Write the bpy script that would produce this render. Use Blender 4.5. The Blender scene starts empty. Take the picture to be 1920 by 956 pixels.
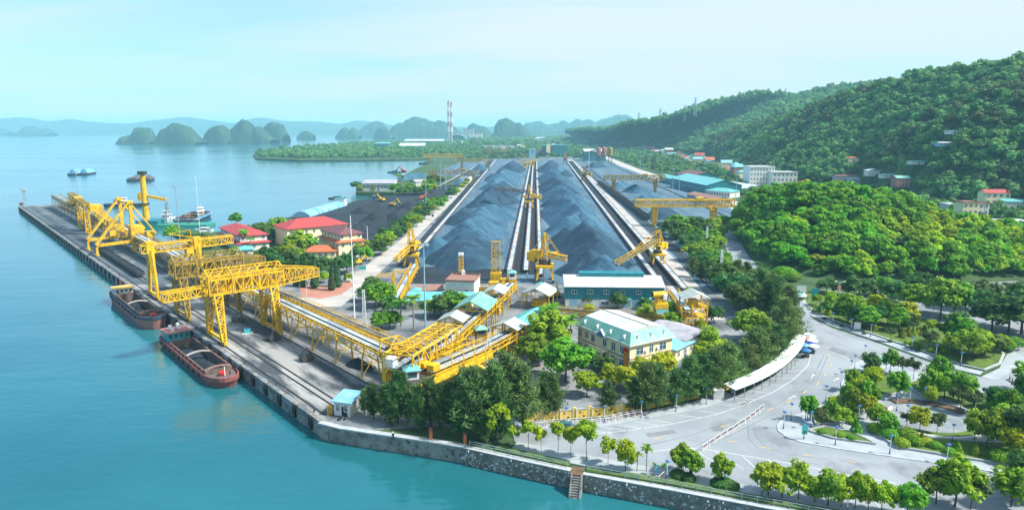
import bpy, math, random
import numpy as np
from mathutils import Vector, Matrix, noise
from mathutils.geometry import tessellate_polygon
S = bpy.context.scene
COL = S.collection
PI = math.pi
# ---------------------------------------------------------------- camera
CAM_H = 60.0; FPX = 1281.0; PITCH = math.atan(236/1281)
cd = bpy.data.cameras.new('camera'); cam = bpy.data.objects.new('camera', cd); COL.objects.link(cam)
cam.location = (0, 0, CAM_H); cam.rotation_euler = (PI/2-PITCH, 0, 0)
cd.sensor_width = 36; cd.lens = 36*FPX/1920; cd.clip_start = 1; cd.clip_end = 60000
S.camera = cam
# ---------------------------------------------------------------- sky, sun, exposure
SUN = Vector((0.74, -0.16, 0.84)).normalized()
W = bpy.data.worlds.new('World'); S.world = W; W.use_nodes = True
nt = W.node_tree; nt.nodes.clear(); N = nt.nodes.new; L = nt.links.new
sky = N('ShaderNodeTexSky'); sky.sky_type = 'NISHITA'; sky.sun_disc = False
sky.sun_elevation = math.asin(SUN.z); sky.sun_rotation = math.atan2(SUN.x, SUN.y)
sky.air_density = 1.0; sky.dust_density = 1.0; sky.ozone_density = 2.0; sky.altitude = 60
tc = N('ShaderNodeTexCoord'); sx = N('ShaderNodeSeparateXYZ'); L(tc.outputs['Generated'], sx.inputs[0])
def wmath(op, a, b=None, clamp=False):
    n = N('ShaderNodeMath'); n.operation = op; n.use_clamp = clamp
    for i, v in enumerate((a, b)):
        if v is None: continue
        if isinstance(v, (int, float)): n.inputs[i].default_value = v
        else: L(v, n.inputs[i])
    return n.outputs[0]
zz = wmath('ADD', wmath('MAXIMUM', sx.outputs[2], 0.0), 0.12)
cx = N('ShaderNodeCombineXYZ'); L(wmath('DIVIDE', sx.outputs[0], zz), cx.inputs[0]); L(wmath('DIVIDE', sx.outputs[1], zz), cx.inputs[1])
cn = N('ShaderNodeTexNoise'); cn.inputs['Scale'].default_value = 0.55; cn.inputs['Detail'].default_value = 6; cn.inputs['Roughness'].default_value = .52
cn.inputs['Distortion'].default_value = .4
mpw = N('ShaderNodeMapping'); mpw.inputs['Scale'].default_value = (.55, 1.3, 1); mpw.inputs['Location'].default_value = (2.3, .7, 0); L(cx.outputs[0], mpw.inputs[0]); L(mpw.outputs[0], cn.inputs['Vector'])
dp = N('ShaderNodeVectorMath'); dp.operation = 'DOT_PRODUCT'; L(tc.outputs['Generated'], dp.inputs[0]); dp.inputs[1].default_value = SUN
veil = wmath('ADD', wmath('MULTIPLY', wmath('SUBTRACT', cn.outputs['Fac'], .44), 2.2), wmath('ADD', wmath('MULTIPLY', dp.outputs['Value'], .75), wmath('MULTIPLY', wmath('POWER', wmath('SUBTRACT', 1.0, wmath('ABSOLUTE', sx.outputs[2])), 2.2), .85)), True)
tint = N('ShaderNodeMix'); tint.data_type = 'RGBA'; tint.blend_type = 'MULTIPLY'; tint.inputs[0].default_value = 1
L(sky.outputs[0], tint.inputs[6]); tint.inputs[7].default_value = (.55, .85, 1.10, 1)
addb = N('ShaderNodeMix'); addb.data_type = 'RGBA'; addb.blend_type = 'ADD'; addb.inputs[0].default_value = 1
L(tint.outputs[2], addb.inputs[6]); addb.inputs[7].default_value = (.7, 1.8, 2.9, 1)
mixc = N('ShaderNodeMix'); mixc.data_type = 'RGBA'; L(veil, mixc.inputs[0]); L(addb.outputs[2], mixc.inputs[6]); mixc.inputs[7].default_value = (5.1, 5.95, 6.45, 1)
bg = N('ShaderNodeBackground'); bg.inputs['Strength'].default_value = 0.096; L(mixc.outputs[2], bg.inputs[0])
wo = N('ShaderNodeOutputWorld'); L(bg.outputs[0], wo.inputs[0])
sd = bpy.data.lights.new('sun', 'SUN'); sun = bpy.data.objects.new('sun', sd); COL.objects.link(sun)
sd.energy = 5.0; sd.angle = math.radians(5.0); sd.color = (1, .95, .86); sun.location = (200, -100, 300)
sun.rotation_euler = (-SUN).to_track_quat('-Z', 'Y').to_euler()
S.view_settings.view_transform = 'Standard'; S.view_settings.look = 'None'; S.view_settings.gamma = 1
S.view_settings.exposure = 0.70; S.view_settings.use_curve_mapping = False
S.render.engine = 'CYCLES'
cy = S.cycles; cy.max_bounces = 5; cy.diffuse_bounces = 2; cy.glossy_bounces = 2; cy.transmission_bounces = 3
cy.volume_bounces = 2; cy.transparent_max_bounces = 4; cy.use_denoising = True; cy.denoiser = 'OPENIMAGEDENOISE'
cy.sample_clamp_indirect = 4; cy.caustics_reflective = False; cy.caustics_refractive = False
# ---------------------------------------------------------------- pixel <-> place
cp, sp_ = math.cos(PITCH), math.sin(PITCH)
def ray(px, py):
    u = (px-960)/FPX; v = (py-478)/FPX
    return Vector((u, cp-v*sp_, -sp_-v*cp))
def at(px, py, z=0.0):
    r = ray(px, py); t = (z-CAM_H)/r.z
    return Vector((r.x*t, r.y*t, z))
def atY(px, py, Y):
    r = ray(px, py); t = Y/r.y
    return Vector((r.x*t, Y, CAM_H+r.z*t))
QB = at(600, 793); QE = at(35, 388); QD = (QE-QB).normalized(); QN = Vector((-QD.y, QD.x, 0))
if QN.x < 0: QN = -QN
QL = (QE-QB).length; QRZ = math.atan2(QN.y, QN.x)
def Q(s, n, z=0.0):      # quay frame: s metres along the quay from its near corner, n metres inland
    p = QB+QD*s+QN*n; return Vector((p.x, p.y, z))
# ---------------------------------------------------------------- materials
def lin(c):
    if isinstance(c, str):
        c = c.lstrip('#'); c = [int(c[i:i+2], 16)/255 for i in (0, 2, 4)]
        return tuple(x/12.92 if x <= .04045 else ((x+.055)/1.055)**2.4 for x in c)
    return tuple(c)
MATS = {}
def mat(name, c, c2=None, rough=.7, scale=.3, metal=0.0, bump=0.0, bscale=None, sharp=(.4, .62), c3=None, s3=2.0, t3=(.55, .7), coord='pos', stretch=None, spec=.4, ospread=0.0):
    if name in MATS: return MATS[name]
    m = bpy.data.materials.new(name); m.use_nodes = True; t = m.node_tree; t.nodes.clear()
    n = t.nodes.new; l = t.links.new
    o = n('ShaderNodeOutputMaterial'); b = n('ShaderNodeBsdfPrincipled'); l(b.outputs[0], o.inputs[0])
    b.inputs['Roughness'].default_value = rough; b.inputs['Metallic'].default_value = metal; b.inputs['Specular IOR Level'].default_value = spec
    c = lin(c)
    b.inputs['Base Color'].default_value = (*c, 1)
    if coord == 'pos':
        g = n('ShaderNodeNewGeometry'); vec = g.outputs['Position']
    else:
        g = n('ShaderNodeTexCoord'); vec = g.outputs['Object']
    if stretch:
        mp = n('ShaderNodeMapping'); mp.vector_type = 'TEXTURE'; mp.inputs['Rotation'].default_value = (0, 0, -stretch[0]); mp.inputs['Scale'].default_value = [1/q for q in stretch[1]]; l(vec, mp.inputs[0]); vec = mp.outputs[0]
    def layer(prev, col, sc, lo, hi, det=6):
        z = n('ShaderNodeTexNoise'); z.inputs['Scale'].default_value = sc; z.inputs['Detail'].default_value = det; z.inputs['Roughness'].default_value = .62; l(vec, z.inputs['Vector'])
        r = n('ShaderNodeMapRange'); r.inputs[1].default_value = lo; r.inputs[2].default_value = hi; l(z.outputs['Fac'], r.inputs[0])
        x = n('ShaderNodeMix'); x.data_type = 'RGBA'; l(r.outputs[0], x.inputs[0])
        if prev is None: x.inputs[6].default_value = (*c, 1)
        else: l(prev, x.inputs[6])
        x.inputs[7].default_value = (*lin(col), 1)
        return x.outputs[2]
    prev = None
    if c2 is not None: prev = layer(None, c2, scale, *sharp)
    if c3 is not None: prev = layer(prev, c3, s3, *t3)
    if ospread:
        oi = n('ShaderNodeObjectInfo'); h = n('ShaderNodeHueSaturation'); mr = n('ShaderNodeMapRange'); mr.inputs[3].default_value = 1-ospread; mr.inputs[4].default_value = 1+ospread
        l(oi.outputs['Random'], mr.inputs[0]); l(mr.outputs[0], h.inputs['Value'])
        if prev is None: h.inputs['Color'].default_value = (*c, 1)
        else: l(prev, h.inputs['Color'])
        prev = h.outputs[0]
    if prev is not None: l(prev, b.inputs['Base Color'])
    if bump:
        z = n('ShaderNodeTexNoise'); z.inputs['Scale'].default_value = bscale or scale*6; z.inputs['Detail'].default_value = 5; l(vec, z.inputs['Vector'])
        bp = n('ShaderNodeBump'); bp.inputs['Strength'].default_value = 1; bp.inputs['Distance'].default_value = bump; l(z.outputs['Fac'], bp.inputs['Height']); l(bp.outputs[0], b.inputs['Normal'])
    MATS[name] = m; return m
def leafmat(name, ca, cb, transl=.4, spread=.22, hue=.03):
    if name in MATS: return MATS[name]
    m = bpy.data.materials.new(name); m.use_nodes = True; t = m.node_tree; t.nodes.clear(); n = t.nodes.new; l = t.links.new
    o = n('ShaderNodeOutputMaterial'); d = n('ShaderNodeBsdfPrincipled'); tr = n('ShaderNodeBsdfTranslucent'); mx = n('ShaderNodeMixShader'); mx.inputs[0].default_value = transl
    d.inputs['Roughness'].default_value = .6; d.inputs['Specular IOR Level'].default_value = .25
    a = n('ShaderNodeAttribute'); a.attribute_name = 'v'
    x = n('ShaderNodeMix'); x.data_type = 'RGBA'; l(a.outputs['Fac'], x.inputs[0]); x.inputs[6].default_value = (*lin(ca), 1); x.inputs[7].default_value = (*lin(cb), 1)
    oi = n('ShaderNodeObjectInfo'); h = n('ShaderNodeHueSaturation')
    mr = n('ShaderNodeMapRange'); mr.inputs[3].default_value = 1-spread; mr.inputs[4].default_value = 1+spread; l(oi.outputs['Random'], mr.inputs[0]); l(mr.outputs[0], h.inputs['Value'])
    mu = n('ShaderNodeMath'); mu.operation = 'MULTIPLY'; l(oi.outputs['Random'], mu.inputs[0]); mu.inputs[1].default_value = 7.31
    fr = n('ShaderNodeMath'); fr.operation = 'FRACT'; l(mu.outputs[0], fr.inputs[0])
    mh = n('ShaderNodeMapRange'); mh.inputs[3].default_value = .5-hue; mh.inputs[4].default_value = .5+hue; l(fr.outputs[0], mh.inputs[0]); l(mh.outputs[0], h.inputs['Hue'])
    l(x.outputs[2], h.inputs['Color']); l(h.outputs[0], d.inputs['Base Color']); l(h.outputs[0], tr.inputs[0])
    l(d.outputs[0], mx.inputs[1]); l(tr.outputs[0], mx.inputs[2]); l(mx.outputs[0], o.inputs[0])
    MATS[name] = m; return m
# ---------------------------------------------------------------- mesh building
class MB:
    def __init__(s): s.v = []; s.f = []
    def add(s, vs, fs):
        o = len(s.v); s.v += [tuple(v) for v in vs]; s.f += [tuple(i+o for i in f) for f in fs]; return s
    def box(s, c, d, rz=0):
        x, y, z = d[0]/2, d[1]/2, d[2]/2; cs, sn = math.cos(rz), math.sin(rz)
        vs = [(c[0]+a*x*cs-b*y*sn, c[1]+a*x*sn+b*y*cs, c[2]+e*z) for e in (-1, 1) for a, b in ((-1, -1), (1, -1), (1, 1), (-1, 1))]
        return s.add(vs, [(3, 2, 1, 0), (4, 5, 6, 7), (0, 1, 5, 4), (1, 2, 6, 5), (2, 3, 7, 6), (3, 0, 4, 7)])
    def b(s, x0, y0, z0, x1, y1, z1): return s.box(((x0+x1)/2, (y0+y1)/2, (z0+z1)/2), (abs(x1-x0), abs(y1-y0), abs(z1-z0)))
    def bar(s, p, q, w, h=None):
        h = h or w; p = Vector(p); q = Vector(q); d = q-p
        if d.length < 1e-6: return s
        d.normalize(); up = Vector((0, 0, 1)) if abs(d.z) < .95 else Vector((1, 0, 0))
        r = d.cross(up).normalized(); u = r.cross(d)
        vs = [o+r*a*w/2+u*b_*h/2 for o in (p, q) for a, b_ in ((-1, -1), (1, -1), (1, 1), (-1, 1))]
        return s.add(vs, [(3, 2, 1, 0), (4, 5, 6, 7), (0, 1, 5, 4), (1, 2, 6, 5), (2, 3, 7, 6), (3, 0, 4, 7)])
    def tube(s, p, q, r0, r1=None, n=8):
        r1 = r0 if r1 is None else r1; p = Vector(p); q = Vector(q); d = (q-p).normalized(); up = Vector((0, 0, 1)) if abs(d.z) < .95 else Vector((1, 0, 0))
        r = d.cross(up).normalized(); u = r.cross(d); vs = []
        for o, rr in ((p, r0), (q, r1)):
            vs += [o+(r*math.cos(2*PI*i/n)+u*math.sin(2*PI*i/n))*rr for i in range(n)]
        fs = [(i, (i+1) % n, n+(i+1) % n, n+i) for i in range(n)]+[tuple(range(n-1, -1, -1)), tuple(range(n, 2*n))]
        return s.add(vs, fs)
    def poly(s, pts, z0, z1):
        n = len(pts); tri = tessellate_polygon([[Vector((p[0], p[1], 0)) for p in pts]])
        ar = sum(pts[i][0]*pts[(i+1) % n][1]-pts[(i+1) % n][0]*pts[i][1] for i in range(n))
        if ar < 0: pts = pts[::-1]; tri = [tuple(n-1-i for i in t) for t in tri]
        def up(t):
            a, b_, c = (pts[i] for i in t)
            return t if (b_[0]-a[0])*(c[1]-a[1])-(b_[1]-a[1])*(c[0]-a[0]) > 0 else t[::-1]
        tri = [up(tuple(t)) for t in tri]
        if z1 is None: return s.add([(p[0], p[1], z0) for p in pts], tri)
        vs = [(p[0], p[1], z1) for p in pts]+[(p[0], p[1], z0) for p in pts]
        return s.add(vs, tri+[(n+i, n+(i+1) % n, (i+1) % n, i) for i in range(n)]+[tuple(n+i for i in t[::-1]) for t in tri])
    def ext(s, prof, axis, a0, a1):      # profile extruded along local x or y
        n = len(prof)
        P = (lambda u, w, a: (a, u, w)) if axis == 'x' else (lambda u, w, a: (u, a, w))
        vs = [P(u, w, a) for a in (a0, a1) for u, w in prof]
        return s.add(vs, [tuple(range(n)), tuple(range(2*n-1, n-1, -1))]+[(i, n+i, n+(i+1) % n, (i+1) % n) for i in range(n)])
    def lathe(s, prof, c=(0, 0, 0), n=12):
        vs = [(c[0]+r*math.cos(2*PI*i/n), c[1]+r*math.sin(2*PI*i/n), c[2]+z) for r, z in prof for i in range(n)]
        fs = [(k*n+i, k*n+(i+1) % n, (k+1)*n+(i+1) % n, (k+1)*n+i) for k in range(len(prof)-1) for i in range(n)]
        return s.add(vs, fs)
    def strip(s, path, w, z0=None, z1=None):   # a ribbon along a path (x,y[,z]); closed prism when z1 is given
        P = [Vector((p[0], p[1], 0)) for p in path]; Lf, Rt = [], []
        for i, p in enumerate(P):
            d = (P[min(i+1, len(P)-1)]-P[max(i-1, 0)]).normalized(); nn = Vector((-d.y, d.x, 0))*w/2
            Lf.append(p+nn); Rt.append(p-nn)
        m = len(P)
        if z1 is None:
            return s.add([(v.x, v.y, z0) for v in Lf+Rt], [(m+i, m+i+1, i+1, i) for i in range(m-1)])
        vs = [(v.x, v.y, z1) for v in Lf+Rt]+[(v.x, v.y, z0) for v in Lf+Rt]; fs = []
        for i in range(m-1):
            fs += [(m+i, m+i+1, i+1, i), (i, i+1, 2*m+i+1, 2*m+i), (3*m+i, 3*m+i+1, m+i+1, m+i)]
        fs += [(0, 2*m, 3*m, m), (m-1, 2*m-1, 4*m-1, 3*m-1)]
        return s.add(vs, fs)
    def truss(s, p, q, w, h, n, c=.28, d=.16, top=True):   # box lattice girder, p and q on its bottom centre line
        c *= 1.3; d *= 1.35; p = Vector(p); q = Vector(q); ax = (q-p); r = Vector((ax.y, -ax.x, 0)).normalized()*w/2; u = Vector((0, 0, h))
        K = [[p+ax*(i/n)+r*a+u*b_ for a, b_ in ((-1, 0), (1, 0), (1, 1), (-1, 1))] for i in range(n+1)]
        for j in range(4): s.bar(K[0][j], K[n][j], c)
        for i in range(n+1):
            for j, k in ((0, 3), (1, 2), (0, 1), (2, 3)): s.bar(K[i][j], K[i][k], d)
        for i in range(n):
            a, b_ = (K[i], K[i+1]) if i % 2 == 0 else (K[i+1], K[i])
            s.bar(a[0], b_[3], d); s.bar(a[1], b_[2], d)
            if top: s.bar(a[3], b_[2], d)
        return s
    def tower(s, p, q, a, b_, n, c=.22, d=.12, a2=None, b2=None):   # lattice leg tapering from footprint a x a2 at p to b_ x b2 at q
        c *= 1.25; d *= 1.35; p = Vector(p); q = Vector(q); a2 = a2 or a; b2 = b2 or b_
        K = []
        for i in range(n+1):
            t = i/n; o = p.lerp(q, t); x = (a+(b_-a)*t)/2; y = (a2+(b2-a2)*t)/2
            K.append([o+Vector((sx_*x, sy_*y, 0)) for sx_, sy_ in ((-1, -1), (1, -1), (1, 1), (-1, 1))])
        for j in range(4): s.bar(K[0][j], K[n][j], c)
        for i in range(n):
            for j in range(4):
                k = (j+1) % 4; s.bar(K[i+1][j], K[i+1][k], d)
                if (i+j) % 2: s.bar(K[i][j], K[i+1][k], d)
                else: s.bar(K[i][k], K[i+1][j], d)
        return s
    def rail(s, path, h=1.0, step=2.0, w=.07):
        for i in range(len(path)-1):
            p = Vector(path[i]); q = Vector(path[i+1])
            for k in (.55, 1): s.bar(p+Vector((0, 0, h*k)), q+Vector((0, 0, h*k)), w)
            m = max(1, int((q-p).length/step))
            for j in range(m+1):
                o = p.lerp(q, j/m); s.bar(o, o+Vector((0, 0, h)), w)
        return s
    def mesh(s, name, m=None, smooth=False):
        me = bpy.data.meshes.new(name); me.from_pydata(s.v, [], s.f)
        if m is not None: me.materials.append(MATS[m] if isinstance(m, str) else m)
        if smooth: me.polygons.foreach_set('use_smooth', [True]*len(me.polygons))
        me.update(); return me
    def build(s, name, m, parent=None, smooth=False):
        return put(name, s.mesh(name, m, smooth), parent)
def put(name, me, parent=None, loc=None, rz=0, sc=None):
    o = bpy.data.objects.new(name, me); COL.objects.link(o)
    if parent is not None: o.parent = parent
    if loc is not None: o.location = loc
    if rz: o.rotation_euler = (0, 0, rz)
    if sc is not None: o.scale = (sc, sc, sc) if isinstance(sc, (int, float)) else sc
    return o
def tag(o, label=None, cat=None, group=None, kind=None):
    if label: o['label'] = label
    if cat: o['category'] = cat
    if group: o['group'] = group
    if kind: o['kind'] = kind
    return o
def thing(name, label, cat, loc=(0, 0, 0), rz=0, group=None):
    o = put(name, None, None, loc, rz); o.empty_display_size = .5
    return tag(o, label, cat, group)
def struct(name, mb, m, parent=None, label=None):
    o = mb.build(name, m, parent)
    if parent is None: o['kind'] = 'structure'
    if label: o['label'] = label
    return o
def copytree(o, loc, rz=0, label=None, group=None, sc=None):
    r = o.copy(); COL.objects.link(r); r.location = loc; r.rotation_euler = (0, 0, rz)
    if sc is not None: r.scale = (sc, sc, sc) if isinstance(sc, (int, float)) else sc
    if label: r['label'] = label
    if group: r['group'] = group
    for c in o.children:
        d = c.copy(); COL.objects.link(d); d.parent = r
        for e in c.children:
            g = e.copy(); COL.objects.link(g); g.parent = d
    return r
ORD = ['first', 'second', 'third', 'fourth', 'fifth', 'sixth', 'seventh', 'eighth', 'ninth', 'tenth', 'eleventh', 'twelfth', 'thirteenth', 'fourteenth', 'fifteenth', 'sixteenth', 'seventeenth', 'eighteenth', 'nineteenth']
def ordn(i):
    n = i+1
    if n <= 19: return ORD[i]
    T = {2: 'twenty', 3: 'thirty', 4: 'forty', 5: 'fifty', 6: 'sixty', 7: 'seventy'}
    return T[n//10]+('-'+ORD[n % 10-1] if n % 10 else '') if n % 10 else {20: 'twentieth', 30: 'thirtieth', 40: 'fortieth', 50: 'fiftieth', 60: 'sixtieth', 70: 'seventieth'}[n]
def frame(p1, p2):       # local x runs from p1 to p2, local y away from the camera
    d = Vector(p2)-Vector(p1); return math.atan2(d.y, d.x), math.hypot(d.x, d.y)
# ---------------------------------------------------------------- palette
mat('yellow', (.76, .46, .006), (.47, .25, .012), rough=.55, scale=.5, sharp=(.46, .7), c3=(.16, .09, .03), s3=1.1, t3=(.54, .72), coord='obj')
mat('yellow_old', (.40, .27, .03), (.20, .13, .035), rough=.6, scale=.8, c3=(.10, .05, .02), s3=3, t3=(.6, .75), coord='obj')
mat('rust', (.16, .06, .03), (.07, .035, .03), rough=.85, scale=1.2, coord='obj')
mat('belt', (.035, .045, .055), (.09, .11, .13), rough=.6, scale=.25)
mat('belt_cover', (.42, .50, .56), (.22, .28, .33), rough=.45, scale=.12, sharp=(.45, .6))
mat('dark_steel', (.03, .035, .04), (.07, .06, .05), rough=.6, scale=1, coord='obj')
mat('steel', (.33, .40, .44), (.22, .27, .3), rough=.4, scale=.8, coord='obj')
mat('mast_blue', (.20, .42, .50), (.3, .5, .56), rough=.4, scale=.5, coord='obj')
mat('white_paint', (.80, .80, .78), (.6, .62, .6), rough=.5, scale=.5, coord='obj', sharp=(.5, .75))
mat('cream', (.80, .70, .43), (.66, .56, .34), rough=.8, scale=.35, sharp=(.5, .75), coord='obj', bump=.01, bscale=8)
mat('white_wall', (.62, .62, .585), (.46, .46, .44), rough=.85, scale=.4, sharp=(.5, .75), coord='obj')
mat('yellow_wall', (.80, .55, .10), (.55, .38, .10), rough=.85, scale=.5, sharp=(.5, .7), c3=(.15, .12, .07), s3=1.6, t3=(.62, .75))
mat('grey_wall', (.38, .40, .41), (.28, .3, .31), rough=.85, scale=.5, coord='obj')
mat('teal_wall', (.015, .16, .20), (.02, .21, .25), rough=.45, scale=.5, coord='obj')
mat('teal_roof', (.10, .38, .385), (.16, .43, .41), rough=.5, scale=.4, coord='obj')
mat('green_roof', (.12, .36, .29), (.22, .42, .35), rough=.6, scale=.35, coord='obj', c3=(.42, .5, .45), s3=.9, t3=(.58, .75))
mat('pale_roof', (.42, .46, .425), (.31, .36, .335), rough=.6, scale=.3, coord='obj', c3=(.30, .28, .22), s3=2, t3=(.66, .8))
mat('white_roof', (.54, .575, .57), (.42, .46, .46), rough=.5, scale=.3, coord='obj')
mat('grey_roof', (.30, .29, .32), (.40, .39, .42), rough=.6, scale=.4, coord='obj')
mat('blue_roof', (.16, .38, .50), (.24, .45, .55), rough=.5, scale=.4, coord='obj')
mat('red_roof', (.42, .055, .055), (.32, .05, .05), rough=.7, scale=.6, coord='obj')
mat('orange_roof', (.50, .14, .05), (.36, .10, .05), rough=.75, scale=.8, coord='obj')
mat('dark_roof', (.12, .06, .07), (.2, .07, .06), rough=.7, scale=.8, coord='obj')
mat('rust_roof', (.30, .17, .14), (.22, .10, .07), rough=.85, scale=1.2, coord='obj', c3=(.5, .4, .36), s3=2, t3=(.6, .7))
mat('glass', (.03, .07, .10), (.06, .13, .17), rough=.12, scale=.8, coord='obj', spec=.6)
mat('dark_hole', (.012, .014, .016), rough=.9)
mat('red_paint', (.62, .02, .02), rough=.5)
mat('red_cloth', (.60, .012, .012), (.5, .01, .01), rough=.8, scale=2, coord='obj')
mat('yellow_print', (.8, .55, .02), rough=.7)
mat('blue_paint', (.03, .14, .36), rough=.4)
mat('navy_paint', (.02, .05, .28), rough=.4)
mat('teal_paint', (.03, .45, .50), (.06, .36, .38), rough=.5, scale=2, coord='obj')
mat('hull_red', (.30, .09, .08), (.20, .07, .06), rough=.7, scale=.5, coord='obj', c3=(.12, .06, .05), s3=1.5, t3=(.58, .7))
mat('hull_pink', (.42, .18, .15), (.30, .12, .10), rough=.7, scale=.4, coord='obj', c3=(.16, .07, .05), s3=1.2, t3=(.6, .72))
mat('hull_navy', (.03, .045, .09), (.05, .06, .08), rough=.6, scale=.8, coord='obj')
mat('hull_green', (.03, .28, .20), (.05, .2, .17), rough=.6, scale=.8, coord='obj')
mat('hold', (.16, .11, .09), (.09, .07, .06), rough=.85, scale=.8, coord='obj')
mat('deck', (.10, .10, .10), (.17, .10, .09), rough=.8, scale=.8, coord='obj')
mat('tarp_blue', (.05, .28, .55), (.3, .48, .6), rough=.6, scale=.25, coord='obj', bump=.15, bscale=1.2)
mat('rubber', (.015, .015, .016), rough=.8)
mat('coal_dark', (.006, .012, .020), (.014, .024, .038), rough=.9, scale=.2, bump=.12, bscale=1.5)
mat('coal', (.024, .082, .140), (.052, .142, .22), rough=.9, scale=.07, bump=.45, bscale=1.4, c3=(.013, .047, .085), s3=.35, t3=(.5, .66), stretch=(.5, (.35, 1.6, .5)))
mat('coal_fresh', (.009, .034, .065), (.018, .06, .105), rough=.9, scale=.1, bump=.45, bscale=1.4, c3=(.036, .105, .165), s3=.4, t3=(.56, .7), stretch=(-.6, (.35, 1.6, .5)))
mat('coal_ground', (.05, .105, .155), (.10, .17, .225), rough=.92, scale=.06, bump=.05, bscale=.8, c3=(.04, .06, .08), s3=.22, t3=(.52, .68), stretch=(-.03, (1.6, .16, 1)))
mat('black_ground', (.007, .013, .022), (.016, .028, .042), rough=.9, scale=.06, bump=.1, bscale=.6, c3=(.07, .09, .11), s3=.12, t3=(.67, .74))
mat('concrete', (.25, .265, .275), (.15, .165, .18), rough=.9, scale=.05, sharp=(.38, .64), c3=(.065, .08, .095), s3=.09, t3=(.46, .62))
mat('quay_floor', (.34, .335, .32), (.22, .225, .23), rough=.9, scale=.045, sharp=(.36, .6), c3=(.05, .06, .073), s3=.16, t3=(.44, .57), stretch=(-QRZ, (1.0, .2, 1)))
mat('film', (.06, .08, .10), (.10, .125, .145), rough=.92, scale=.05, c3=(.24, .25, .25), s3=.14, t3=(.60, .66), stretch=(-QRZ, (1.0, .25, 1)))
mat('quay_side', (.26, .26, .24), (.12, .12, .11), rough=.95, scale=.35, c3=(.05, .05, .045), s3=.9, t3=(.55, .68))
mat('light_road', (.44, .41, .37), (.33, .31, .30), rough=.9, scale=.08, c3=(.18, .18, .18), s3=.3, t3=(.62, .8))
mat('asphalt', (.27, .30, .325), (.20, .225, .25), rough=.88, scale=.05, c3=(.145, .16, .175), s3=.11, t3=(.56, .72), bump=.01, bscale=9)
mat('asphalt_old', (.16, .175, .19), (.23, .235, .24), rough=.9, scale=.09, c3=(.09, .1, .11), s3=.35, t3=(.56, .72))
mat('pavement', (.34, .38, .405), (.26, .305, .33), rough=.85, scale=.22, c3=(.3, .34, .37), s3=1.3, t3=(.58, .72))
mat('plaza_tile', (.17, .20, .22), (.24, .27, .29), rough=.85, scale=.3, c3=(.30, .32, .33), s3=1.2, t3=(.55, .7))
mat('pink_pave', (.42, .19, .13), (.33, .15, .11), rough=.9, scale=.3)
mat('kerb', (.42, .45, .46), (.32, .35, .37), rough=.8, scale=.9)
mat('line_white', (.60, .61, .60), (.38, .40, .41), rough=.7, scale=1.2, sharp=(.5, .68))
mat('line_yellow', (.70, .42, .08), (.5, .34, .12), rough=.7, scale=1.5)
mat('soil', (.16, .10, .06), (.11, .07, .045), rough=.95, scale=.8, bump=.05, bscale=3)
mat('lawn', (.06, .125, .018), (.11, .17, .02), rough=.95, scale=.25, bump=.08, bscale=4, c3=(.03, .07, .015), s3=.6, t3=(.52, .7))
mat('scrub', (.026, .07, .020), (.05, .10, .025), rough=.95, scale=.03, bump=.4, bscale=.25, c3=(.02, .05, .02), s3=.1, t3=(.5, .68))
mat('forest', (.022, .062, .024), (.04, .095, .026), rough=.95, scale=.012, bump=1.5, bscale=.06, c3=(.015, .04, .02), s3=.05, t3=(.5, .66))
mat('karst', (.012, .042, .028), (.026, .07, .032), rough=.95, scale=.02, bump=6, bscale=.04, c3=(.15, .17, .17), s3=.03, t3=(.62, .70), stretch=(0, (1, 1, .45)))
mat('stone', (.20, .19, .165), (.11, .105, .095), rough=.9, scale=.8, bump=.12, bscale=2.2, c3=(.50, .50, .48), s3=2.6, t3=(.60, .66))
mat('bark', (.10, .08, .06), (.06, .05, .04), rough=.95, scale=3, coord='obj')
mat('palm_bark', (.26, .24, .2), (.18, .16, .13), rough=.95, scale=3, coord='obj')
mat('skin', (.45, .27, .18), rough=.6)
mat('black_cloth', (.02, .022, .03), rough=.9)
leafmat('leaf_bright', (.18, .32, .010), (.46, .54, .016))
leafmat('leaf_mid', (.07, .24, .016), (.26, .45, .02))
leafmat('leaf_dark', (.036, .125, .03), (.10, .235, .04))
leafmat('leaf_casuarina', (.075, .17, .05), (.19, .30, .075), transl=.3)
leafmat('leaf_cypress', (.026, .085, .032), (.06, .14, .042), transl=.2)
leafmat('leaf_casdark', (.045, .12, .036), (.115, .215, .052))
leafmat('leaf_olive', (.06, .11, .035), (.14, .19, .06))
leafmat('leaf_hill', (.055, .21, .07), (.20, .40, .09), spread=.28, hue=.02)
leafmat('leaf_lush', (.036, .20, .010), (.21, .48, .012), spread=.3, hue=.02)
leafmat('leaf_sunny', (.17, .36, .008), (.48, .62, .014), spread=.3, hue=.02)
leafmat('leaf_gold', (.16, .22, .012), (.34, .36, .015))
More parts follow.
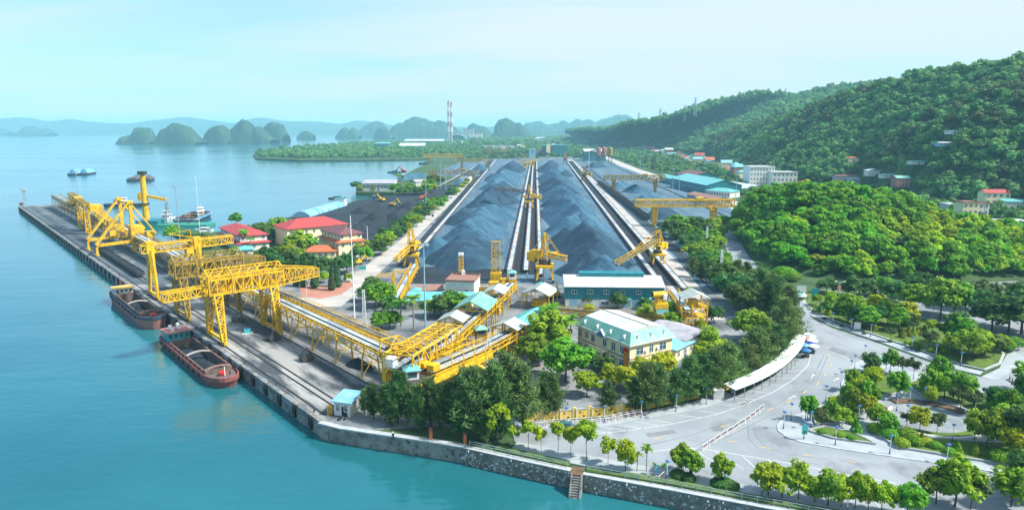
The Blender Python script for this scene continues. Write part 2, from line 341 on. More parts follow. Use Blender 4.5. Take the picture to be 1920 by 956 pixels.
# water
wm = bpy.data.materials.new('water'); wm.use_nodes = True; t = wm.node_tree; b = t.nodes['Principled BSDF']
b.inputs['Base Color'].default_value = (.012, .175, .225, 1); b.inputs['Roughness'].default_value = .2; b.inputs['IOR'].default_value = 1.7; b.inputs['Specular IOR Level'].default_value = .5
g = t.nodes.new('ShaderNodeNewGeometry'); mp = t.nodes.new('ShaderNodeMapping'); mp.inputs['Rotation'].default_value = (0, 0, .5); mp.inputs['Scale'].default_value = (.45, 1, 1); t.links.new(g.outputs['Position'], mp.inputs[0])
prev = None
for sc, dist, det in ((.6, .07, 5), (.17, .15, 4), (.016, .4, 2)):
    z = t.nodes.new('ShaderNodeTexNoise'); z.inputs['Scale'].default_value = sc; z.inputs['Detail'].default_value = det; t.links.new(mp.outputs[0], z.inputs['Vector'])
    bp = t.nodes.new('ShaderNodeBump'); bp.inputs['Distance'].default_value = dist; bp.inputs['Strength'].default_value = 1; t.links.new(z.outputs['Fac'], bp.inputs['Height'])
    if prev: t.links.new(prev.outputs[0], bp.inputs['Normal'])
    prev = bp
t.links.new(prev.outputs[0], b.inputs['Normal'])
z = t.nodes.new('ShaderNodeTexNoise'); z.inputs['Scale'].default_value = .012; z.inputs['Detail'].default_value = 5; t.links.new(g.outputs['Position'], z.inputs['Vector'])
mr = t.nodes.new('ShaderNodeMapRange'); mr.inputs[1].default_value = .35; mr.inputs[2].default_value = .68; t.links.new(z.outputs['Fac'], mr.inputs[0])
mx = t.nodes.new('ShaderNodeMix'); mx.data_type = 'RGBA'; mx.inputs[6].default_value = (.007, .095, .115, 1); mx.inputs[7].default_value = (.018, .15, .175, 1); t.links.new(mr.outputs[0], mx.inputs[0]); t.links.new(mx.outputs[2], b.inputs['Base Color'])
zr = t.nodes.new('ShaderNodeTexNoise'); zr.inputs['Scale'].default_value = .006; zr.inputs['Detail'].default_value = 4; t.links.new(mp.outputs[0], zr.inputs['Vector']); rr_ = t.nodes.new('ShaderNodeMapRange'); rr_.inputs[1].default_value = .38; rr_.inputs[2].default_value = .62; rr_.inputs[3].default_value = .06; rr_.inputs[4].default_value = .16; t.links.new(zr.outputs['Fac'], rr_.inputs[0]); t.links.new(rr_.outputs[0], b.inputs['Roughness'])
MATS['water'] = wm
# ---------------------------------------------------------------- sea and land
SEA = -3.1
R = 15500
struct('sea', MB().add([(-R, -R, SEA), (R, -R, SEA), (R, R, SEA), (-R, R, SEA)], [(0, 1, 2, 3)]), 'water', label='pale turquoise bay water')
def PX(pts, z=0): return [at(x, y, z) for x, y in pts]
coast = [QB]+PX([(700, 812), (870, 838), (1090, 886), (1480, 958), (1900, 1035)])
land = coast+[Vector((2500, 20, 0)), Vector((9000, 3500, 0)), Vector((9000, 5600, 0)), Vector((100, 5600, 0)), Vector((-350, 4600, 0))]
land += PX([(845, 262), (760, 264), (700, 266), (600, 272), (500, 282), (474, 290), (480, 297), (560, 300), (640, 300), (740, 299), (806, 297), (812, 304), (780, 316), (745, 336), (737, 344), (735, 344), (700, 341), (668, 350), (667, 361), (738, 361), (738, 366), (665, 377), (600, 399), (560, 404), (520, 411), (470, 424), (440, 430), (395, 436), (335, 428), (322, 426)])
land += [Q(215, 44), Q(215, 34), Q(QL, 34), QE]
struct('ground', MB().poly([(p.x, p.y) for p in land], SEA-1.5, 0), 'scrub', label='flat green coastal land')
def sheet(name, pts, z, m, label=None, parent=None):
    return struct(name, MB().poly([(p[0], p[1]) for p in pts], z, None), m, parent, label)
def slab(name, pts, z, m, label=None):
    return struct(name, MB().poly([(p[0], p[1]) for p in pts], .0, z), m, None, label)
quay = sheet('quay_apron', [Q(0, .9), Q(QL-.5, .9), Q(QL-.5, 33.5), Q(215, 33.5), Q(150, 36), Q(0, 34)], .03, 'quay_floor', 'coal-stained concrete apron of the quay')
sheet('yard_pavement', PX([(604, 790), (700, 806), (985, 790), (1180, 770), (1370, 727), (1440, 690), (1490, 620), (1420, 560), (1330, 500), (1130, 310), (1075, 295), (905, 299), (840, 352), (700, 470), (520, 520), (400, 470)]), .012, 'concrete', 'stained concrete yard pavement')
sheet('shore_road', PX([(560, 575), (640, 575), (700, 522), (770, 455), (880, 348), (905, 318), (893, 318), (868, 345), (745, 455), (690, 495), (640, 528), (560, 560)]), .036, 'light_road', 'pale concrete road beside the stockyard')
sheet('stockyard_floor', PX([(752, 532), (1262, 532), (1330, 540), (1075, 297), (905, 299)]), .034, 'coal_ground', 'coal-dust floor of the main stockyard')
sheet('service_road', PX([(1362, 600), (1300, 600), (1235, 520), (1060, 299), (1074, 299), (1280, 500)]), .05, 'light_road', 'pale service road right of the conveyors')
sheet('rail_yard', PX([(1330, 545), (1290, 500), (1078, 299), (1130, 299), (1420, 410), (1400, 425), (1240, 425)]), .044, 'coal_ground', 'coal-dusted rail yard')
sheet('coal_quay', PX([(545, 409), (600, 399.3), (665, 377.3), (735, 366.3), (800, 357), (868, 342), (740, 452), (690, 478), (640, 470)]), .04, 'black_ground', 'black coal-covered landing by the water')
sheet('fore_yard', PX([(760, 532), (952, 532), (960, 505), (790, 500)]), .046, 'black_ground', 'black coal floor in front of the heap')
sheet('side_stock_floor', PX([(800, 330), (893, 330), (925, 304), (862, 304)]), .04, 'coal_ground', 'coal floor of the small left stockyard')
sheet('brick_walk', PX([(566, 556), (600, 560), (640, 552), (664, 535), (655, 526), (620, 536), (560, 535)]), .05, 'pink_pave', 'pink brick walk in front of the cypresses')
sheet('town_street', PX([(1400, 385), (1330, 358), (1200, 318), (1130, 290), (1125, 293), (1190, 325), (1320, 366), (1385, 400)]), .03, 'light_road', 'pale street behind the rail yard')
# asphalt
plaza = [(958, 800), (1060, 803), (1200, 786), (1300, 768), (1380, 742), (1450, 706), (1500, 664), (1512, 640), (1492, 600), (1476, 568), (1440, 530), (1395, 487), (1376, 445), (1395, 424), (1378, 424), (1362, 447), (1376, 492), (1410, 535), (1440, 570), (1478, 570), (1497, 572), (1520, 594), (1560, 615), (1640, 641), (1740, 678), (1800, 700), (1870, 712), (1910, 690), (1990, 668), (2100, 760), (2000, 960), (1750, 980), (1480, 925), (1250, 884), (1100, 856), (965, 828)]
road = sheet('road', PX([(958, 800), (1060, 803), (1200, 786), (1300, 768), (1380, 742), (1450, 706), (1500, 664), (1512, 640), (1492, 600), (1478, 576), (1497, 568), (1520, 594), (1560, 615), (1640, 641), (1740, 678), (1800, 700), (1870, 712), (1910, 690), (1990, 668), (2100, 760), (2000, 960), (1750, 980), (1480, 925), (1250, 884), (1100, 856), (965, 828)]), .06, 'asphalt', 'wide blue-grey asphalt road and car park by the sea')
lane = MB().strip([(p.x, p.y) for p in PX([(1496, 590), (1470, 560), (1425, 525), (1385, 480), (1371, 452), (1378, 430), (1400, 412), (1440, 398)])], 9, .052)
struct('hill_lane', lane, 'asphalt', label='lane curving past the wooded mound')
# markings, children of the road
def mark(path, w, m, z=.075, name='road_line'):
    struct(name, MB().strip([(p.x, p.y) for p in PX(path)], w, z), m, road)
mark([(1100, 815), (1180, 807), (1260, 795), (1340, 778), (1400, 757), (1450, 735), (1490, 710), (1515, 685), (1522, 660)], .16, 'line_white')
for a, b_ in (((1086, 803), (1148, 813)), ((1116, 799), (1182, 808)), ((1150, 796), (1212, 804)), ((1190, 790), (1240, 799)), ((1212, 786), (1266, 794)), ((1262, 778), (1320, 783)), ((1302, 769), (1352, 776)), ((1338, 757), (1390, 762)), ((1372, 746), (1420, 749)), ((1400, 733), (1446, 737)), ((1425, 721), (1470, 722)), ((1446, 709), (1490, 709)), ((1466, 697), (1506, 694))):
    mark([a, b_], .14, 'line_white', name='parking_line')
mark([(1196, 850), (1260, 842), (1310, 840), (1400, 855), (1500, 872), (1600, 892), (1680, 906)], .16, 'line_white')
for x, y in ((1392, 854), (1440, 862), (1486, 870), (1534, 879), (1586, 888), (1634, 897)):
    mark([(x, y), (x+64, y+62)], .14, 'line_white', name='parking_line')
mark([(1340, 846), (1395, 880)], .14, 'line_white', name='parking_line'); mark([(1300, 842), (1345, 870)], .14, 'line_white', name='parking_line')
for x, y, dx, dy in ((1350, 800, 18, -3), (1364, 827, 20, 1), (1428, 838, 18, 3), (1505, 852, 19, 3), (1586, 864, 20, 3), (1438, 771, 11, -6), (1474, 756, 10, -7), (1506, 738, 7, -6), (1531, 722, 5, -6), (1546, 705, 3, -5), (1557, 687, 1, -5), (1555, 668, -2, -5), (1551, 655, -3, -4), (1228, 823, 14, -3)):
    mark([(x, y), (x+dx, y+dy)], .22, 'line_yellow', name='lane_dash')
for x, y, dx, dy in ((1478, 747, 10, -4), (1520, 708, 5, -5), (1562, 714, 8, -4)):
    m_ = MB(); p, q = at(x, y, .075), at(x+dx, y+dy, .075); d = (q-p).normalized(); nn = Vector((-d.y, d.x, 0))
    m_.strip([p, q], .18, .075); m_.add([q+nn*.38, q-nn*.38, q+d*1.0], [(0, 1, 2)]); struct('arrow_marking', m_, 'line_white', road)
mark([(1552, 657), (1580, 668), (1625, 690), (1640, 697)], .15, 'line_white')
mark([(1500, 577), (1530, 605), (1570, 626), (1650, 655), (1750, 693), (1850, 735), (1925, 765)], .12, 'line_white')
for k in range(7): mark([(1838+k*9, 741-k*1.5), (1862+k*9, 752-k*1.5)], .5, 'line_white', name='crossing_stripe')
for k in range(4): mark([(1484+k*4, 573+k*1), (1492+k*4, 583+k*1)], .4, 'line_white', name='crossing_stripe')
for path in ([(1300, 838), (1380, 800), (1440, 770), (1490, 735), (1528, 700), (1545, 665)], [(1308, 846), (1390, 806), (1450, 775), (1500, 738), (1536, 703), (1552, 668)], [(1402, 800), (1404, 822), (1425, 845), (1470, 862), (1540, 872)], [(1414, 798), (1417, 818), (1436, 838), (1480, 852), (1560, 862)], [(1200, 838), (1300, 815), (1380, 785)], [(1560, 640), (1640, 668), (1740, 708), (1860, 752)], [(1556, 646), (1636, 674), (1736, 716), (1850, 760)]):
    mark(path, .22, 'asphalt_old', .066, 'tyre_mark')
for q in ([(1210, 812), (1262, 806), (1268, 812), (1216, 820)], [(1452, 820), (1470, 834), (1462, 838), (1440, 826)], [(1560, 650), (1590, 660), (1584, 668), (1552, 658)], [(1690, 690), (1730, 704), (1722, 712), (1680, 698)], [(1330, 800), (1352, 796), (1358, 806), (1338, 810)], [(1560, 880), (1600, 886), (1604, 896), (1566, 890)], [(1140, 825), (1180, 822), (1184, 830), (1146, 834)]):
    sheet('asphalt_patch', PX(q), .064, 'asphalt_old', None, road)
sheet('coal_film', [Q(168, 2), Q(186, 1.2), Q(QL-14, 1.4), Q(QL-8, 12), Q(QL-4, 33), Q(170, 33), Q(150, 24), Q(160, 12)], .034, 'film', 'dark film of coal dust on the far half of the quay')
# pavements with kerbs
def kerbed(name, pts, label, h=.16, m='pavement', kw=.5):
    P = PX(pts); o = slab(name, P, h, m, label)
    MBk = MB().strip([(p.x, p.y) for p in P+[P[0]]], kw, .0, h+.025); MBk.build('kerb', 'kerb', o); return o
def walk(name, path, w, label, h=.16):
    P = [(p.x, p.y) for p in PX(path)]; o = struct(name, MB().strip(P, w, 0, h), 'pavement', None, label); return o
kerbed('park_island', [(1459, 798), (1461, 809), (1477, 820), (1503, 829), (1547, 837), (1602, 846), (1680, 857), (1775, 871), (1925, 894), (2040, 900), (2040, 800), (1925, 766), (1850, 737), (1805, 720), (1705, 697), (1640, 676), (1615, 677), (1595, 690), (1576, 724), (1553, 758), (1503, 777), (1470, 786)], 'raised park island with pale blue-grey paving and kerb')
walk('promenade', [(962, 838), (1100, 864), (1250, 893), (1480, 937), (1720, 985)], 4.2, 'pale paved promenade along the sea wall')
walk('wall_pavement', [(965, 797), (1060, 797), (1130, 793), (1200, 780), (1300, 762), (1372, 740)], 3.6, 'pavement along the yellow wall')
walk('upper_pavement', [(1494, 562), (1520, 587), (1560, 608), (1640, 634), (1740, 670), (1800, 691), (1840, 700)], 3.2, 'pavement on the far side of the upper road')
kerbed('shrub_island', [(1500, 560), (1530, 588), (1570, 604), (1640, 628), (1740, 662), (1800, 684), (1845, 694), (1875, 682), (1882, 664), (1850, 640), (1780, 610), (1700, 590), (1620, 560), (1560, 545), (1510, 547)], 'long raised bed of lawn and shrubs above the upper road', .3, 'lawn', .6)
sheet('side_car_park', PX([(1640, 545), (1700, 592), (1790, 612), (1890, 655), (2000, 700), (2100, 600), (2000, 525), (1800, 530)]), .05, 'asphalt', 'side car park under the big trees')
sheet('forecourt', PX([(1840, 706), (1874, 690), (1888, 664), (1960, 640), (2100, 700), (2060, 770), (1900, 720)]), .045, 'pavement', 'pale paved forecourt at the right edge')
sheet('inner_yard_road', PX([(818, 744), (900, 768), (990, 772), (1056, 722), (1016, 640), (960, 636), (884, 690)]), .03, 'asphalt_old', 'dark yard road beside the cream office')
# park beds
def bed(name, pts, m, label, h=.45):
    P = PX(pts, .16); o = struct(name, MB().poly([(p.x, p.y) for p in P], .0, h), m, None, label)
    MB().strip([(p.x, p.y) for p in P+[P[0]]], .45, .0, h+.12).build('low_wall', 'grey_wall', o); return o
bed('planting_bed', [(1516, 808), (1545, 801), (1600, 812), (1640, 833), (1560, 822)], 'lawn', 'triangular lawn bed at the tip of the park')
bed('planting_bed', [(1624, 800), (1681, 839), (1810, 860), (1930, 878), (1960, 840), (1843, 830), (1745, 822), (1681, 806), (1648, 792)], 'lawn', 'long shrub bed on the lower side of the park')
bed('planting_bed', [(1520, 772), (1556, 758), (1600, 702), (1640, 692), (1690, 722), (1686, 738), (1650, 744), (1628, 764), (1590, 792), (1530, 797)], 'lawn', 'leafy bed on the upper left of the park')
bed('planting_bed', [(1694, 722), (1726, 712), (1800, 728), (1860, 752), (1930, 782), (1950, 824), (1862, 800), (1826, 778), (1778, 752), (1730, 744)], 'lawn', 'leafy bed on the upper right of the park')
cc = at(1738, 784, .16)
mb = MB(); mb.poly([(cc.x+11.2*math.cos(a*PI/24), cc.y+10*math.sin(a*PI/24)) for a in range(48)], .10, .24); struct('round_plaza', mb, 'plaza_tile', label='round paved plaza inside the park')
def arc(name, r, a0, a1, w, h, m, label):
    P = [(cc.x+r*1.1*math.cos(math.radians(a0+(a1-a0)*i/24)), cc.y+r*math.sin(math.radians(a0+(a1-a0)*i/24))) for i in range(25)]
    o = struct(name, MB().strip(P, w, .1, h), m, None, label); return o
arc('ring_wall', 10.2, 200, 330, .6, .75, 'white_wall', 'curved white seat wall on the near side of the round plaza')
arc('ring_wall', 10.2, 20, 110, .6, .75, 'grey_wall', 'curved grey wall on the far side of the round plaza')
arc('ring_bed', 8.7, 15, 105, 2.0, .5, 'soil', 'curved brown soil bed on the far side of the round plaza')
arc('ring_wall', 9.9, 130, 196, .6, .8, 'white_wall', 'curved white wall on the left of the round plaza')
arc('ring_bed', 8.3, 135, 195, 2.3, .55, 'soil', 'curved brown soil bed on the left of the round plaza')
arc('ring_wall', 6.6, 130, 192, .5, .7, 'white_wall', 'inner curved white wall on the left of the round plaza')
arc('ring_bed', 8.6, 215, 325, 2.2, .45, 'lawn', 'curved grass bed on the near side of the round plaza')
# ---------------------------------------------------------------- hills
def resample(P, n):
    d = [0]
    for a, b_ in zip(P, P[1:]): d.append(d[-1]+(b_-a).length)
    out = []
    for i in range(n):
        t_ = d[-1]*i/(n-1); k = 0
        while k < len(P)-2 and d[k+1] < t_: k += 1
        out.append(P[k].lerp(P[k+1], (t_-d[k])/max(1e-6, d[k+1]-d[k])))
    return out
def loft(name, front, crest, back, m, label, n=80, k=14, amp=4, fr=.01, pw=1.0, seed=0, kind='structure', base=-4.5):
    F = resample(front, n); C = resample(crest, n); B = resample(back, n); vs = []; fs = []
    for i in range(n):
        for j in range(2*k+1):
            if j <= k: a = j/k; p = F[i].lerp(C[i], a)
            else: a = 1-(j-k)/k; p = B[i].lerp(C[i], a)
            h = 1-(1-a)**pw if pw > 1 else a
            z = base+(C[i].z-base)*h
            z += noise.fractal(Vector((p.x*fr+seed, p.y*fr, .3)), 1, 2, 5)*amp*min(1, 4*a*(1-a)+.25*a)
            dx = noise.noise(Vector((p.y*fr, p.x*fr, seed+9.)))*amp*.6
            vs.append((p.x+dx, p.y, z))
    w = 2*k+1
    fs = [(i*w+j, (i+1)*w+j, (i+1)*w+j+1, i*w+j+1) for i in range(n-1) for j in range(2*k)]
    o = put(name, MB().add(vs, fs).mesh(name, m, m != 'karst')); tag(o, label, None, None, kind); return o
def off(P, dx, dy, z=0): return [Vector((p.x+dx, p.y+dy, z)) for p in P]
hb_c = [atY(*p) for p in [(1330, 262, 1500), (1388, 250, 1400), (1432, 238, 1250), (1489, 219, 1100), (1546, 199, 1000), (1590, 186, 950), (1660, 162, 880), (1722, 147, 830), (1796, 134, 780), (1849, 131, 740), (1920, 114, 700), (2100, 90, 640), (2400, 80, 560)]]
hb_f = PX([(1330, 300), (1380, 318), (1430, 335), (1480, 344), (1540, 350), (1600, 355), (1680, 372), (1760, 385), (1850, 395), (1920, 400), (2050, 420), (2300, 460), (2600, 500)])
HILLB = loft('hillside', hb_f, hb_c, off(hb_c, 150, 400), 'forest', 'steep forested hillside behind the town', 90, 16, 14, .008, 1.25, 1)
ha_c = [atY(*p) for p in [(1060, 250, 3000), (1090, 249, 2600), (1141, 247, 2200), (1175, 238, 1950), (1225, 232, 1850), (1268, 225, 1800), (1302, 213, 1750), (1366, 192, 1850), (1440, 178, 1950), (1502, 187, 2000), (1568, 165, 1900), (1660, 158, 1800), (1720, 165, 1700)]]
ha_f = PX([(1090, 256), (1110, 259), (1150, 268), (1190, 276), (1230, 284), (1270, 288), (1300, 292), (1370, 296), (1440, 296), (1500, 296), (1570, 296), (1660, 296), (1720, 296)])
HILLA = loft('far_hillside', ha_f, ha_c, off(ha_c, 200, 700), 'forest', 'bluish forested ridge behind the nearer hillside', 90, 14, 16, .006, 1.2, 5)
mo_c = [atY(*p) for p in [(1384, 432, 392), (1398, 398, 395), (1430, 380, 392), (1470, 368, 388), (1560, 366, 372), (1650, 382, 365), (1740, 405, 355), (1830, 436, 340), (1920, 458, 330), (2050, 470, 320)]]
mo_f = PX([(1383, 450), (1392, 470), (1418, 492), (1450, 510), (1500, 538), (1560, 549), (1640, 552), (1740, 552), (1850, 548), (2000, 540)])
MOUND = loft('wooded_mound', mo_f, mo_c, off(mo_c, 30, 90), 'scrub', 'rounded green mound beside the road', 60, 12, 3, .02, 1.5, 3)
# islands and far hills, each a lofted rock with its own distance and depth
def isle(pts, D, depth, label, name='island', n=80, amp=4.5, fr=.05, pw=4.2, seed=0, m='karst'):
    c = [atY(x, y, D) for x, y in pts]
    return loft(name, off(c, 0, -depth, SEA-1), c, off(c, 0, depth, SEA-1), m, label, n, 10, amp, fr, pw, seed, base=SEA-1)
isle([(229, 266), (231, 258), (235, 255), (240, 258), (247, 263), (256, 248), (259, 240), (264, 239), (270, 243), (276, 240), (282, 241), (287, 252), (291, 266)], 2950, 60, 'karst island with a small rock at its left end', seed=1)
isle([(298, 268), (300, 252), (304, 243), (313, 241), (321, 234), (329, 231), (338, 234), (350, 237), (360, 248), (368, 256), (378, 267)], 2900, 75, 'broad domed karst island right of the two-part rock', seed=2)
isle([(383, 266), (386, 252), (392, 243), (403, 238), (418, 235), (427, 242), (433, 252), (436, 264)], 3050, 60, 'low leftmost dome of the karst island cluster', seed=3)
isle([(430, 262), (433, 244), (443, 234), (455, 224), (463, 228), (474, 243), (484, 237), (492, 242), (505, 256), (515, 262)], 3100, 70, 'tall peaked karst island in the middle of the cluster', seed=4)
isle([(492, 254), (495, 240), (503, 232), (511, 229), (523, 231), (532, 236), (537, 254)], 3400, 70, 'round-topped karst island at the right end of the cluster', seed=5)
isle([(559, 254), (566, 248), (573, 246), (581, 248), (589, 254)], 4200, 40, 'small flat islet between the islands and the peninsula', seed=6)
isle([(632, 255), (640, 242), (648, 239), (655, 246), (663, 239), (668, 243), (675, 255)], 4600, 70, 'small double-humped karst left of the big karst massif', seed=7)
isle([(665, 256), (675, 244), (692, 232), (707, 227), (720, 231), (726, 240), (735, 252)], 6000, 160, 'pointed karst hill left of the massif', seed=8)
isle([(702, 257), (706, 243), (714, 239), (724, 240), (734, 250), (738, 257)], 4500, 60, 'small rounded karst in front of the massif', seed=9)
isle([(728, 257), (736, 238), (746, 232), (757, 230), (768, 223), (777, 219), (790, 222), (801, 225), (814, 231), (824, 226), (834, 229), (845, 234), (865, 250), (880, 257)], 5200, 200, 'large karst massif left of the tall chimneys', n=70, amp=12, seed=10)
isle([(868, 258), (878, 236), (886, 231), (898, 236), (910, 238), (922, 250)], 5000, 120, 'karst hill right of the tall chimneys', seed=14)
isle([(924, 256), (928, 236), (934, 226), (948, 222), (958, 227), (966, 232), (974, 231), (984, 238), (994, 250), (998, 256)], 4300, 150, 'blocky karst massif above the end of the stockyard', amp=10, seed=11)
isle([(975, 250), (985, 231), (995, 230), (1003, 228), (1012, 228), (1022, 236), (1034, 234), (1046, 232), (1054, 226), (1066, 232), (1080, 223), (1093, 227), (1103, 224), (1115, 231), (1128, 225), (1148, 220), (1160, 216), (1172, 217), (1184, 222), (1195, 234), (1215, 245)], 7000, 260, 'long jagged range of far karst hills', name='karst_range', n=110, amp=14, fr=.01, seed=12)
isle([(38, 251), (46, 240), (55, 236), (66, 239), (75, 248), (82, 240), (92, 243), (98, 250)], 6500, 100, 'hazy far islet at the far left of the bay', seed=13)
isle([(-40, 250), (-20, 240), (5, 242), (24, 250)], 6800, 120, 'hazy islet cut by the left edge', seed=15)
isle([(-200, 228), (-60, 224), (0, 224), (32, 220), (60, 222), (84, 228), (110, 226), (130, 223), (160, 228), (200, 231), (245, 232), (290, 226), (345, 219), (400, 226), (440, 231), (470, 223), (490, 220), (540, 228), (590, 227), (640, 233), (670, 225), (700, 229), (740, 236), (800, 234), (850, 238), (900, 240), (960, 236), (1000, 240), (1100, 238), (1250, 235), (1400, 236), (1700, 236), (2100, 236)], 8800, 600, 'long pale blue line of hills along the horizon', name='horizon_hills', n=160, amp=16, fr=.002, pw=1.6, seed=20, m='forest')
# ---------------------------------------------------------------- trees
def quads(name, P, U, V, vals, m, extra=None):
    """leaf faces: centres P, half axes U and V, per-leaf value 0..1"""
    n = len(P); vs = np.empty((n, 4, 3)); vs[:, 0] = P-U-V; vs[:, 1] = P+U-V*.6; vs[:, 2] = P+U*.7+V; vs[:, 3] = P-U*.8+V*.8
    me = bpy.data.meshes.new(name); me.vertices.add(n*4); me.vertices.foreach_set('co', vs.ravel())
    me.loops.add(n*4); me.loops.foreach_set('vertex_index', np.arange(n*4)); me.polygons.add(n)
    me.polygons.foreach_set('loop_start', np.arange(n)*4); me.polygons.foreach_set('loop_total', np.full(n, 4))
    a = me.attributes.new('v', 'FLOAT', 'FACE'); a.data.foreach_set('value', np.clip(vals, 0, 1).astype(np.float32))
    me.materials.append(MATS[m]); me.update(calc_edges=True); me.validate(); return me
def unit(a): return a/np.maximum(1e-6, np.linalg.norm(a, axis=1, keepdims=True))
def leafball(rg, clumps, nper, size, flat=.9, up=.45, jit=.75):
    P, Nn, Vv = [], [], []
    for c, r in clumps:
        d = unit(rg.normal(size=(nper, 3))); d[:, 2] = np.abs(d[:, 2])*np.where(rg.random(nper) < .78, 1, -1)
        rr = r*(.5+.62*rg.random((nper, 1))**.7); p = np.array(c)+d*rr*np.array([1, 1, flat])
        P.append(p); Nn.append(d+np.array([0, 0, up])+rg.normal(size=(nper, 3))*jit*.6)
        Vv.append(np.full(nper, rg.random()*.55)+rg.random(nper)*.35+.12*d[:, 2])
    P = np.concatenate(P); Nn = unit(np.concatenate(Nn)); Vv = np.concatenate(Vv)
    a = unit(np.cross(Nn, rg.normal(size=Nn.shape))); b_ = np.cross(Nn, a); s = size*(.55+.8*rg.random((len(P), 1)))/2
    return P, a*s, b_*s*1.1, Vv
def crown_pts(rg, n, rx, rz, zc, lowcut=-.55):
    out = []
    while len(out) < n:
        d = rg.normal(size=3); d /= np.linalg.norm(d)
        if d[2] < lowcut: continue
        k = .25+.85*rg.random()**.7
        out.append((d[0]*rx*k, d[1]*rx*k, zc+d[2]*rz*k))
    return out
def trunkmesh(name, h, r, limbs, m='bark', lean=0):
    mb = MB(); p = Vector((0, 0, -.3))
    for i in range(4):
        q = Vector((lean*(i+1)/4, 0, h*(i+1)/4)); mb.tube(p, q, r*(1-.16*i), r*(1-.16*(i+1)), 7); p = q
    for l_ in limbs:
        s = Vector((lean*.8, 0, h*.72)); e = Vector(l_); mid = s.lerp(e, .5)+Vector((0, 0, .12*(e-s).length))
        mb.tube(s, mid, r*.42, r*.28, 5); mb.tube(mid, e, r*.28, r*.1, 5)
    return mb.mesh(name, m)
TREES = {}
def broad(key, leaf, h=8, rx=3.2, rz=2.8, n=46, nper=44, size=.55, tr=.2, cr=1.05, seed=0, clear=.34, flat=.8):
    rg = np.random.default_rng(seed); zc = h-rz
    C = crown_pts(rg, n, rx-cr*.6, rz-cr*.5, zc); cl = [(c, cr*(.45+.9*rg.random())) for c in C]
    me = quads('crown', *leafball(rg, cl, nper, size, flat), leaf)
    TREES[key] = (me, trunkmesh('trunk', h*clear+rz*.6, tr, [C[i] for i in range(0, min(len(C), 42), 5)]), h)
def cas(key, leaf, h=12, r=2.6, seed=0, n=150):
    rg = np.random.default_rng(seed); P, U, V, vals = [], [], [], []; tips = []
    for i in range(n):
        z = h*(.10+.88*rg.random()**.85); k = 1-(z/h)*.82; a = rg.random()*2*PI; rr = r*k*(.35+.95*rg.random())*(1+.3*math.sin(3*a+seed+z))
        b0 = np.array([0, 0, z*.9]); e = np.array([math.cos(a)*rr, math.sin(a)*rr, z+rr*(.55+.5*rg.random())]); tips.append((b0, e)); tone = rg.random()*.5
        m_ = 26
        t_ = .25+.8*rg.random((m_, 1)); c = b0+(e-b0)*t_+rg.normal(size=(m_, 3))*.24
        d = unit((e-b0)[None]*.7+rg.normal(size=(m_, 3))*.55*np.linalg.norm(e-b0)+np.array([0, 0, -.1])); s = unit(np.cross(d, rg.normal(size=(m_, 3))))
        P.append(c); U.append(d*(.30+.28*rg.random((m_, 1)))); V.append(s*.07); vals.append(tone+.5*rg.random(m_))
    me = quads('crown', np.concatenate(P), np.concatenate(U), np.concatenate(V), np.concatenate(vals), leaf)
    mb = MB(); mb.tube((0, 0, -.3), (0, 0, h*.5), .2, .12, 6); mb.tube((0, 0, h*.5), (0, 0, h*.93), .12, .03, 5)
    for b0, e in tips[::7]: mb.tube(b0, b0+(e-b0)*.7, .05, .02, 4)
    TREES[key] = (me, mb.mesh('trunk', 'bark'), h)
def palm(key, leaf, h=8, nf=15, fl=2.8, seed=0):
    rg = np.random.default_rng(seed); P, U, V, vals = [], [], [], []
    for i in range(nf):
        a = 2*PI*i/nf+rg.random()*.3; el = .15+1.1*rg.random(); tone = rg.random()*.5; prev = np.array([0, 0, h])
        for k in range(9):
            t_ = (k+1)/9; ang = el-1.6*t_*t_
            cur = prev+np.array([math.cos(a)*math.cos(ang), math.sin(a)*math.cos(ang), math.sin(ang)])*fl/9
            ax = cur-prev; side = np.array([-math.sin(a), math.cos(a), 0])
            for sg in (-1, 1):
                ln = .75*math.sin(PI*min(1, t_*.85+.12))+.08; dr = side*sg*.8+ax/np.linalg.norm(ax)*.45+np.array([0, 0, -.28])
                for q_ in (.25, .75):
                    P.append(prev+ax*q_+dr*ln*.5); U.append(dr*ln*.5); V.append(ax*.28); vals.append(tone+.3*rg.random())
            prev = cur
    me = quads('crown', np.array(P), np.array(U), np.array(V), np.array(vals), leaf)
    mb = MB(); mb.lathe([(.22, -.3), (.2, .5), (.16, h*.5), (.15, h*.8), (.19, h*.86), (.1, h)], n=8)
    TREES[key] = (me, mb.mesh('trunk', 'palm_bark'), h)
def conem(key, leaf, h, r, n=1500, size=.34, seed=0, pw=1.0, ball=False):
    rg = np.random.default_rng(seed); t_ = rg.random(n)
    a = rg.random(n)*2*PI
    if ball:
        d = unit(rg.normal(size=(n, 3))); d[:, 2] = np.where(d[:, 2] < -.5, -d[:, 2], d[:, 2]); P = d*np.array([r, r, h*.5])*(.86+.18*rg.random((n, 1)))+np.array([0, 0, h*.5]); Nn = d
    else:
        rr = r*(1-t_)**pw*np.minimum(1, t_*8+.35)*(.82+.3*rg.random(n)); P = np.stack([np.cos(a)*rr, np.sin(a)*rr, .1+t_*h], 1); Nn = np.stack([np.cos(a), np.sin(a), np.full(n, .45)], 1)
    Nn = unit(Nn+rg.normal(size=(n, 3))*.35); A = unit(np.cross(Nn, rg.normal(size=(n, 3)))); B_ = np.cross(Nn, A); s = size*(.5+.8*rg.random((n, 1)))/2
    me = quads('crown', P, A*s, B_*s, .2+.6*rg.random(n), leaf)
    TREES[key] = (me, MB().tube((0, 0, -.3), (0, 0, h*.6), .1 if h > 3 else .05, .04, 6).mesh('trunk', 'bark'), h)
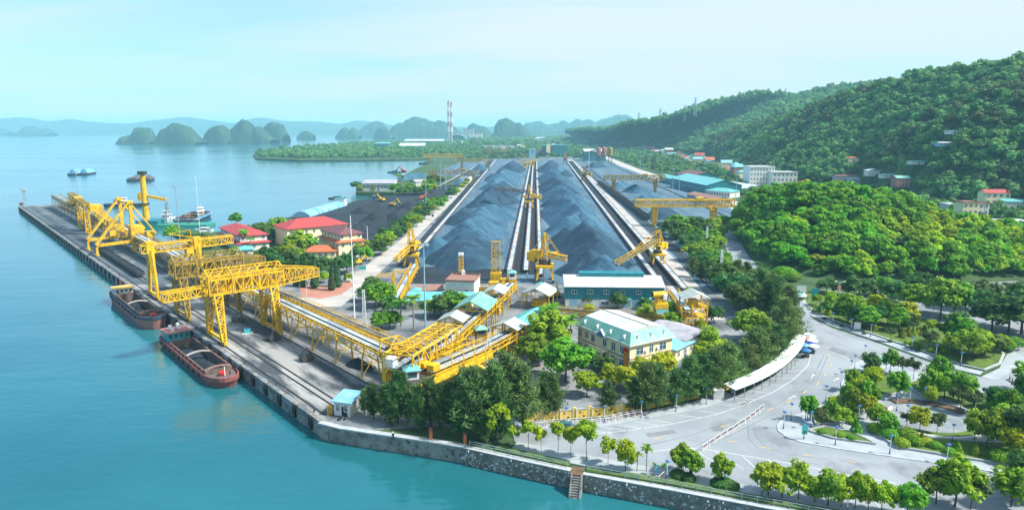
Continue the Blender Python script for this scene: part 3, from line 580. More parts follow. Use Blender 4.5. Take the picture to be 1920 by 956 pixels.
for i in range(3):
    broad(f'bright{i}', 'leaf_bright', 6.4, 2.8, 2.65, 50, 62, .42, .12, .85, 10+i)
    broad(f'mid{i}', 'leaf_mid', 8, 3.8, 3.4, 58, 58, .5, .18, 1.05, 20+i)
    broad(f'dark{i}', 'leaf_dark', 7.5, 3.7, 3.2, 56, 54, .5, .18, 1.1, 30+i)
    broad(f'olive{i}', 'leaf_olive', 6.5, 2.7, 1.9, 30, 44, .42, .12, .8, 40+i)
    broad(f'young{i}', 'leaf_bright', 5.6, 1.9, 1.5, 15, 80, .36, .07, .66, 50+i, clear=.42)
    cas(f'cas{i}', 'leaf_casuarina', 12, 3.5, 60+i, 190)
    cas(f'casdark{i}', 'leaf_casdark', 12, 3.5, 70+i, 190)
    palm(f'palm{i}', 'leaf_mid', 8, 16, 2.7, 80+i)
conem('cypress0', 'leaf_cypress', 10, 1.25, 2200, .42, 1, .75); conem('cypress1', 'leaf_cypress', 10, 1.1, 2000, .42, 2, .7); conem('cypress2', 'leaf_cypress', 10, 1.35, 2200, .42, 3, .8)
for i in range(3):
    conem(f'ball{i}', 'leaf_bright', 1.6, .95, 700, .22, 4+i, ball=True); conem(f'cone{i}', 'leaf_gold', 1.8, .75, 600, .22, 8+i, .8); conem(f'conegreen{i}', 'leaf_mid', 2.0, .8, 600, .22, 12+i, .8)
    conem(f'darkball{i}', 'leaf_dark', 1.2, 1.0, 600, .22, 15+i, ball=True)
    conem(f'greenball{i}', 'leaf_mid', 2.6, 1.7, 1100, .28, 18+i, ball=True)
TR = random.Random(5)
def tree(kind, p, h, name, label, cat='tree', group=None, fat=1.0):
    key = f'{kind}{TR.randrange(3)}'; cr, tk, h0 = TREES[key]; s = h/h0*TR.uniform(.86, 1.16)
    o = thing(name, label, cat, p, TR.random()*6.28, group); f = s*fat*(.93+.14*TR.random()); o.scale = (f*(.88+.26*TR.random()), f*(.88+.26*TR.random()), s*(.9+.2*TR.random()))
    o.rotation_euler = (TR.uniform(-.06, .06), TR.uniform(-.06, .06), o.rotation_euler[2]); put('crown', cr, o); put('trunk', tk, o); return o
KIND = {'bright': 'bright yellow-green rounded tree', 'mid': 'green leafy tree', 'dark': 'dark green leafy tree', 'olive': 'sparse grey-green tree', 'young': 'slim young lime-green tree', 'cas': 'feathery grey-green casuarina', 'casdark': 'dark feathery casuarina', 'palm': 'palm with arching fronds', 'cypress': 'narrow dark cypress', 'ball': 'clipped lime-green ball shrub', 'cone': 'small golden cone shrub', 'conegreen': 'small green cone shrub', 'darkball': 'low dark round shrub', 'greenball': 'rounded green bush'}
NAME = {'cas': 'casuarina_tree', 'casdark': 'casuarina_tree', 'palm': 'palm_tree', 'cypress': 'cypress_tree', 'ball': 'shrub', 'cone': 'shrub', 'conegreen': 'shrub', 'darkball': 'shrub', 'greenball': 'bush'}
def row(where, group, items, z=0.0, fat=1.0, zf=None):
    """items (kind, px, py, height); labels count each kind from the left"""
    items = sorted(items, key=lambda t_: t_[1]); tot = {}; cnt = {}
    for t_ in items: tot[t_[0]] = tot.get(t_[0], 0)+1
    for k, x, y, h in items:
        i = cnt.get(k, 0); cnt[k] = i+1
        lab = KIND[k]+(f', {ordn(i)} from left' if tot[k] > 1 else '')+' '+where
        nm = NAME.get(k, 'tree'); p = at(x, y, z)
        if zf: p.z = zf(p)
        tree(k, p, h, nm, lab, 'shrub' if nm in ('shrub', 'bush') else 'tree', group, fat)
row('in the thicket beside the white hut on the quay', 'casuarinas at the quay corner', [('cas', 684, 778, 6), ('casdark', 702, 786, 7), ('cas', 722, 788, 8.5), ('casdark', 746, 794, 9), ('cas', 765, 792, 8.5), ('cas', 788, 799, 10), ('casdark', 808, 800, 9), ('cas', 828, 806, 10.5), ('casdark', 850, 810, 10), ('cas', 872, 812, 11), ('casdark', 893, 820, 12), ('cas', 908, 806, 14), ('cas', 930, 818, 13), ('casdark', 940, 822, 10), ('cas', 952, 804, 15), ('cas', 980, 803, 14), ('casdark', 912, 832, 6), ('casdark', 735, 800, 6), ('casdark', 860, 822, 7), ('casdark', 790, 808, 6.5)], fat=1.15)
row('standing against the yellow boundary wall', 'trees along the yellow wall', [('casdark', 1022, 785, 9), ('casdark', 1033, 783, 8), ('casdark', 1141, 775, 7.5), ('casdark', 1190, 773, 8.5), ('cas', 1210, 772, 9.5), ('cas', 1232, 768, 10), ('casdark', 1262, 764, 9), ('cas', 1288, 756, 11), ('casdark', 1312, 752, 10), ('cas', 1336, 742, 10), ('cas', 1358, 730, 11), ('casdark', 1380, 722, 10)], fat=1.25)
row('behind the curved walkway roof', 'casuarinas behind the walkway roof', [('cas', 1398, 712, 10), ('cas', 1422, 700, 11), ('casdark', 1436, 690, 10), ('cas', 1456, 676, 12), ('cas', 1470, 656, 12), ('cas', 1484, 640, 12), ('casdark', 1462, 634, 11), ('cas', 1478, 612, 12)], fat=1.3)
row('beside the cream office', 'trees around the cream office', [('bright', 1100, 742, 6.2), ('bright', 1143, 728, 5.6), ('mid', 1060, 716, 10), ('mid', 1030, 668, 12), ('mid', 1075, 690, 6), ('bright', 1176, 738, 6.4), ('bright', 1206, 730, 7.6), ('bright', 1246, 718, 8), ('bright', 1302, 716, 7.6), ('bright', 1332, 700, 8.4), ('bright', 1352, 682, 8), ('bright', 1330, 660, 7), ('bright', 1210, 608, 5.6), ('mid', 1260, 622, 6.4), ('mid', 1256, 600, 6), ('bright', 1312, 620, 4.4), ('palm', 1046, 668, 9), ('palm', 1030, 640, 10), ('palm', 1070, 660, 8), ('palm', 1010, 655, 8), ('mid', 1000, 690, 8), ('dark', 1115, 690, 4), ('dark', 1135, 700, 4), ('bright', 1104, 596, 4.5)], fat=1.1)
row('on the grass strip of the sea promenade', 'young trees along the sea promenade', [('young', 935, 834, 7), ('young', 963, 838, 5), ('young', 990, 842, 5.6), ('young', 1015, 848, 5), ('young', 1046, 852, 6.2), ('young', 1070, 857, 5.8), ('young', 1100, 864, 7), ('young', 1140, 870, 5), ('bright', 1172, 884, 6.2), ('mid', 1278, 886, 6), ('mid', 1292, 894, 5.6), ('mid', 1352, 906, 6), ('palm', 1194, 884, 3.6), ('palm', 1212, 884, 4), ('palm', 1226, 892, 2), ('palm', 1245, 893, 2.2), ('bright', 1440, 929, 5.6), ('mid', 1466, 934, 6), ('bright', 1497, 936, 5.6), ('mid', 1527, 942, 5.6), ('mid', 1552, 948, 6.2), ('bright', 1577, 950, 5.2), ('bright', 1602, 954, 6), ('bright', 1628, 958, 5.6), ('bright', 1652, 962, 5.6), ('mid', 1700, 968, 5.4), ('palm', 1428, 934, 2.4)], fat=.9)
row('at the base of the promenade trees', 'hedge clumps on the promenade', [('darkball', 1272, 896, 1.3), ('darkball', 1290, 900, 1.2), ('darkball', 1353, 912, 1.3), ('darkball', 1371, 915, 1.2)], fat=1.5)
row('in the bottom right corner', 'trees in the bottom right corner', [('mid', 1755, 945, 7), ('mid', 1790, 950, 7), ('olive', 1820, 955, 6), ('mid', 1895, 950, 8), ('dark', 1930, 930, 8)])
row('in the park around the round plaza', 'park trees', [('mid', 1513, 788, 5), ('olive', 1540, 800, 5), ('mid', 1556, 790, 5), ('bright', 1579, 800, 4.5), ('mid', 1600, 780, 7), ('bright', 1625, 786, 4.5), ('bright', 1560, 772, 4), ('mid', 1590, 760, 5.4), ('bright', 1610, 752, 6), ('mid', 1622, 775, 6.5), ('bright', 1628, 730, 6), ('mid', 1600, 735, 6), ('dark', 1630, 700, 6), ('mid', 1668, 700, 6.4), ('olive', 1690, 706, 5), ('olive', 1712, 712, 5), ('mid', 1680, 746, 6.2), ('bright', 1640, 724, 5), ('mid', 1744, 748, 7.4), ('mid', 1770, 752, 8), ('mid', 1796, 756, 7), ('mid', 1760, 735, 7), ('bright', 1742, 758, 4.4), ('olive', 1800, 774, 5.6), ('olive', 1824, 778, 6), ('bright', 1724, 815, 5.8), ('olive', 1700, 802, 3.8), ('olive', 1756, 816, 4.2), ('bright', 1826, 830, 6.5), ('mid', 1848, 842, 8), ('dark', 1858, 770, 6.5), ('mid', 1880, 790, 7), ('mid', 1905, 800, 9), ('mid', 1880, 838, 9.5), ('dark', 1910, 850, 10), ('bright', 1895, 862, 6), ('mid', 1925, 830, 10), ('mid', 1665, 815, 4.6), ('mid', 1645, 800, 4.2), ('dark', 1925, 770, 7)], fat=.84)
row('in the park beds', 'park shrubs', [('conegreen', 1605, 812, 2.4), ('conegreen', 1602, 796, 2.4), ('cone', 1727, 828, 1.6), ('conegreen', 1795, 852, 2.6), ('conegreen', 1828, 856, 2.6), ('cone', 1826, 848, 2), ('conegreen', 1855, 860, 2.2), ('greenball', 1700, 826, 2.2), ('greenball', 1716, 836, 2), ('greenball', 1668, 822, 2.4), ('greenball', 1752, 842, 1.8), ('greenball', 1780, 854, 1.6), ('greenball', 1690, 838, 1.6), ('greenball', 1575, 822, 1.2), ('greenball', 1540, 815, 1.1), ('greenball', 1595, 826, 1.2), ('greenball', 1640, 812, 2.4), ('ball', 1655, 818, 1.6), ('ball', 1737, 836, 1.4), ('greenball', 1880, 868, 2.2)], fat=1.2)
row('in the long bed above the upper road', 'trees in the long roadside bed', [('mid', 1548, 588, 5), ('bright', 1556, 578, 5.4), ('mid', 1572, 600, 5.4), ('mid', 1590, 602, 8), ('dark', 1604, 608, 7.5), ('bright', 1600, 590, 7), ('mid', 1626, 616, 8), ('dark', 1644, 612, 7.5), ('bright', 1638, 600, 7.4), ('mid', 1664, 606, 7), ('mid', 1684, 620, 7.5), ('bright', 1700, 612, 7.4), ('dark', 1706, 622, 6.5), ('olive', 1669, 640, 4), ('bright', 1748, 624, 5), ('olive', 1740, 656, 5.6), ('mid', 1800, 656, 8), ('dark', 1788, 650, 9), ('mid', 1814, 676, 8.5), ('mid', 1830, 670, 8.4), ('dark', 1846, 664, 8), ('olive', 1862, 668, 6), ('bright', 1530, 572, 4), ('bright', 1876, 660, 4.6), ('mid', 1780, 662, 6)], z=.3)
row('on the lawn of the long roadside bed', 'shrubs in the long roadside bed', [('cone', 1692, 632, 2), ('cone', 1702, 629, 2.2), ('conegreen', 1712, 628, 2.2), ('cone', 1719, 626, 2.1), ('cone', 1725, 624, 2.2), ('conegreen', 1732, 622, 2), ('cone', 1638, 619, 2), ('cone', 1600, 610, 1.8), ('greenball', 1885, 655, 3.4), ('greenball', 1900, 652, 3.6), ('ball', 1700, 645, 1), ('ball', 1760, 655, 1.2), ('ball', 1745, 660, 1.2), ('greenball', 1715, 652, 1.6), ('ball', 1772, 662, 1.3), ('greenball', 1538, 583, 1.6), ('ball', 1552, 590, 1.4)], z=.3, fat=1.2)
row('on the far pavement beside the kerb', 'round planters on the far pavement', [('darkball', x, y, .8) for x, y in ((1525, 585), (1546, 599), (1578, 612), (1621, 626), (1669, 641), (1721, 659), (1778, 679))], z=.16)
row('shading the side car park', 'big trees in the side car park', [('dark', 1675, 570, 8), ('mid', 1710, 585, 9), ('mid', 1762, 600, 12), ('mid', 1788, 596, 11), ('olive', 1810, 580, 12), ('olive', 1842, 582, 11), ('dark', 1890, 630, 12), ('dark', 1860, 620, 11), ('dark', 1915, 626, 12), ('olive', 1900, 575, 10), ('dark', 1720, 560, 10), ('mid', 1650, 556, 7), ('olive', 1770, 565, 9), ('mid', 1935, 740, 7), ('dark', 1580, 556, 7), ('dark', 1610, 562, 8), ('dark', 1550, 550, 6), ('greenball', 1470, 524, 5), ('greenball', 1484, 527, 4.4)], fat=1.2)
row('beside the palms and white workshop', 'trees by the white workshop', [('dark', 690, 565, 7), ('mid', 706, 580, 8), ('mid', 722, 572, 7.5), ('dark', 735, 588, 6), ('mid', 715, 618, 5.5), ('mid', 730, 615, 5.5), ('palm', 752, 612, 8), ('palm', 776, 618, 9), ('mid', 806, 594, 6.6), ('dark', 826, 596, 7), ('mid', 846, 592, 6.6), ('dark', 862, 592, 6), ('cypress', 852, 575, 5), ('dark', 700, 548, 6)], fat=1.15)
row('beside the teal warehouse', 'trees by the teal warehouse', [('dark', 1100, 574, 5), ('dark', 1158, 578, 4.6), ('dark', 1208, 580, 4.8), ('dark', 1338, 606, 7), ('bright', 1290, 560, 4)])
rg_ = random.Random(2); L_ = []
for i in range(26):
    f = i/25; x = 700+f**.8*190; y = 488-f**.8*146
    L_.append((rg_.choice(['mid', 'dark', 'mid', 'dark', 'bright']), x-8+rg_.uniform(-6, 6), y+rg_.uniform(-1, 3), rg_.uniform(5, 8)))
    if i < 18: L_.append((rg_.choice(['mid', 'dark']), x-24+rg_.uniform(-6, 6), y-2+rg_.uniform(-1, 3), rg_.uniform(5, 7)))
row('in the green belt left of the stockyard road', 'green belt along the shore road', L_, fat=1.2)
row('in front of the red-roofed offices', 'trees before the red-roofed offices', [('cypress', 532, 530, 7), ('cypress', 542, 530, 6), ('cypress', 556, 536, 8), ('cypress', 570, 538, 9.5), ('cypress', 590, 540, 10.5), ('cypress', 622, 544, 12), ('cypress', 634, 538, 11), ('cypress', 647, 525, 4), ('dark', 520, 510, 8), ('dark', 545, 508, 8), ('dark', 580, 515, 8), ('dark', 605, 520, 9), ('dark', 650, 512, 9), ('dark', 636, 512, 8), ('bright', 540, 498, 9), ('bright', 560, 496, 8.5), ('mid', 562, 480, 11), ('mid', 578, 478, 11), ('bright', 607, 530, 5), ('bright', 655, 528, 4), ('mid', 676, 480, 6), ('bright', 680, 472, 6), ('dark', 530, 495, 8), ('dark', 505, 500, 8)], fat=1.15)
row('on the shore beside the red-roofed house', 'shore trees by the red-roofed house', [('palm', 458, 470, 9), ('palm', 471, 472, 7), ('mid', 443, 424, 9), ('dark', 492, 455, 11), ('dark', 480, 450, 10), ('mid', 525, 450, 11), ('mid', 540, 445, 10), ('mid', 322, 452, 8), ('mid', 328, 446, 7.5), ('dark', 372, 458, 6), ('dark', 385, 462, 6), ('mid', 395, 466, 5), ('dark', 352, 452, 5), ('mid', 440, 480, 5), ('dark', 505, 455, 9)], fat=1.15)
row('by the long landing house on the water', 'trees at the landing house', [('bright', 676, 358, 6), ('bright', 700, 358, 5), ('bright', 712, 357, 5), ('dark', 668, 354, 8), ('palm', 746, 352, 12), ('palm', 755, 352, 11), ('mid', 742, 364, 9), ('dark', 755, 366, 9), ('mid', 770, 364, 9), ('dark', 784, 366, 9), ('mid', 798, 364, 10), ('bright', 810, 362, 9), ('dark', 812, 345, 12), ('mid', 822, 348, 10), ('mid', 806, 355, 10), ('bright', 735, 357, 5), ('mid', 775, 350, 8)], fat=1.4)
L_ = []
for x, y, h, k in ((1255, 448, 9, 'dark'), (1268, 440, 10, 'mid'), (1284, 450, 9, 'mid'), (1300, 438, 10, 'dark'), (1262, 432, 8, 'dark'), (1275, 462, 8, 'dark'), (1290, 470, 9, 'dark'), (1305, 458, 9, 'mid'), (1318, 446, 9, 'dark'), (1330, 436, 8, 'mid'), (1344, 430, 7, 'bright'), (1356, 428, 7, 'mid'), (1368, 424, 6, 'bright'), (1320, 468, 8, 'mid'), (1334, 458, 8, 'mid'), (1348, 446, 7, 'bright'), (1308, 490, 9, 'mid'), (1325, 484, 9, 'mid'), (1340, 478, 8, 'bright'), (1316, 506, 9, 'dark'), (1334, 500, 8, 'mid'), (1352, 500, 8, 'mid'), (1300, 520, 8, 'cas'), (1316, 526, 9, 'casdark'), (1332, 530, 10, 'cas'), (1350, 520, 9, 'mid'), (1362, 512, 5, 'mid'), (1374, 522, 5, 'mid'), (1346, 545, 10, 'cas'), (1362, 545, 10, 'dark'), (1380, 540, 10, 'cas'), (1398, 535, 10, 'casdark'), (1372, 570, 10, 'dark'), (1390, 565, 11, 'cas'), (1410, 556, 11, 'cas'), (1428, 556, 11, 'casdark'), (1386, 588, 9, 'dark'), (1404, 585, 11, 'cas'), (1424, 580, 12, 'cas'), (1444, 574, 11, 'cas'), (1458, 590, 12, 'cas'), (1438, 602, 12, 'casdark'), (1404, 640, 9, 'mid'), (1416, 640, 9, 'mid'), (1462, 560, 9, 'cas'), (1290, 430, 8, 'mid'), (1352, 464, 4, 'bright')):
    L_.append((k, x, y, h))
row('between the rail yard and the curving lane', 'green belt right of the rail yard', L_, fat=1.3)
# ---------------------------------------------------------------- quay wall, sea wall, fenders
qw = thing('quay_wall', 'long straight concrete quay wall with black fenders', 'wall', QB, QRZ)
mb = MB(); mb.b(-.02, 0, -4.6, .9, QL, .32); mb.build('coping', 'quay_side', qw)
MB().b(.1, 0, -4.6, .85, QL, .05).build('wall_face', 'quay_side', qw)
fm = MB().b(-.45, -.45, -2.6, -.03, .45, .22).b(-.62, -.7, -1.8, -.45, .7, -.4).mesh('fender', 'rubber')
cm = MB().b(-.2, -2.4, -.9, 1.0, 2.4, .42).mesh('coping_block', 'concrete')
for i in range(64):
    s = 4+i*8.2
    if s < QL-3: put('fender', fm, qw, (0, s, 0))
    if s < 260: put('coping_block', cm, qw, (.02, s+4.1, 0))
MB().b(-.25, QL-.1, -4.6, 34, QL+.6, .25).build('end_wall', 'quay_side', qw)
MB().b(33.6, 215, -4.6, 34.2, QL, .2).build('back_wall', 'quay_side', qw)
for n_, nm in ((2.6, 'waterside'), (18.6, 'landside'), (6.2, 'inner'), (8.0, 'middle')):
    t_ = thing('crane_rail', f'{nm} steel crane rail running along the quay', 'rail', Q(0, n_), QRZ)
    MB().b(-.1, 3, .03, .1, QL-4, .16).build('rail_head', 'dark_steel', t_); MB().b(-.28, 3, .03, .28, QL-4, .05).build('rail_bed', 'coal_dark', t_)
def wallthing(name, label, path, h0, h1, w, m, cap=None, capw=None, caph=.25):
    P = [(p.x, p.y) for p in path]; o = thing(name, label, 'wall', (0, 0, 0)); MB().strip(P, w, h0, h1).build('wall_face', m, o)
    if cap: MB().strip(P, capw or w+.3, h1+.005, h1+caph).build('coping', cap, o)
    return o
wallthing('quay_wall', 'pale-topped quay wall between the white hut and promenade', PX([(600, 793), (640, 803), (700, 812), (790, 825), (872, 838)]), -4.6, .05, 1.0, 'quay_side', 'kerb', 1.4, .3)
swp = PX([(872, 838), (980, 862), (1070, 881)]); swq = PX([(1094, 887), (1250, 915), (1480, 958), (1750, 1008)])
sw1 = wallthing('sea_wall', 'rough stone sea wall left of the landing steps', swp, -4.6, .05, 1.2, 'stone', 'kerb', 1.3, .14)
sw2 = wallthing('sea_wall', 'rough stone sea wall right of the landing steps', swq, -4.6, .05, 1.2, 'stone', 'kerb', 1.3, .14)
MB().box(tuple(at(1121, 873, -2.0)+Vector((0, -.0, .0))), (1.1, 1.6, 1.3), .1).build('drain_mouth', 'dark_hole', sw2)
# rubble stones picked out of the wall face
sr = random.Random(9); smesh = []
for k in range(4):
    m_ = MB(); n = 6
    prof = [(.05, -.28), (.3+.1*sr.random(), -.16), (.36, .05), (.22, .25), (.04, .3)]
    m_.lathe(prof, n=n); me = m_.mesh('stone', ['stone', 'kerb', 'stone', 'grey_wall'][k]); smesh.append(me)
for seg, par in ((swp, sw1), (swq, sw2)):
    Ps = resample(seg, 200); d = (Ps[-1]-Ps[0]).normalized(); nn = Vector((d.y, -d.x, 0))
    for k in range(260):
        p = sr.choice(Ps)+nn*.52; o = put('stone', sr.choice(smesh), par, (p.x+sr.uniform(-.3, .3)*d.x, p.y, sr.uniform(-3.2, -.2)), sr.random()*6, (sr.uniform(.7, 1.5), .5, sr.uniform(.6, 1.1)))
def railing(label, path, h=1.0, m='steel', z=.25, step=2.4):
    o = thing('railing', label, 'railing', path[0]); b0 = path[0]; P = [p-b0 for p in path]
    for k, zz_ in (('top_rail', h), ('mid_rail', h*.55)):
        m_ = MB()
        for a, b_ in zip(P, P[1:]): m_.bar(a+Vector((0, 0, z+zz_)), b_+Vector((0, 0, z+zz_)), .09)
        m_.build(k, m, o)
    pm_ = MB().b(-.06, -.06, 0, .06, .06, h+.05).mesh('post', m)
    for a, b_ in zip(P, P[1:]):
        n = max(1, int((b_-a).length/step))
        for i in range(n): put('post', pm_, o, a.lerp(b_, i/n)+Vector((0, 0, z)))
    return o
railing('steel railing on the sea wall left of the steps', PX([(880, 838), (980, 860), (1068, 878)]))
railing('steel railing on the sea wall right of the steps', PX([(1096, 884), (1250, 912), (1480, 955), (1700, 996)]))
st = thing('landing_steps', 'concrete landing steps going down through the sea wall', 'steps', at(1083, 884), -.22)
for i in range(9): MB().b(-.75, -1.6-.26*i, -4.6, .75, -1.34-.26*i, -.2-.36*i).build('step', 'quay_side', st)
for s in (-1, 1): MB().add([(s*.75, -1.2, .3), (s*1.05, -1.2, .3), (s*1.05, -3.8, -3.0), (s*.75, -3.8, -3.0), (s*.75, -1.2, -4.6), (s*1.05, -1.2, -4.6), (s*1.05, -3.8, -4.6), (s*.75, -3.8, -4.6)], [(0, 1, 2, 3), (0, 3, 7, 4), (1, 5, 6, 2), (3, 2, 6, 7), (0, 4, 5, 1)]).build('side_wall', 'quay_side', st)
MB().b(-1.2, -1.3, -.2, 1.2, 1.6, .12).build('landing', 'soil', st)
hp = PX([(930, 842), (1066, 872)]); hq = PX([(1100, 882), (1250, 905), (1420, 938), (1720, 992)])
struct('grass_strip', MB().strip([(p.x, p.y) for p in hp], 1.8, 0, .5), 'lawn', label='bright grass strip left of the steps'); struct('grass_strip', MB().strip([(p.x, p.y) for p in hq], 1.8, 0, .5), 'lawn', label='bright grass strip right of the steps')
# ---------------------------------------------------------------- quay gantry cranes
def wheels(mb, x, y, z=0, n=4, L_=3.2, ax='y'):
    for i in range(n):
        t_ = -L_/2+L_*(i+.5)/n
        c = (x, y+t_, z+.4) if ax == 'y' else (x+t_, y, z+.4)
        d = Vector((.3, 0, 0)) if ax == 'y' else Vector((0, .3, 0)); mb.tube(Vector(c)-d, Vector(c)+d, .38, n=10)
    if ax == 'y': mb.b(x-.4, y-L_/2, z+.45, x+.4, y+L_/2, z+1.15)
    else: mb.b(x-L_/2, y-.4, z+.45, x+L_/2, y+.4, z+1.15)
    return mb
def quay_gantry(label, s, n0, n1, H, style, m='yellow', ma=2.6, mb_=18.6):
    g = thing('gantry_crane', label, 'crane', Q(s, 0), QRZ, 'gantry cranes on the quay')
    for n_ in (ma, mb_):
        for sg in (-1, 1):
            MB().tower((n_, sg*6.2, 1.3), (n_, sg*3.2, H), 1.0, 2.2, 8, .30, .17).build('leg', m, g)
            wheels(MB(), n_, sg*6.2, .16).build('bogie', m, g)
        MB().bar((n_, -6.2, 1.4), (n_, 6.2, 1.4), .6, .8).build('sill_beam', m, g)
    mx_ = MB(); mx_.truss((ma-2.2, -2.5, H), (mb_+3.5, -2.5, H), 1.6, 4.2, 9, .32, .2); mx_.truss((ma-2.2, 2.5, H), (mb_+3.5, 2.5, H), 1.6, 4.2, 9, .32, .2)
    for x in np.linspace(ma-2.2, mb_+3.5, 6): mx_.bar((x, -2.5, H+4.2), (x, 2.5, H+4.2), .25); mx_.bar((x, -2.5, H), (x, 2.5, H), .25)
    mx_.build('main_girder', m, g)
    for x in (ma-2, ma+4.5, mb_-4, mb_+3.3):
        f = MB(); f.bar((x, -3.6, H-.2), (x, -3.4, H+5.2), .32); f.bar((x, 3.6, H-.2), (x, 3.4, H+5.2), .32); f.bar((x, -3.4, H+5.2), (x, 0, H+6.8), .28); f.bar((x, 3.4, H+5.2), (x, 0, H+6.8), .28); f.bar((x, -3.4, H+5.2), (x, 3.4, H+5.2), .2); f.build('portal_frame', m, g)
    u = MB()
    for y, z_ in ((-3.4, H+5.2), (3.4, H+5.2), (0, H+6.8)): u.bar((ma-2, y, z_), (mb_+3.3, y, z_), .24)
    for i in range(8):
        x0 = ma-2+(mb_-ma+5.3)*i/8; x1 = ma-2+(mb_-ma+5.3)*(i+1)/8; u.bar((x0, -3.4, H+5.2), (x1, 0, H+6.8), .16); u.bar((x1, 3.4, H+5.2), (x0, 0, H+6.8), .16); u.bar((x0, -3.5, H+.2), (x1, -3.4, H+5.2), .16); u.bar((x0, 3.5, H+.2), (x1, 3.4, H+5.2), .16)
    u.build('roof_truss', m, g)
    if n0 < ma-3:
        b_ = MB(); b_.truss((n0, 0, H-.3), (ma-2, 0, H-.1), 3.2, 2.3, 8, .28, .16); b_.build('boom', m, g)
        MB().rail([(n0, -1.6, H+2.0), (ma-2, -1.6, H+2.2)], .9).build('boom_railing', m, g)
    t_ = MB(); e = (mb_+3.5); n = 6
    for sg in (-1, 1):
        t_.bar((e, sg*2.6, H), (n1, sg*1.8, H+.8), .3); t_.bar((e, sg*3.3, H+5.0), (n1, sg*1.8, H+3.2), .28)
        for i in range(n):
            a = i/n; b2 = (i+1)/n; lo = lambda k: Vector((e+(n1-e)*k, sg*(2.6-.8*k), H+.8*k)); hi = lambda k: Vector((e+(n1-e)*k, sg*(3.3-1.5*k), H+5.0-1.8*k))
            t_.bar(lo(a), hi(b2), .18); t_.bar(lo(b2), hi(b2), .2); t_.bar(hi(a), lo(b2), .14)
    for i in range(n+1):
        k = i/n; x = e+(n1-e)*k; t_.bar((x, -(2.6-.8*k), H+.8*k), (x, 2.6-.8*k, H+.8*k), .16); t_.bar((x, -(3.3-1.5*k), H+5-1.8*k), (x, 3.3-1.5*k, H+5-1.8*k), .16)
    t_.build('tail_truss', m, g)
    c = MB(); c.b(ma+8.2, -2.2, H+.6, ma+11.6, 2.2, H+3.6); c.build('machine_house', m, g)
    c = MB(); c.b(mb_-1.5, -3.2, H-2.2, mb_+.6, -1.2, H-.1); k_ = c.build('operator_cab', 'white_paint', g); MB().b(mb_-1.3, -3.23, H-1.4, mb_+.4, -3.2, H-.5).build('cab_window', 'glass', k_)
    MB().rail([(ma-2, -2.4, H+4.25), (mb_+3.4, -2.4, H+4.25)], 1.0).build('walkway_railing', m, g)
    return g
quay_gantry('bright yellow lattice gantry crane nearest the camera, long boom over the water', 72, -11, 34, 14.2, 0)
quay_gantry('weathered ochre lattice gantry crane between the other two quay gantries', 105, 0, 30, 13.6, 1, 'yellow_old')
g = thing('portal_crane', 'slim box-legged yellow portal crane behind the lattice gantries', 'crane', Q(140, 0), QRZ, 'gantry cranes on the quay')
for n_ in (2.6, 18.6):
    for sg in (-1, 1):
        l_ = MB(); l_.tube((n_, sg*5.2, 1.2), (n_, sg*1.0, 17.2), .55, 1.05, 4); l_.build('leg', 'yellow', g); wheels(MB(), n_, sg*5.2, .16).build('bogie', 'yellow', g)
    MB().bar((n_, -5.2, 1.4), (n_, 5.2, 1.4), .6, .7).build('sill_beam', 'yellow', g)
    MB().b(n_-1.3, -1.5, 16.2, n_+1.3, 1.5, 20.6).build('portal_head', 'yellow', g)
b_ = MB(); b_.truss((-.4, 0, 16.6), (31.5, 0, 17.0), 2.2, 2.7, 15, .30, .17); b_.build('girder', 'yellow', g)
MB().rail([(0, -1.2, 19.6), (31, -1.2, 19.9)], .8).build('walkway_railing', 'yellow', g)
MB().b(14.5, -1.6, 13.6, 17, 1.6, 16.5).build('machine_house', 'yellow', g); MB().bar((17, 1, 20.6), (9.5, 1, 22.4), .3).bar((17, 1, 20.6), (17, 1, 23.3), .25).bar((9.5, 1, 22.4), (17, 1, 23.3), .12).build('jib', 'yellow', g)
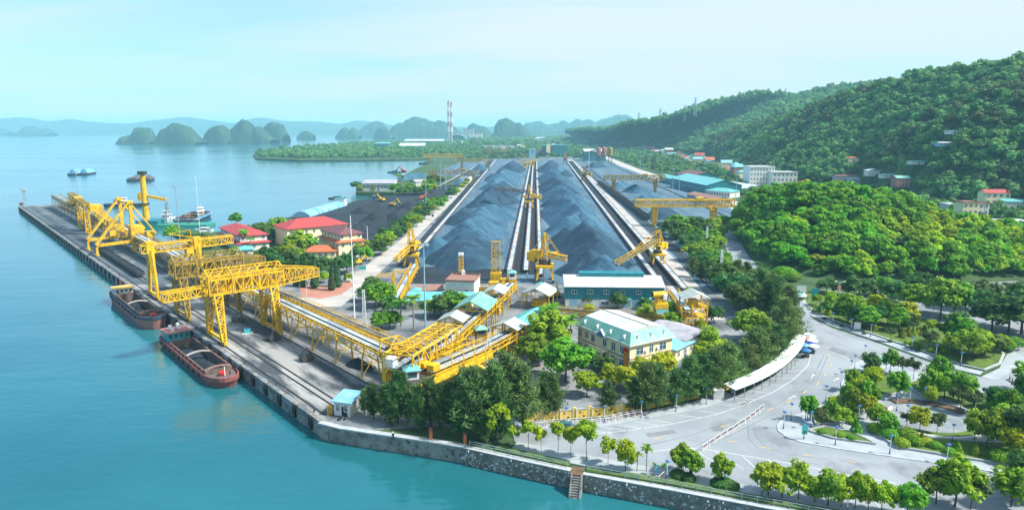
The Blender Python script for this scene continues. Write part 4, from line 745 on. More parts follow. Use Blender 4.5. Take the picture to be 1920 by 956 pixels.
# ship loader with two raked frames
def loader(label, s, hs, gap, H, boom=True):
    g = thing('ship_loader', label, 'crane', Q(s, 0), QRZ, 'ship loaders on the pier')
    for y in (0, gap):
        MB().bar((19.5, y, .9), (19.5, y, H), 1.6, 1.5).build('column', 'yellow', g); MB().bar((3.4, y, 5.2), (28, y, 6.2), 1.1, 1.3).build('sill_beam', 'yellow', g)
        for dy in (-1.1, 1.1): MB().bar((3.4, y+dy, 5.6), (18.8, y+dy*.7, H), .75, .75).build('raked_strut', 'yellow', g)
        MB().bar((19.5, y, H-.3), (30, y, 8.8), .5, .6).build('back_stay', 'yellow', g); MB().b(18.1, y-1.3, H-.8, 20.6, y+1.3, H+.7).build('apex_joint', 'yellow', g)
        f = MB(); f.bar((3.6, y, 1.0), (3.6, y, 5.0), .9); f.tube((3.6, y-1.0, 1.0), (3.6, y+1.0, 1.0), .75, n=10); f.build('front_leg', 'yellow', g)
        wheels(MB(), 19.5, y, .16, 4, 4).build('bogie', 'yellow', g)
    MB().bar((19.5, 0, H-1.2), (19.5, gap, H-1.2), .8).bar((19.5, 0, 6.5), (19.5, gap, 6.5), .8).build('cross_beam', 'yellow', g)
    b_ = MB(); b_.truss((17, gap*.3, 7.5), (15, gap+hs, 13.5), 3.4, 2.6, 16, .32, .18); b_.build('boom', 'yellow', g)
    MB().bar((17, gap*.3, 8.2), (15, gap+hs, 14.2), 1.3, .15).build('boom_belt', 'belt', g)
    MB().bar((19.5, gap*.5, H), (15, gap+hs*.8, 15.8), .12).build('tie_rod', 'steel', g)
    MB().b(21, gap*.25, 8.2, 26, gap*.75, 12).build('machine_house', 'yellow', g); MB().b(26, 1, 7, 29.5, 5, 9.6).build('counterweight', 'yellow', g)
    k_ = MB().b(10.5, gap*.2, 8.6, 13, gap*.2+2.4, 11).build('operator_cab', 'yellow', g); MB().b(10.47, gap*.2+.2, 9.5, 10.5, gap*.2+2.2, 10.7).build('cab_window', 'glass', k_)
    return g
loader('large yellow ship loader with two raked frames at the pier', 246, 34, 22, 25)
g = thing('ship_loader', 'smaller yellow ship loader on twin pillars farther along the pier', 'crane', Q(330, 0), QRZ, 'ship loaders on the pier')
for y in (0, 22):
    MB().tower((14, y, 1), (14, y, 17), 2.2, 2.2, 7, .35, .2).build('column', 'yellow', g); MB().tower((22, y, 1), (22, y, 15), 1.6, 1.6, 6, .3, .18).build('column', 'yellow', g); wheels(MB(), 14, y, .16).build('bogie', 'yellow', g)
MB().truss((14, -4, 15.5), (14, 46, 18.5), 3, 2.4, 14, .3, .18).build('boom', 'yellow_old', g); MB().b(17, 6, 12, 23, 14, 16).build('machine_house', 'yellow', g); MB().b(12, 20, 17.8, 16, 25, 20.2).build('operator_cab', 'yellow', g)
MB().tube((10, 34, 15.6), (17, 34, 15.6), 2.2, n=14).build('drum', 'yellow_old', g); MB().bar((14, 22, 17), (22, 22, 15), .6).bar((14, 0, 17), (22, 0, 15), .6).build('cross_beam', 'yellow', g)
# ---------------------------------------------------------------- conveyors
def conveyor(label, p, q, width=3.0, belts=1, depth=1.5, legstep=0, m='yellow', bm='belt_cover', rail=True, group=None, name='conveyor', hood=0, lat=True):
    p = Vector(p); q = Vector(q); rz, Lh = frame(p, q); g = thing(name, label, 'conveyor', (p.x, p.y, 0), rz, group)
    z0, z1 = p.z, q.z; zt = lambda x: z0+(z1-z0)*x/Lh; n = max(2, int(Lh/3.2)); hw = width/2
    fb = MB()
    if depth > .5 and lat:
        for sg in (-1, 1):
            fb.bar((0, sg*hw, z0), (Lh, sg*hw, z1), .24); fb.bar((0, sg*hw, z0-depth), (Lh, sg*hw, z1-depth), .24)
            for i in range(n):
                a, b_ = Lh*i/n, Lh*(i+1)/n; fb.bar((a, sg*hw, zt(a)-depth), (b_, sg*hw, zt(b_)), .15) if i % 2 else fb.bar((a, sg*hw, zt(a)), (b_, sg*hw, zt(b_)-depth), .15); fb.bar((b_, sg*hw, zt(b_)-depth), (b_, sg*hw, zt(b_)), .15)
    else:
        for sg in (-1, 1): fb.bar((0, sg*hw, z0-.3), (Lh, sg*hw, z1-.3), .2, .6)
    for i in range(0, n+1): a = Lh*i/n; fb.bar((a, -hw, zt(a)-.15), (a, hw, zt(a)-.15), .16)
    fb.build('frame', m, g)
    MB().bar((0, 0, z0-.32), (Lh, 0, z1-.32), width-.3, .08).build('deck', 'coal_dark', g)
    bw = (width-.5)/belts
    for k in range(belts):
        y = -width/2+.25+bw*(k+.5); b1 = MB().bar((0, y, z0+.28), (Lh, y, z1+.28), bw*.60, .16).build('belt', bm, g); e = MB()
        for sg in (-1, 1): e.bar((0, y+sg*bw*.36, z0+.2), (Lh, y+sg*bw*.36, z1+.2), .16, .34)
        e.build('belt_edge', 'dark_steel', b1)
    if rail:
        for sg in (-1, 1): MB().rail([(0, sg*hw, z0+.1), (Lh, sg*hw, z1+.1)], 1.0, 3.0, .09).build('railing', m, g)
    if legstep:
        k = max(1, int(Lh/legstep))
        for i in range(k+1):
            x = min(Lh-.4, max(.4, Lh*i/k)); zz_ = zt(x)-depth
            if zz_ > .8:
                l_ = MB()
                for sg in (-1, 1): l_.bar((x, sg*(hw+.5), 0), (x, sg*hw*.9, zz_), .3)
                l_.bar((x, -hw, zz_*.55), (x, hw, zz_*.55), .2); l_.bar((x, -hw-.4, .3), (x, hw*.95, zz_*.95), .14); l_.bar((x, hw+.4, .3), (x, -hw*.95, zz_*.95), .14); l_.build('trestle', m, g)
    return g
conveyor('elevated twin-belt yellow conveyor beside the quay, nearest the water', Q(3, 21.3, 8.6), Q(168, 21.3, 8.6), 4.2, 2, 1.9, 13)
conveyor('elevated dark blue-belted conveyor on the landward side of the quay gallery', Q(0, 27.2, 8.2), Q(168, 26.4, 7.6), 3.2, 1, 1.4, 16, bm='belt')
conveyor('long elevated conveyor gallery running out along the pier', Q(176, 21.6, 7.5), Q(505, 21.6, 9.6), 4.6, 2, 2.2, 14, m='yellow_old')
conveyor('low conveyor feeding the ship loader from the shore side', Q(168, 25, 7.8), Q(236, 27.5, 5.0), 3.0, 1, 1.2, 14, bm='belt_cover')
conveyor('dark conveyor along the landward edge of the pier', Q(236, 28.4, 5.5), Q(505, 28.4, 7.0), 2.6, 1, 1.4, 18, m='yellow_old', bm='belt')
# transfer point at the quay end
j = at(716, 722); g = thing('transfer_tower', 'rusty lattice transfer tower at the end of the quay conveyors', 'tower', Q(5, 21.5), QRZ)
MB().tower((0, 0, 0), (0, 0, 9), 3.4, 3.4, 6, .35, .2).build('tower_frame', 'rust', g); MB().b(-2.6, -2.4, 8.2, 2.6, 3, 8.6).build('platform', 'rust', g); MB().b(-1.6, -1.6, 8.7, 1.4, 1.8, 10.6).build('drive_head', 'rust', g)
for x, y in ((-2.4, -2.2), (2.4, -2.2), (-2.4, 2.8), (2.4, 2.8)): MB().bar((x, y, 8.6), (x, y, 12.2), .25).build('post', 'yellow', g)
MB().bar((-2.4, -2.2, 12.2), (2.4, -2.2, 12.2), .25).bar((-2.4, 2.8, 12.2), (2.4, 2.8, 12.2), .25).bar((-2.4, -2.2, 12.2), (-2.4, 2.8, 12.2), .25).bar((2.4, -2.2, 12.2), (2.4, 2.8, 12.2), .25).bar((-2.4, -2.2, 12.2), (2.4, 2.8, 12.2), .18).build('top_frame', 'yellow', g)
MB().b(-3.4, -1.2, 3, -2.2, .6, 9.5).build('chute', 'yellow', g)
# bridge trusses inland from the transfer tower
A0 = at(748, 694, 8); A1 = at(842, 634, 8); A2 = at(958, 532, 4.5)
g = conveyor('open-topped yellow truss bridge carrying two belts from the quay', A0, A1, 6.4, 2, 1.6, 9); rz, Lh = frame(A0, A1)
t_ = MB(); n = 9
for sg in (-1, 1):
    t_.bar((0, sg*3.4, 11.6), (Lh, sg*3.4, 11.6), .34)
    for i in range(n+1):
        x = Lh*i/n; t_.bar((x, sg*3.4, 7.6), (x, sg*3.4, 11.6), .24)
        if i < n: x2 = Lh*(i+1)/n; t_.bar((x, sg*3.4, 7.8), (x2, sg*3.4, 11.5), .2) if (i % 2) else t_.bar((x2, sg*3.4, 7.8), (x, sg*3.4, 11.5), .2)
for i in range(n+1):
    x = Lh*i/n; t_.bar((x, -3.4, 11.6), (x, 3.4, 11.6), .26)
    if i < n: x2 = Lh*(i+1)/n; t_.bar((x, -3.4, 11.6), (x2, 0, 11.6), .18); t_.bar((x2, 0, 11.6), (x, 3.4, 11.6), .18)
t_.bar((0, 0, 11.6), (Lh, 0, 11.6), .2); t_.build('upper_truss', 'yellow', g)
MB().b(.2, 1.6, 7.9, 2.6, 4, 10.2).build('drive_house', 'white_paint', g)
conveyor('inclined twin-belt conveyor from the truss bridge to the stockyard', A1, A2, 4.6, 2, 1.5, 13)
B0 = at(796, 697, 7); B1 = at(902, 652, 7); B2 = at(1018, 592, 5)
g = conveyor('yellow railed conveyor deck with two drive boxes behind the casuarinas', B0, B1, 6.2, 2, 1.4, 8); rz, Lh = frame(B0, B1)
for y in (-1.4, 1.4): MB().b(.3, y-1.0, 7.0, 2.6, y+1.0, 8.7).build('drive_box', 'yellow', g)
for i in range(4):
    x = 6+i*4.2; f = MB(); f.bar((x, -2.9, 7), (x, -2.9, 9.4), .2); f.bar((x, 2.9, 7), (x, 2.9, 9.4), .2); f.bar((x, -2.9, 9.4), (x, 2.9, 9.4), .2); f.build('hoop_frame', 'yellow', g)
MB().bar((6, -2.9, 9.4), (18.6, -2.9, 9.4), .16).bar((6, 2.9, 9.4), (18.6, 2.9, 9.4), .16).bar((6, 0, 9.4), (18.6, 0, 9.4), .12).build('hoop_rail', 'yellow', g)
MB().b(-6, -4.4, 5.6, Lh-1, -3.3, 6.7).build('edge_girder', 'yellow', g); MB().b(-6, -3.3, 6.4, Lh-1, 3, 6.55).build('walkway', 'dark_steel', g); MB().rail([(-5.8, -4.2, 6.7), (Lh-1, -4.2, 6.7)], 1.0).build('edge_railing', 'yellow', g)
conveyor('twin-belt conveyor under the green shed roofs', B1, B2, 4.4, 2, 1.3, 9)
def kiosk(name, label, p, z, w, d, h, rz, roof='teal_roof', wall='white_paint', legs=True, over=.5):
    g = thing(name, label, 'cabin', (p.x, p.y, 0), rz); MB().b(-w/2, -d/2, z, w/2, d/2, z+h).build('wall', wall, g)
    MB().add([(-w/2-over, -d/2-over, z+h+.01), (w/2+over, -d/2-over, z+h+.01), (w/2+over, d/2+over, z+h+.01), (-w/2-over, d/2+over, z+h+.01), (0, 0, z+h+1.1)], [(3, 2, 1, 0), (0, 1, 4), (1, 2, 4), (2, 3, 4), (3, 0, 4)]).build('roof', roof, g)
    for f, (cx_, cy_, sx_, sy_) in enumerate(((0, -d/2-.03, w*.7, .05), (w/2+.03, 0, .05, d*.6), (-w/2-.03, 0, .05, d*.6))): MB().box((cx_, cy_, z+h*.62), (sx_, sy_, h*.45)).build('window', 'glass', g)
    if legs and z > 1:
        for x in (-w/2+.2, w/2-.2):
            for y in (-d/2+.2, d/2-.2): MB().b(x-.15, y-.15, 0, x+.15, y+.15, z).build('leg', 'yellow', g)
        MB().bar((-w/2, -d/2, .5), (w/2, -d/2, z-.3), .14).bar((w/2, -d/2, .5), (-w/2, -d/2, z-.3), .14).build('brace', 'yellow', g)
    return g
kiosk('control_cabin', 'white control cabin with teal pyramid roof above the casuarinas', at(772, 712, 6), 6, 2.8, 2.8, 2.6, .3)
kiosk('control_cabin', 'small yellow-framed cabin with pale teal roof between the conveyors', at(901, 630, 4), 4, 2.6, 2.6, 2.2, .3, 'green_roof', 'yellow_old')
kiosk('control_cabin', 'teal-roofed cabin on the drive station at the conveyor head', at(960, 530, 3), 4.6, 2.6, 2.4, 2.4, .05)
kiosk('control_cabin', 'little teal-roofed yellow booth at the right-hand stacker track', at(1014, 545), .05, 3, 2.6, 2.4, .05, 'teal_roof', 'yellow', False)
kiosk('control_cabin', 'teal-roofed yellow booth beside the white workshop', at(781, 562), .05, 2.8, 2.6, 3.6, .05, 'teal_roof', 'yellow', False)
# pitched roofs on posts over the transfer points
def shed(label, c, w, d, he, hr, rz, roof='pale_roof', posts=True, m='yellow', z0=0, name='open_shed'):
    g = thing(name, label, 'shed', (c.x, c.y, 0), rz); k = [(-w/2-.5, he), (0, hr), (w/2+.5, he), (w/2+.5, he-.16), (0, hr-.16), (-w/2-.5, he-.16)]
    r = MB().ext(k, 'y', -d/2-.5, d/2+.5).build('roof', roof, g)
    rb = MB().b(-w/2, 0, 0, w/2, .06, .05)
    n = int(d/1.6)
    for sg in (-1, 1):
        s_ = MB()
        for i in range(n+1): y = -d/2-.4+(d+.8)*i/n; s_.bar((0, y, hr+.02), (sg*(w/2+.45), y, he+.02), .05, .06)
        s_.build('roof_seam', roof, r)
    if posts:
        for x in (-w/2, w/2):
            for y in (-d/2, 0, d/2) if d > 8 else (-d/2, d/2): MB().b(x-.15, y-.15, z0, x+.15, y+.15, he-.05).build('post', m, g)
        for y in (-d/2, d/2):
            t_ = MB(); t_.bar((-w/2, y, he-.3), (w/2, y, he-.3), .22); t_.bar((-w/2, y, he-.3), (0, y, hr-.3), .2); t_.bar((w/2, y, he-.3), (0, y, hr-.3), .2); t_.bar((0, y, he-.3), (0, y, hr-.3), .15); t_.build('gable_frame', m, g)
        for x in (-w/2, w/2): MB().bar((x, -d/2, he-.3), (x, d/2, he-.3), .2).build('eaves_beam', m, g)
        MB().b(-w*.25, -d*.2, max(z0, .05), w*.2, d*.2, max(z0, .05)+2.2).build('drive_unit', m, g)
    return g
rzA, _ = frame(A1, A2); rzB, _ = frame(B1, B2)
shed('large pale green pitched roof over the inclined conveyor', at(892, 577, 8), 9.5, 12, 9.0, 11.6, rzA-PI/2, 'green_roof')
shed('small pale pitched roof lower down the inclined conveyor', at(850, 606, 8), 6.5, 6, 9.4, 11.0, rzA-PI/2)
shed('small pale roof near the upper end of the inclined conveyor', at(930, 551, 6.5), 6.5, 8, 7.6, 9.2, rzA-PI/2)
shed('weathered pale gabled shed roof on yellow posts beside the teal warehouse', at(1012, 573), 9.5, 10, 5.0, 7.2, -.35)
shed('long teal-green shed roof over the conveyor by the palms', at(990, 603, 6.5), 8.5, 13, 7.2, 9.2, rzB-PI/2, 'teal_roof')
shed('small pale roof on the conveyor left of the teal-green shed', at(955, 620, 6.5), 7, 6, 8.0, 9.6, rzB-PI/2)
C0 = at(1027, 578, 3.2); C1 = at(1236, 596, 3.2)
conveyor('long low yellow lattice conveyor bridge in front of the teal warehouse', C0, C1, 2.6, 1, 1.6, 12, bm='belt')
conveyor('short yellow conveyor between the workshop and the drive station', at(888, 541, 3), at(955, 541, 3), 2, 1, 1, 6, bm='belt')
conveyor('curved-side conveyor dropping to the roofed yellow tower', at(1262, 545, 5), at(1290, 582, 7.2), 3.4, 1, 1.3, 9)
# roofed tower and water cannon tower
p = at(1298, 612); g = thing('transfer_tower', 'open yellow steel tower with pale gabled roof', 'tower', p, .05)
for x in (-3.4, 3.4):
    for y in (-3, 3): MB().b(x-.2, y-.2, 0, x+.2, y+.2, 9.6).build('post', 'yellow', g)
for z_ in (3.4, 6.6): MB().b(-3.7, -3.3, z_, 3.7, 3.3, z_+.25).build('platform', 'yellow', g); 
for z_ in (6.85,): MB().rail([(-3.6, -3.2, z_), (3.6, -3.2, z_), (3.6, 3.2, z_)], 1).build('railing', 'yellow', g)
MB().bar((-3.4, -3, .2), (0, -3, 3.3), .2).bar((3.4, -3, .2), (0, -3, 3.3), .2).bar((-3.4, -3, 3.6), (0, -3, 6.5), .2).bar((3.4, -3, 3.6), (0, -3, 6.5), .2).bar((3.4, -3, 3.6), (3.4, 3, 6.5), .2).build('brace', 'yellow', g)
MB().b(-1.4, -1.5, 6.9, 1.0, 1.2, 8.8).build('drive_unit', 'yellow', g)
MB().ext([(-4.2, 9.6), (0, 11.4), (4.2, 9.6), (4.2, 9.45), (0, 11.2), (-4.2, 9.45)], 'y', -3.8, 3.8).build('roof', 'pale_roof', g)
p = at(1236, 614); g = thing('cannon_tower', 'yellow tower topped by a dust-suppression water cannon', 'tower', p, .1)
MB().tower((0, 0, 0), (0, 0, 6.4), 2.6, 2.6, 4, .28, .16).build('tower_frame', 'yellow', g); MB().b(-1.8, -1.8, 3.6, 1.8, 1.8, 3.8).build('platform', 'yellow', g); MB().b(-2, -2, 6.4, 2, 2, 8.0).build('deck_house', 'yellow', g)
MB().b(-1.3, -1.5, 8.0, 1.3, 1.2, 9.4).build('pivot', 'yellow', g); MB().add([(-1.9, -2.0, 6.3), (1.9, -2.0, 6.3), (1.9, -3.4, 5.2), (-1.9, -3.4, 5.2)], [(0, 1, 2, 3), (3, 2, 1, 0)]).build('awning', 'teal_roof', g)
c = MB(); c.tube((1.4, 0, 10.4), (-2.8, -.8, 10.7), 1.15, .85, 14); c.tube((1.9, .1, 10.4), (1.4, 0, 10.4), .8, 1.15, 14); c.build('cannon_barrel', 'yellow', g); MB().tube((-2.85, -.81, 10.71), (-2.7, -.78, 10.7), .72, n=14).build('nozzle_mouth', 'dark_hole', g); MB().b(.4, -1.75, 9.2, 1.5, -1.1, 10.8).build('control_box', 'white_paint', g)
# yellow bent pipe by the casuarinas
p = at(884, 742); g = thing('dust_pipe', 'thick yellow gooseneck pipe rising behind the casuarinas', 'pipe', p, 0)
m_ = MB(); pts = [(-7, 2, 3.6), (-4, 1.5, 3.4), (-1.6, 1, 3.8), (0, .6, 5.2), (.8, .3, 6.6), (2.0, 0, 7.2), (3.0, -.2, 6.2), (3.1, -.2, 4)]
for a, b_ in zip(pts, pts[1:]): m_.tube(a, b_, .55, n=9)
m_.build('pipe_run', 'yellow', g); MB().tube((3.1, -.2, 0), (3.1, -.2, 4), .6, n=9).tube((-5, 1.6, 0), (-5, 1.6, 3.2), .2, n=6).build('standpipe', 'yellow', g)
# ---------------------------------------------------------------- stockyard: tracks, belts, heaps
def yardline(label, a, b_, w, h, kind='belt'):
    p, q = at(*a), at(*b_); rz, Lh = frame(p, q)
    if kind == 'belt':
        g = thing('conveyor', label, 'conveyor', p, rz)
        MB().b(0, -w*.5, h-.1, Lh, w*.5, h+.25).build('belt', 'belt_cover', g)
        e = MB()
        for sg in (-1, 1): e.b(0, sg*(w*.5+.35)-.22, h-.35, Lh, sg*(w*.5+.35)+.22, h+.2)
        e.build('side_frame', 'rust', g)
        t_ = MB().b(-.12, -w*.6, 0, .12, w*.6, h-.36).mesh('trestle', 'dark_steel')
        for i in range(int(min(Lh, 400)/8)): put('trestle', t_, g, (3+i*8, 0, 0))
    else:
        g = thing('railway_track', label, 'track', p, rz)
        for sg in (-1, 1): MB().b(0, sg*w/2-.09, .08, Lh, sg*w/2+.09, .28).build('rail', 'steel' if kind == 'bright' else 'dark_steel', g)
        MB().b(0, -w/2-.9, .02, Lh, w/2+.9, .09).build('track_bed', 'coal_dark', g)
    return g
yardline('pale covered conveyor along the left edge of the stockyard', (786, 474), (931, 300), 1.7, 1.2)
yardline('stacker track along the left edge of the stockyard', (757, 500), (922, 300), 5.0, 0, 'rail')
yardline('pale conveyor right beside the left-hand heaps', (955, 512), (996, 302), 1.7, 1.3)
yardline('pale conveyor in the middle between the two heap rows', (986, 512), (1000, 302), 1.7, 1.3)
yardline('pale conveyor right beside the right-hand heaps', (1014, 520), (1006, 302), 1.6, 1.3)
yardline('dark rail track between the middle conveyors', (972, 515), (998, 302), 4.6, 0, 'rail')
yardline('dark rail track left of the right-hand heaps', (1001, 515), (1003, 302), 3.0, 0, 'rail')
yardline('pale conveyor along the right side of the right-hand heaps', (1228, 524), (1062, 302), 1.7, 1.3)
yardline('pale conveyor beside the service road, right of the heaps', (1284, 547), (1073, 302), 1.8, 1.3)
yardline('stacker track between the two right-hand conveyors', (1258, 536), (1068, 302), 5.5, 0, 'rail')
yardline('wagon track in the rail yard nearest the service road', (1344, 545), (1090, 312), 1.5, 0, 'bright')
yardline('second track in the rail yard carrying the coal wagons', (1352, 538), (1096, 316), 1.5, 0, 'bright')
yardline('crane track across the right-hand stockyard', (1238, 424), (1104, 316), 2.2, 0, 'bright')
yardline('crane track on the far side of the right-hand stockyard', (1392, 420), (1140, 306), 2.4, 0, 'bright')
yardline('conveyor of the small left-hand stockyard', (822, 352), (915, 301), 1.6, 1.2)
yardline('crane track of the small left-hand stockyard', (800, 352), (890, 300), 2.2, 0, 'bright')
def heap(label, ridge, slope=.68, m='coal', seed=0, cell=1.25, group=None):
    P = np.array([tuple(at(x, y, z)) for x, y, z in ridge]); R_ = P[:, 2].max()/slope*1.15+3
    lo = P[:, :2].min(0)-R_; hi = P[:, :2].max(0)+R_; nx_ = int((hi[0]-lo[0])/cell)+1; ny_ = int((hi[1]-lo[1])/cell)+1
    while nx_*ny_ > 9000: cell *= 1.2; nx_ = int((hi[0]-lo[0])/cell)+1; ny_ = int((hi[1]-lo[1])/cell)+1
    X, Y = np.meshgrid(lo[0]+np.arange(nx_)*cell, lo[1]+np.arange(ny_)*cell); Z = np.full(X.shape, -9.); A_ = np.zeros(X.shape)
    segs = list(zip(P, P[1:])) if len(P) > 1 else [(P[0], P[0]+np.array([.01, 0, 0]))]
    for a, b_ in segs:
        d = (b_-a)[:2]; t_ = np.clip(((X-a[0])*d[0]+(Y-a[1])*d[1])/(d@d), 0, 1); cx_, cy_ = X-(a[0]+d[0]*t_), Y-(a[1]+d[1]*t_)
        dist = np.hypot(cx_, cy_); z_ = a[2]+(b_[2]-a[2])*t_-slope*np.sqrt(dist**2+.15)+.3
        up = z_ > Z; A_ = np.where(up, np.arctan2(cy_, cx_)*6+t_*np.hypot(*d)*.25, A_); Z = np.maximum(Z, z_)
    nzv = np.array([noise.noise(Vector((x*.07+seed, y*.07, 0)))*1.0+noise.noise(Vector((a*1.1, seed*3., z*.05)))*.8+noise.noise(Vector((x*.3, y*.3, seed)))*.3 for x, y, a, z in zip(X.ravel(), Y.ravel(), A_.ravel(), Z.ravel())]).reshape(X.shape)
    Z = Z+nzv*np.clip(Z*.35+.4, 0, 1); c = P[:, :2].mean(0); Zc = np.maximum(Z, -.4)
    vs = np.stack([X-c[0], Y-c[1], Zc], -1).reshape(-1, 3).tolist(); fs = []
    for i in range(ny_-1):
        for k in range(nx_-1):
            if max(Z[i, k], Z[i, k+1], Z[i+1, k], Z[i+1, k+1]) > -.3: fs.append((i*nx_+k, i*nx_+k+1, (i+1)*nx_+k+1, (i+1)*nx_+k))
    used = sorted({v for f in fs for v in f}); mp_ = {v: i for i, v in enumerate(used)}
    me = MB().add([vs[v] for v in used], [tuple(mp_[v] for v in f) for f in fs]).mesh('coal_heap', m, True)
    return tag(put('coal_heap', me, None, (c[0], c[1], 0)), label, 'coal heap', group)
GL, GR = 'coal heaps of the left row', 'coal heaps of the right row'
LH = [((844, 458, 8), (862, 443, 10.5), (880, 434, 11)), ((878, 412, 11), (898, 402, 11.5)), ((900, 390, 9.5), (926, 381, 10.5)), ((910, 362, 11), (930, 353, 12)), ((925, 348, 11), (944, 339, 12)), ((928, 335, 11), (946, 329, 12)), ((938, 321, 12), (952, 317, 12)), ((956, 306, 13), (962, 301, 13))]
RH = [((1106, 467, 10),), ((1097, 417, 13), (1112, 432, 12), (1128, 450, 10)), ((1068, 404, 10), (1088, 398, 10.5)), ((1058, 368, 13), (1078, 381, 12.5), (1094, 396, 11.5)), ((1046, 346, 12.5), (1064, 355, 12)), ((1038, 331, 12.5), (1054, 341, 12)), ((1032, 317, 13), (1046, 325, 12)), ((1029, 304, 14), (1034, 300, 14))]
heap('long low pale coal ridge under the left row of heaps', ((866, 474, 2.5), (905, 409, 3.2), (930, 367, 3.2), (945, 335, 3.2), (958, 308, 3.2)), .2, seed=50.3)
heap('long low pale coal ridge under the right row of heaps', ((1100, 470, 2), (1092, 438, 3.2), (1070, 392, 3.2), (1052, 350, 3.2), (1042, 325, 3.2), (1033, 308, 3.2)), .2, seed=60.3)
for i, r in enumerate(LH): heap(f'{ordn(i)} grey-blue coal heap from the front in the left row', r, seed=i+1.3, group=GL, m='coal_fresh' if i in (0, 3, 4, 7) else 'coal')
for i, r in enumerate(RH): heap(f'{ordn(i)} grey-blue coal heap from the front in the right row', r, seed=i+21.7, group=GR, m='coal_fresh' if i in (0, 1, 5, 7) else 'coal')
hr_ = random.Random(12); small = {GL: [], GR: []}
for gname, a, b_ in ((GL, (846, 470), (952, 306)), (GR, (1108, 480), (1036, 304))):
    for i in range(15):
        f = (i+hr_.random()*.8)/15; f = f**.75; y = a[1]+(b_[1]-a[1])*f; x = a[0]+(b_[0]-a[0])*f; sp = (y-242)*.22; x += hr_.uniform(-1, 1)*sp
        small[gname].append((x, y, hr_.uniform(6, 10.5)))
for gname, side in ((GL, 'left'), (GR, 'right')):
    for i, (x, y, z_) in enumerate(sorted(small[gname], key=lambda q: -q[1])): heap(f'small secondary coal cone on the {side} row, {ordn(i)} from the front', ((x, y, z_), (x+hr_.uniform(2, 6), y-1.5, z_*.85)), .72, hr_.choice(('coal', 'coal_fresh', 'coal_fresh')), hr_.random()*90, group=gname)
for lab, r, m in (('dark pointed coal heap below the silos', ((1112, 304, 9), (1124, 303, 9)), 'coal_fresh'), ('low coal heap under the farther right-hand gantry', ((1158, 341, 7), (1168, 338, 7)), 'coal'), ('coal heap beside the farther right-hand gantry leg', ((1186, 346, 7), (1200, 348, 7)), 'coal'), ('broad coal heap behind the nearer right-hand gantry', ((1206, 364, 7.5), (1226, 360, 8)), 'coal'), ('dark rounded coal heap under the nearer right-hand gantry', ((1236, 388, 7.5), (1248, 384, 8)), 'coal_fresh'), ('small coal heap in the left-hand stockyard, front one', ((862, 334, 6),), 'coal'), ('coal heap in the middle of the small left-hand stockyard', ((884, 318, 8),), 'coal'), ('coal heap at the back of the small left-hand stockyard', ((900, 307, 9),), 'coal'),
                  ('long black coal heap on the landing by the water', ((700, 398, 8), (730, 389, 9)), 'coal_dark'), ('pointed black coal heap behind the landing trees', ((742, 396, 8), (754, 390, 7)), 'coal_dark'), ('low black coal heap at the seaward edge of the landing', ((676, 387, 5), (704, 378, 6)), 'coal_dark'), ('black coal heap under the blue barge roofs', ((660, 424, 6), (690, 412, 7)), 'coal_dark'), ('small black heap at the far end of the landing', ((764, 378, 7), (782, 372, 6)), 'coal_dark'), ('blue-grey coal heap beyond the landing house', ((756, 329, 5), (772, 325, 6), (790, 324, 6)), 'coal'), ('black coal spilled under the quay conveyor', ((668, 672, 1.6), (690, 682, 1.2)), 'coal_dark'), ('small black coal heap beside the conveyor roofs', ((905, 612, 1.3),), 'coal_dark')):
    heap(lab, r, seed=len(lab)*.7, m=m)
